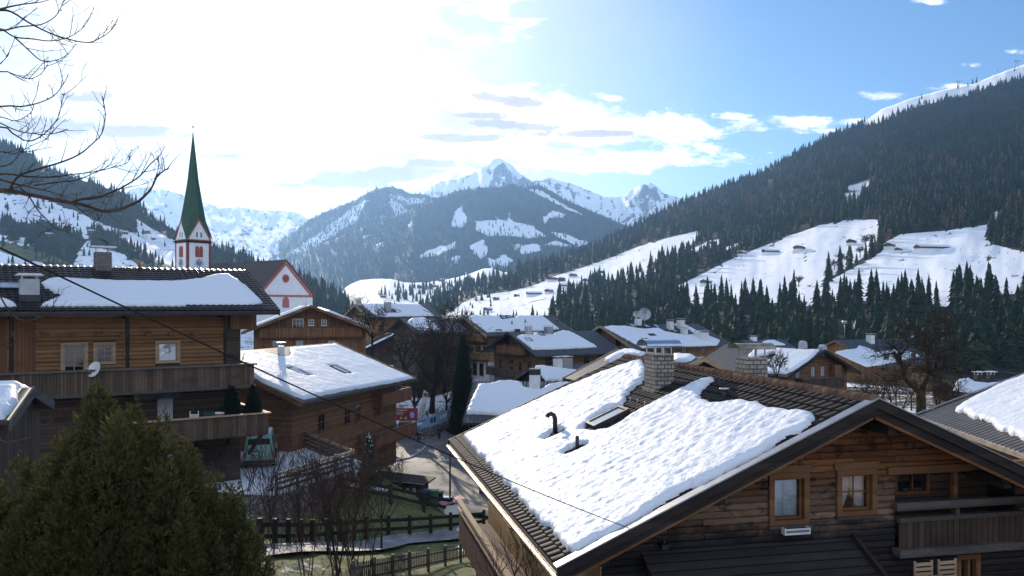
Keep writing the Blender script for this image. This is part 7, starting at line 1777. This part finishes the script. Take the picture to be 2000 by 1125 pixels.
# ------------------------------------------------------------ people
def person(label, pos, face, pose, jacket, trousers):
    rt = empty('person', pos, face); tag(rt, label, 'person')
    def skin(name, J, E, mat, sub=2):
        me = bpy.data.meshes.new(name); me.from_pydata([j[0] for j in J], E, []); ob = bpy.data.objects.new(name, me); link(ob); ob.parent = rt
        md = ob.modifiers.new('skin', 'SKIN'); me.skin_vertices.new() if not me.skin_vertices else None
        for i, j in enumerate(J): sv = me.skin_vertices[0].data[i]; sv.radius = (j[1], j[2] if len(j) > 2 else j[1])
        me.skin_vertices[0].data[0].use_root = True
        ob.modifiers.new('sub', 'SUBSURF').levels = sub; ob.modifiers['sub'].render_levels = sub; me.materials.append(M(mat)); return ob
    st = pose['stride']; J = [((0, 0, .93), .13, .10), ((0, 0, 1.12), .12, .09), ((0, -.01, 1.36), .15, .10), ((0, 0, 1.47), .06), ((0, -.01, 1.56), .055), ((0, -.02, 1.64), .095, .10), ((0, -.02, 1.72), .075, .08), ((0, -.12, 1.63), .018)]
    E = [(0, 1), (1, 2), (2, 3), (3, 4), (4, 5), (5, 6), (5, 7)]; legs = []
    for sd in (-1, 1):
        f = st * sd; b = len(J); J += [((sd * .10, -f * .02, .86), .10), ((sd * .11, -f * .45, .48), .065), ((sd * .11, -f * .55 + max(0, -f) * .5, .10), .045), ((sd * .12, -f * .55 + max(0, -f) * .5 - .16, .04), .04)]; E += [(0, b), (b, b + 1), (b + 1, b + 2), (b + 2, b + 3)]
        a = len(J); hf = pose['arm'] * sd; J += [((sd * .20, -.01, 1.40), .06), ((sd * .25, hf * .25 + .02, 1.14), .045), ((sd * .24, hf * .45 - .08, .92), .034), ((sd * .24, hf * .5 - .10, .84), .036, .02)]; E += [(2, a), (a, a + 1), (a + 1, a + 2), (a + 2, a + 3)]
        for q in range(4): k = len(J); J.append(((sd * .24 + (q - 1.5) * .004, hf * .5 - .13 + q * .022, .755 + .006 * abs(q - 1)), .009)); E.append((a + 3, k))
        k = len(J); J.append(((sd * .20, hf * .5 - .15, .80), .010)); E.append((a + 3, k))
    skin('body', J, E, 'skin')
    skin('jacket', [((0, 0, .86), .19, .14), ((0, 0, 1.12), .17, .13), ((0, -.01, 1.36), .19, .14), ((0, 0, 1.47), .09)] + [x for sd in (-1, 1) for x in (((sd * .20, -.01, 1.40), .085), ((sd * .25, pose['arm'] * sd * .25 + .02, 1.14), .07), ((sd * .24, pose['arm'] * sd * .45 - .08, .93), .055))], [(0, 1), (1, 2), (2, 3), (2, 4), (4, 5), (5, 6), (2, 7), (7, 8), (8, 9)], jacket)
    LJ = [((0, 0, .92), .15, .12)]; LE = []
    for sd in (-1, 1):
        f = st * sd; b = len(LJ); LJ += [((sd * .10, -f * .02, .84), .115), ((sd * .11, -f * .45, .48), .085), ((sd * .11, -f * .55 + max(0, -f) * .5, .10), .068)]; LE += [(0, b), (b, b + 1), (b + 1, b + 2)]
    skin('trousers', LJ, LE, trousers)
    h = MB(); h.lathe((0, .0, 1.60), [(.02, .155), (.08, .14), (.112, .08), (.112, .01), (.09, -.03)][::-1], 14); h.build('hair', M('hair'), rt)
    f = MB()
    for sd in (-1, 1): f.lathe((sd * .035, -.118, 1.655), [(.002, -.008), (.009, 0), (.002, .008)], 6)
    f.build('eyes', M('black_paint'), rt)
p = ground_at(818, 871, 70); person('person in dark winter clothes striding down the street near the retaining wall', p + Vector((0, 0, .22)), R(15), dict(stride=.34, arm=.4), 'cloth_dark', 'cloth_jeans')
p = ground_at(858, 862, 70); person('person in black standing on the street beneath the blue banner', p + Vector((0, 0, .22)), R(160), dict(stride=.10, arm=.12), 'black_paint', 'cloth_dark')

# ------------------------------------------------------------ street things
def street_things():
    g = lambda px, py, y0=30: ground_at(px, py, y0)
    # low glazed hut
    a = g(742, 985); b = g(822, 990); d = Vector((b.x - a.x, b.y - a.y, 0)); L = 4.2; rz = math.atan2(d.y, d.x); p = at(784, 978, 68); p.z = gzf(p.x, p.y) - .1
    rt = empty('kiosk', p, R(-12)); tag(rt, 'low dark timber hut with bluish windows beside the street', 'hut')
    MB().mm((-2.1, -1.1, -1), (2.0, 1.1, 1.75)).build('wall', M('wood_dark_v'), rt); m = MB(); m.prism([(-2.5, -1.5, 2.02), (2.5, -1.5, 1.68), (2.5, -1.5, 1.80), (-2.5, -1.5, 2.14)], (0, 3.0, 0)); rf = m.build('roof', M('wood_dark'), rt)
    m = MB(); m.beam((-2.5, -1.53, 2.13), (2.5, -1.53, 1.79), .05, .05); m.build('roof_edge', M('metal_grey'), rf)
    for x in (-1.65, -1.05, -.35, .25, .95, 1.5):
        f = MB(); w, h = .42, .85
        for x0, x1, z0, z1 in ((x - w / 2, x - w / 2 + .05, .6, .6 + h), (x + w / 2 - .05, x + w / 2, .6, .6 + h), (x - w / 2 + .05, x + w / 2 - .05, .6 + h - .05, .6 + h), (x - w / 2 + .05, x + w / 2 - .05, .6, .65)): f.mm((x0, -1.15, z0), (x1, -1.10, z1))
        o = f.build('window', M('wood_dark'), rt); MB().mm((x - w / 2 + .05, -1.125, .65), (x + w / 2 - .05, -1.11, .55 + h)).build('pane', M('glass_sky'), o)
    def bench(px, py, mat, lab, w=.9, h=.8):
        p = g(px, py); rt = empty('litter_box', p); tag(rt, lab, 'box'); MB().mm((-w / 2, -.25, .12), (w / 2, .25, h)).build('bin', M(mat), rt, bevel=.02); m = MB(); m.mm((-w / 2 - .04, -.29, h), (w / 2 + .04, .29, h + .07)); m.build('lid', M(mat), rt)
        for x in (-w / 2 + .08, w / 2 - .08): MB().mm((x - .04, -.2, -.1), (x + .04, .2, .12)).build('foot', M('metal_dark'), rt)
    bench(843, 988, 'bin_green', 'green box bin standing at the end of the low timber hut', .85, 1.0); bench(855, 992, 'larch_red', 'brown wooden bin beside the green box bin', .7, 1.0); bench(829, 984, 'cloth_jeans', 'dark blue box bin closest to the low timber hut', .7, .8); bench(871, 995, 'sign_blue', 'pale blue box bin behind the pink roofed box', .8, .9)
    p = g(882, 1006); rt = empty('notice_box', p, R(25)); tag(rt, 'small white box with a slanting pink roof next to the street', 'box'); MB().mm((-.65, -.4, -.1), (.65, .4, .75)).build('body', M('plaster_white'), rt); m = MB(); m.prism([(-.8, -.5, .78), (.8, -.5, 1.1), (.8, -.5, 1.16), (-.8, -.5, .84)], (0, 1.0, 0)); m.build('roof', M('roof_pink'), rt)
    p = g(898, 1008); rt = empty('litter_bin', p); tag(rt, 'round green litter bin left of the blue hydrant', 'bin'); MB().lathe((0, 0, 0), [(.2, -.1), (.22, .5), (.23, .52)], 14).build('bin', M('bin_green'), rt); MB().lathe((0, 0, .53), [(.24, 0), (.23, .12), (.12, .24), (.02, .27)], 14).build('lid', M('bin_green'), rt)
    p = g(909, 1009); rt = empty('hydrant', p); tag(rt, 'blue hydrant with side nozzles right of the green litter bin', 'hydrant'); MB().lathe((0, 0, 0), [(.16, -.1), (.16, .05), (.12, .08), (.11, .55), (.15, .58), (.15, .64), (.12, .72), (.05, .80), (.02, .82)], 14).build('barrel', M('bin_blue'), rt)
    for sd in (-1, 1): MB().cyl((sd * .1, 0, .48), (sd * .24, 0, .48), .06, 10).build('nozzle', M('bin_blue'), rt)
    p = g(879, 1002); rt = empty('street_pole', p); tag(rt, 'thin brown pole rising in front of the street curve', 'pole'); MB().cyl((0, 0, -.3), (0, 0, 4.5), .07, 8, .055).build('pole', M('larch_red'), rt); MB().lathe((0, 0, 4.5), [(.07, 0), (.07, .04), (.02, .08)], 8).build('cap', M('metal_dark'), rt)
    # canopy over the silver car
    p = at(738, 868, 92); rt = empty('car_canopy', Vector((p.x, p.y, gzf(p.x, p.y))), R(12)); tag(rt, 'flat grey canopy roof on posts over the silver car', 'canopy'); hz = p.z - gzf(p.x, p.y)
    MB().mm((-1.9, -1.0, hz), (1.9, 1.6, hz + .12)).build('roof', M('metal_grey'), rt)
    for x in (-1.7, 1.7):
        for y in (-.8, 1.4): MB().mm((x - .06, y - .06, -.3), (x + .06, y + .06, hz - .002)).build('post', M('wood_brown'), rt)
    p = g(742, 906); rt = empty('hand_cart', p + Vector((0, 0, .2)), R(20)); tag(rt, 'old wooden cart with a spoked wheel in front of the silver car', 'cart'); MB().mm((-.7, -.35, .45), (.7, .35, .55)).build('bed', M('wood_frame'), rt)
    for sd in (-1, 1):
        m = MB(); c = Vector((-.2, sd * .42, .42)); n = 16
        m.tube([c + Vector((.4 * math.cos(a), 0, .4 * math.sin(a))) for a in np.linspace(0, 6.283, n + 1)], .035, 6)
        for k in range(5): a = k * math.pi / 5; m.beam(c - Vector((.38 * math.cos(a), 0, .38 * math.sin(a))), c + Vector((.38 * math.cos(a), 0, .38 * math.sin(a))), .03, .03, (0, 1, 0))
        m.build('wheel', M('wood_frame'), rt)
    MB().mm((-.7, -.36, .552), (-.64, .36, 1.0)).build('side_board', M('wood_frame'), rt); MB().mm((.64, -.36, .552), (.7, .36, 1.0)).build('side_board', M('wood_frame'), rt)
    # bird house on a post
    p = at(932, 1112, 34); rt = empty('bird_house', p, R(15)); tag(rt, 'small wooden bird house with a lichen covered roof above the picket fence', 'bird house'); MB().cyl((0, 0, -2.2), (0, 0, .12), .05, 7).build('post', M('wood_grey'), rt); MB().mm((-.22, -.2, .12), (.22, .2, .46)).build('box', M('wood_dark'), rt)
    m = MB(); m.prism([(-.34, -.32, .42), (0, -.32, .62), (.34, -.32, .42), (.34, -.32, .47), (0, -.32, .67), (-.34, -.32, .47)], (0, .64, 0)); m.build('roof', M('wood_grey'), rt); MB().cyl((0, -.203, .29), (0, -.199, .29), .06, 12).build('entrance_hole', M('black_paint'), rt)
    # cables
    def cable(label, a, b, sag, r, name='cable', n=40):
        pts = [a.lerp(b, i / n) - Vector((0, 0, sag * 4 * (i / n) * (1 - i / n))) for i in range(n + 1)]; o = MB().tube(pts, r, 6).build(name, M('rubber')); tag(o, label, 'cable')
    cable('black overhead cable sagging across the view down to the bracket on the near house', Vector((CABLE_END.x - 8.6, CABLE_END.y - 8.6 * 1.4, 1.14)), CABLE_END, .16, .009)
    for k, (y0, y1) in enumerate(((711, 716), (722, 728))): cable(('upper' if k == 0 else 'lower') + ' thin power line in front of the dark forest above the right rooftops', at(1760, y0 - 4, 95), at(2300, y1, 80), .5, .03)
    # terrace furniture
    xt, zt, u0, u1 = HL.terrace
    def tp(px, dx): u, _ = HL.px_x(px, 805, xt - dx); return HL.l2w((xt - dx, u, zt))
    def chair(lab, p, rz, mat, h=1.0):
        rt = empty('chair', p, rz); tag(rt, lab, 'chair'); MB().mm((-.24, -.24, .44), (.24, .24, .48)).build('seat', M(mat), rt)
        m = MB()
        for k in range(4): m.mm((-.20, .225, .56 + k * .11), (.20, .25, .63 + k * .11))
        m.build('backrest', M(mat), rt)
        for i in (-1, 1):
            MB().mm((i * .22 - .02, -.23, 0), (i * .22 + .02, -.19, .44)).build('leg', M(mat), rt); MB().mm((i * .22 - .02, .20, 0), (i * .22 + .02, .24, h)).build('leg', M(mat), rt)
    chair('white slatted chair behind the plank terrace parapet', tp(377, .8), HL.rz + R(60), 'white_paint', 1.15); chair('dark green slatted chair at the back of the plank terrace', tp(408, 1.5), HL.rz + R(80), 'chair_green')
    p = tp(428, .8); rt = empty('side_table', p); tag(rt, 'small terrace table draped in purple cloth with folded cushions on top', 'table'); MB().cyl((0, 0, 0), (0, 0, .7), .05, 8).build('leg', M('metal_dark'), rt); MB().lathe((0, 0, .1), [(.36, 0), (.33, .3), (.30, .62), (.02, .63)], 16).build('cloth', M('cloth_purple'), rt)
    for k, mt in enumerate(('white_paint', 'terracotta', 'white_paint')): tag(MB().mm((-.28, -.2, 0), (.28, .2, .085)).build('cushion', M(mt), None, loc=p + Vector((.03 * k, 0, .735 + .095 * k)), rz=.2 * k, bevel=.03), ('pale folded cushion lowest on the purple covered table', 'reddish folded cushion in the middle of the pile on the purple table', 'pale folded cushion topmost on the purple covered table')[k], 'cushion', 'cushions on the terrace table')
    # dish and ball on the balcony rail
    xb = HL.wr - 1.75 + 1.45
    u, z = HL.px_x(185, 722, xb); w = HL.l2w((xb + .1, u, z)); rt = empty('satellite_dish', w, 0); tag(rt, 'white satellite dish on the balcony rail of the long log house', 'satellite dish'); m = MB(); ax = Vector((-.35, -.85, .4)).normalized(); e1 = ax.cross(Vector((0, 0, 1))).normalized(); e2 = e1.cross(ax); rg = []
    for q, dd in ((.02, 0), (.25, .03), (.42, .09)): rg.append(m.addv([ax * dd + (e1 * math.cos(k * .3927) + e2 * math.sin(k * .3927)) * q for k in range(16)]))
    m.smooth = True
    for a, b in zip(rg, rg[1:]):
        for k in range(16): m.face((a + k, a + (k + 1) % 16, b + (k + 1) % 16, b + k))
    m.face(range(rg[0], rg[0] + 16)); m.build('reflector', M('white_paint'), rt); MB().tube([e2 * -.4 + ax * .08, ax * .42], .012, 5).build('arm', M('metal_grey'), rt); MB().cyl((0, .04, -.5), (0, .04, 0), .025, 6).build('mount', M('metal_grey'), rt)
    # carved chairs on the lower balcony of the near house
    s = H1; yb = s.og - .75; zf = s.px_y(1820, 1100, yb)[1] - .85
    k = MB(); k.mm((1.2, s.og - 1.5, zf - .15), (5.88, s.og - .1, zf)); k.build('lower_balcony', M('wood_dark'), s.root)
    for px, lab in ((1790, 'pale wooden chair on the lower balcony of the near house, left of the other'), (1836, 'pale wooden chair with a cut out back on the lower balcony, nearer the glazed door')):
        x, _ = s.px_y(px, 1100, yb); chair(lab, s.l2w((x, yb, zf)), s.rz + R(180), 'wood_pale', 1.0)
street_things()

# ------------------------------------------------------------ farmhouses on the slopes
def farms():
    rr = random.Random(5)
    L = [(1079, 549, 22, 'farmhouse with a pale gable, upper left of the hamlet on the sunlit slope'), (1097, 549, 14, 'small farm building right beside the pale gabled farmhouse of the hamlet'), (1119, 542, 16, 'topmost chalet of the hamlet on the sunlit slope'), (1147, 552, 18, 'chalet near the right end of the sunlit hamlet'), (1109, 562, 30, 'long dark barn in the middle of the sunlit hamlet'), (1188, 553, 32, 'long low farm at the edge of the trees right of the hamlet'),
         (1072, 573, 17, 'pale chalet below the long dark barn of the hamlet'), (1043, 578, 31, 'wide farmhouse at the lower edge of the sunlit hamlet'), (1008, 579, 9, 'tiny hay hut alone left of the wide farmhouse'), (969, 586, 12, 'small hut by the forest end of the lower meadow'), (953, 609, 17, 'hay barn just above the three storey chalet ridge'), (1176, 533, 9, 'lone hay hut above the sunlit hamlet beside the tree row'),
         (1505, 496, 34, 'broad farmhouse, lower left of the pair on the middle meadow'), (1561, 490, 28, 'farm barn to the right of the broad farmhouse on the middle meadow'), (1663, 478, 20, 'chalet standing alone high on the middle meadow'), (1449, 499, 20, 'farm building at the left wooded edge of the middle meadow'), (1737, 486, 28, 'chalet left of the very long farm on the right meadow'), (1755, 492, 16, 'small shed between the chalet and the very long farm'), (1820, 490, 72, 'very long farm building with white base on the right meadow'), (1379, 557, 22, 'dark barn among treetops below the middle meadow'), (1620, 533, 10, 'little hut at the bottom of the gully'), (1386, 476, 10, 'tiny hut on the narrow upper clearing')]
    for px, py, w, lab in L:
        p, _ = HR.pos(np.array([float(px)]), np.array([float(py)])); p = Vector(p[0]); Y = p.y; W = w * Y / F
        long_ = w > 29; d = (.97, .22) if long_ else (rr.uniform(.55, .75), .72); Ln = W * (.98 if long_ else .95); hw = min(W * .42, 4.8) if not long_ else min(W * .26, 5.0); hh = hw * (1.25 if not long_ else 1.15)
        o = Vector((p.x - d[0] * Ln / 2, p.y - d[1] * Ln / 2, p.z + hh)); s = House('farmhouse', lab, o, d, Ln, hw, hw, .42, p.z - .3, cat='farmhouse', og=min(.8, Ln * .1), oe=min(.8, hw * .18), th=.2)
        s.walls(M('wood_brown' if rr.random() < .6 else 'wood_dark_h')); s.roof(M('tile_dark'), trims=False)
        if rr.random() < .75 or long_: s.snow(1, [(.2, .2), (Ln - .2, .2), (Ln - .2, s.tmax(1) - .05), (.2, s.tmax(1) - .05)], T=.35, res=max(.3, W / 30), px=False, seed=px, lift=.05, amp=.02); s.snow(-1, [(.2, .2), (Ln - .2, .2), (Ln - .2, s.tmax(-1) - .05), (.2, s.tmax(-1) - .05)], T=.35, res=max(.3, W / 30), px=False, seed=px, lift=.05, amp=.02)
        if w >= 16:
            k = MB(); b = s.wr - s.oe; k.mm((-s.wl + s.oe - .03, s.og - .03, -4), (b + .03, Ln - s.og + .03, hh * .34 + .3)); k.build('plaster_base', M('plaster_white'), s.root)
            n = max(2, int(Ln / 3.2)); row_of(s, 'right', [s.og + (Ln - 2 * s.og) * (i + .5) / n for i in range(n)], hh * .52 + .3, .9, .8, nx=1, ny=1, fw=.12, sill=False); row_of(s, 'front', (-hw * .35, hw * .35), hh * .55 + .3, .9, .8, nx=1, ny=1, fw=.12, sill=False)
    for hill, items in ((HB, ((179, 455, 13, 'dark barn low on the shaded hillside left of the church'), (244, 457, 12, 'small barn on the snowy terrace behind the church tower'), (287, 455, 12, 'reddish farmhouse on the wedge shaped snowfield left of the spire'), (258, 494, 13, 'brown hut among trees just left of the tower'), (95, 462, 15, 'dark farm roof between two tree groups on the shaded hillside'), (300, 468, 9, 'hut farthest along the wedge shaped snowfield'))), (HD, ((822, 563, 14, 'barn on the far valley floor, left of its neighbour'), (846, 561, 12, 'barn on the far valley floor beside the river trees'), (862, 549, 10, 'hut on the far valley floor near the forest edge'), (748, 581, 10, 'tiny house in the far valley below the blue mountain'), (770, 598, 12, 'small house in the far valley behind the village roofs')))):
        for px, py, w, lab in items:
            p, _ = hill.pos(np.array([float(px)]), np.array([float(py)])); p = Vector(p[0]); W = w * p.y / F; d = (.8, .6); hw = W * .4; hh = hw * 1.25; o = Vector((p.x - d[0] * W / 2, p.y - d[1] * W / 2, p.z + hh))
            s = House('farmhouse', lab, o, d, W, hw, hw, .42, p.z - .3, cat='farmhouse', og=W * .08, oe=hw * .15); s.walls(M('wood_brown')); s.roof(M('tile_dark'), trims=False); s.snow(1, [(.2, .2), (W - .2, .2), (W - .2, s.tmax(1) - .05), (.2, s.tmax(1) - .05)], T=.35, res=W / 16, px=False, seed=px, lift=.05, amp=.02)
            row_of(s, 'right', (W * .3, W * .65), hh * .45, 1.1, 1.0, nx=1, ny=1, fw=.12, sill=False)
    # lift masts and chairs on the bare ridge
    def ridge(px): c, _ = HR.bounds(np.array([float(px)])); p, _ = HR.pos(np.array([float(px)]), c + 1.5); return Vector(p[0])
    tops = []
    for px, hpx, lab in ((1986, 13, 'ski lift pylon highest on the bare snow ridge'), (1872, 12, 'ski lift pylon midway along the bare snow ridge')):
        p = ridge(px); h = hpx * p.y / F; rt = empty('lift_pylon', p); tag(rt, lab, 'lift pylon')
        m = MB()
        for sx in (-1, 1): m.tube([(sx * h * .22, 0, -2), (sx * h * .12, 0, h)], h * .028, 6)
        m.build('mast', M('metal_dark'), rt); MB().mm((-h * .5, -h * .03, h), (h * .5, h * .03, h * 1.07)).build('crossarm', M('metal_dark'), rt)
        for sx in (-1, 1): MB().mm((sx * h * .45 - h * .05, -h * .12, h * 1.07), (sx * h * .45 + h * .05, h * .12, h * 1.13)).build('sheave', M('metal_dark'), rt)
        tops.append(p + Vector((0, 0, h * 1.1)))
    for px, py in ((1948, 137), (1908, 151), (1829, 178), (1787, 193)):
        p = at(px, py, tops[1].y); rt = empty('lift_gondola', p); tag(rt, 'tiny gondola hanging from the ski lift above the snow ridge', 'gondola', 'gondolas of the ski lift'); MB().mm((-1.6, -1.3, -2.2), (1.6, 1.3, 0)).build('cabin', M('metal_dark'), rt, bevel=.4); MB().cyl((0, 0, 0), (0, 0, 2.5), .25, 6).build('hanger', M('metal_dark'), rt)
farms()

# ------------------------------------------------------------ haze
def build_haze():
    mb = MB(); mb.mm((-4700, -2600, -420), (4700, 8400, 1290))
    m = bpy.data.materials.new('haze_air'); m.use_nodes = True; t = NT(m.node_tree); t.n.clear()
    out = t.add('ShaderNodeOutputMaterial'); v = t.add('ShaderNodeVolumePrincipled')
    t.put(v, 'Color', (.29, .54, 1.0)); t.put(v, 'Density', HAZE_DENSITY); t.put(v, 'Anisotropy', .5)
    t.l.new(v.outputs[0], out.inputs['Volume'])
    o = mb.build('haze', m); o['kind'] = 'stuff'
build_haze()
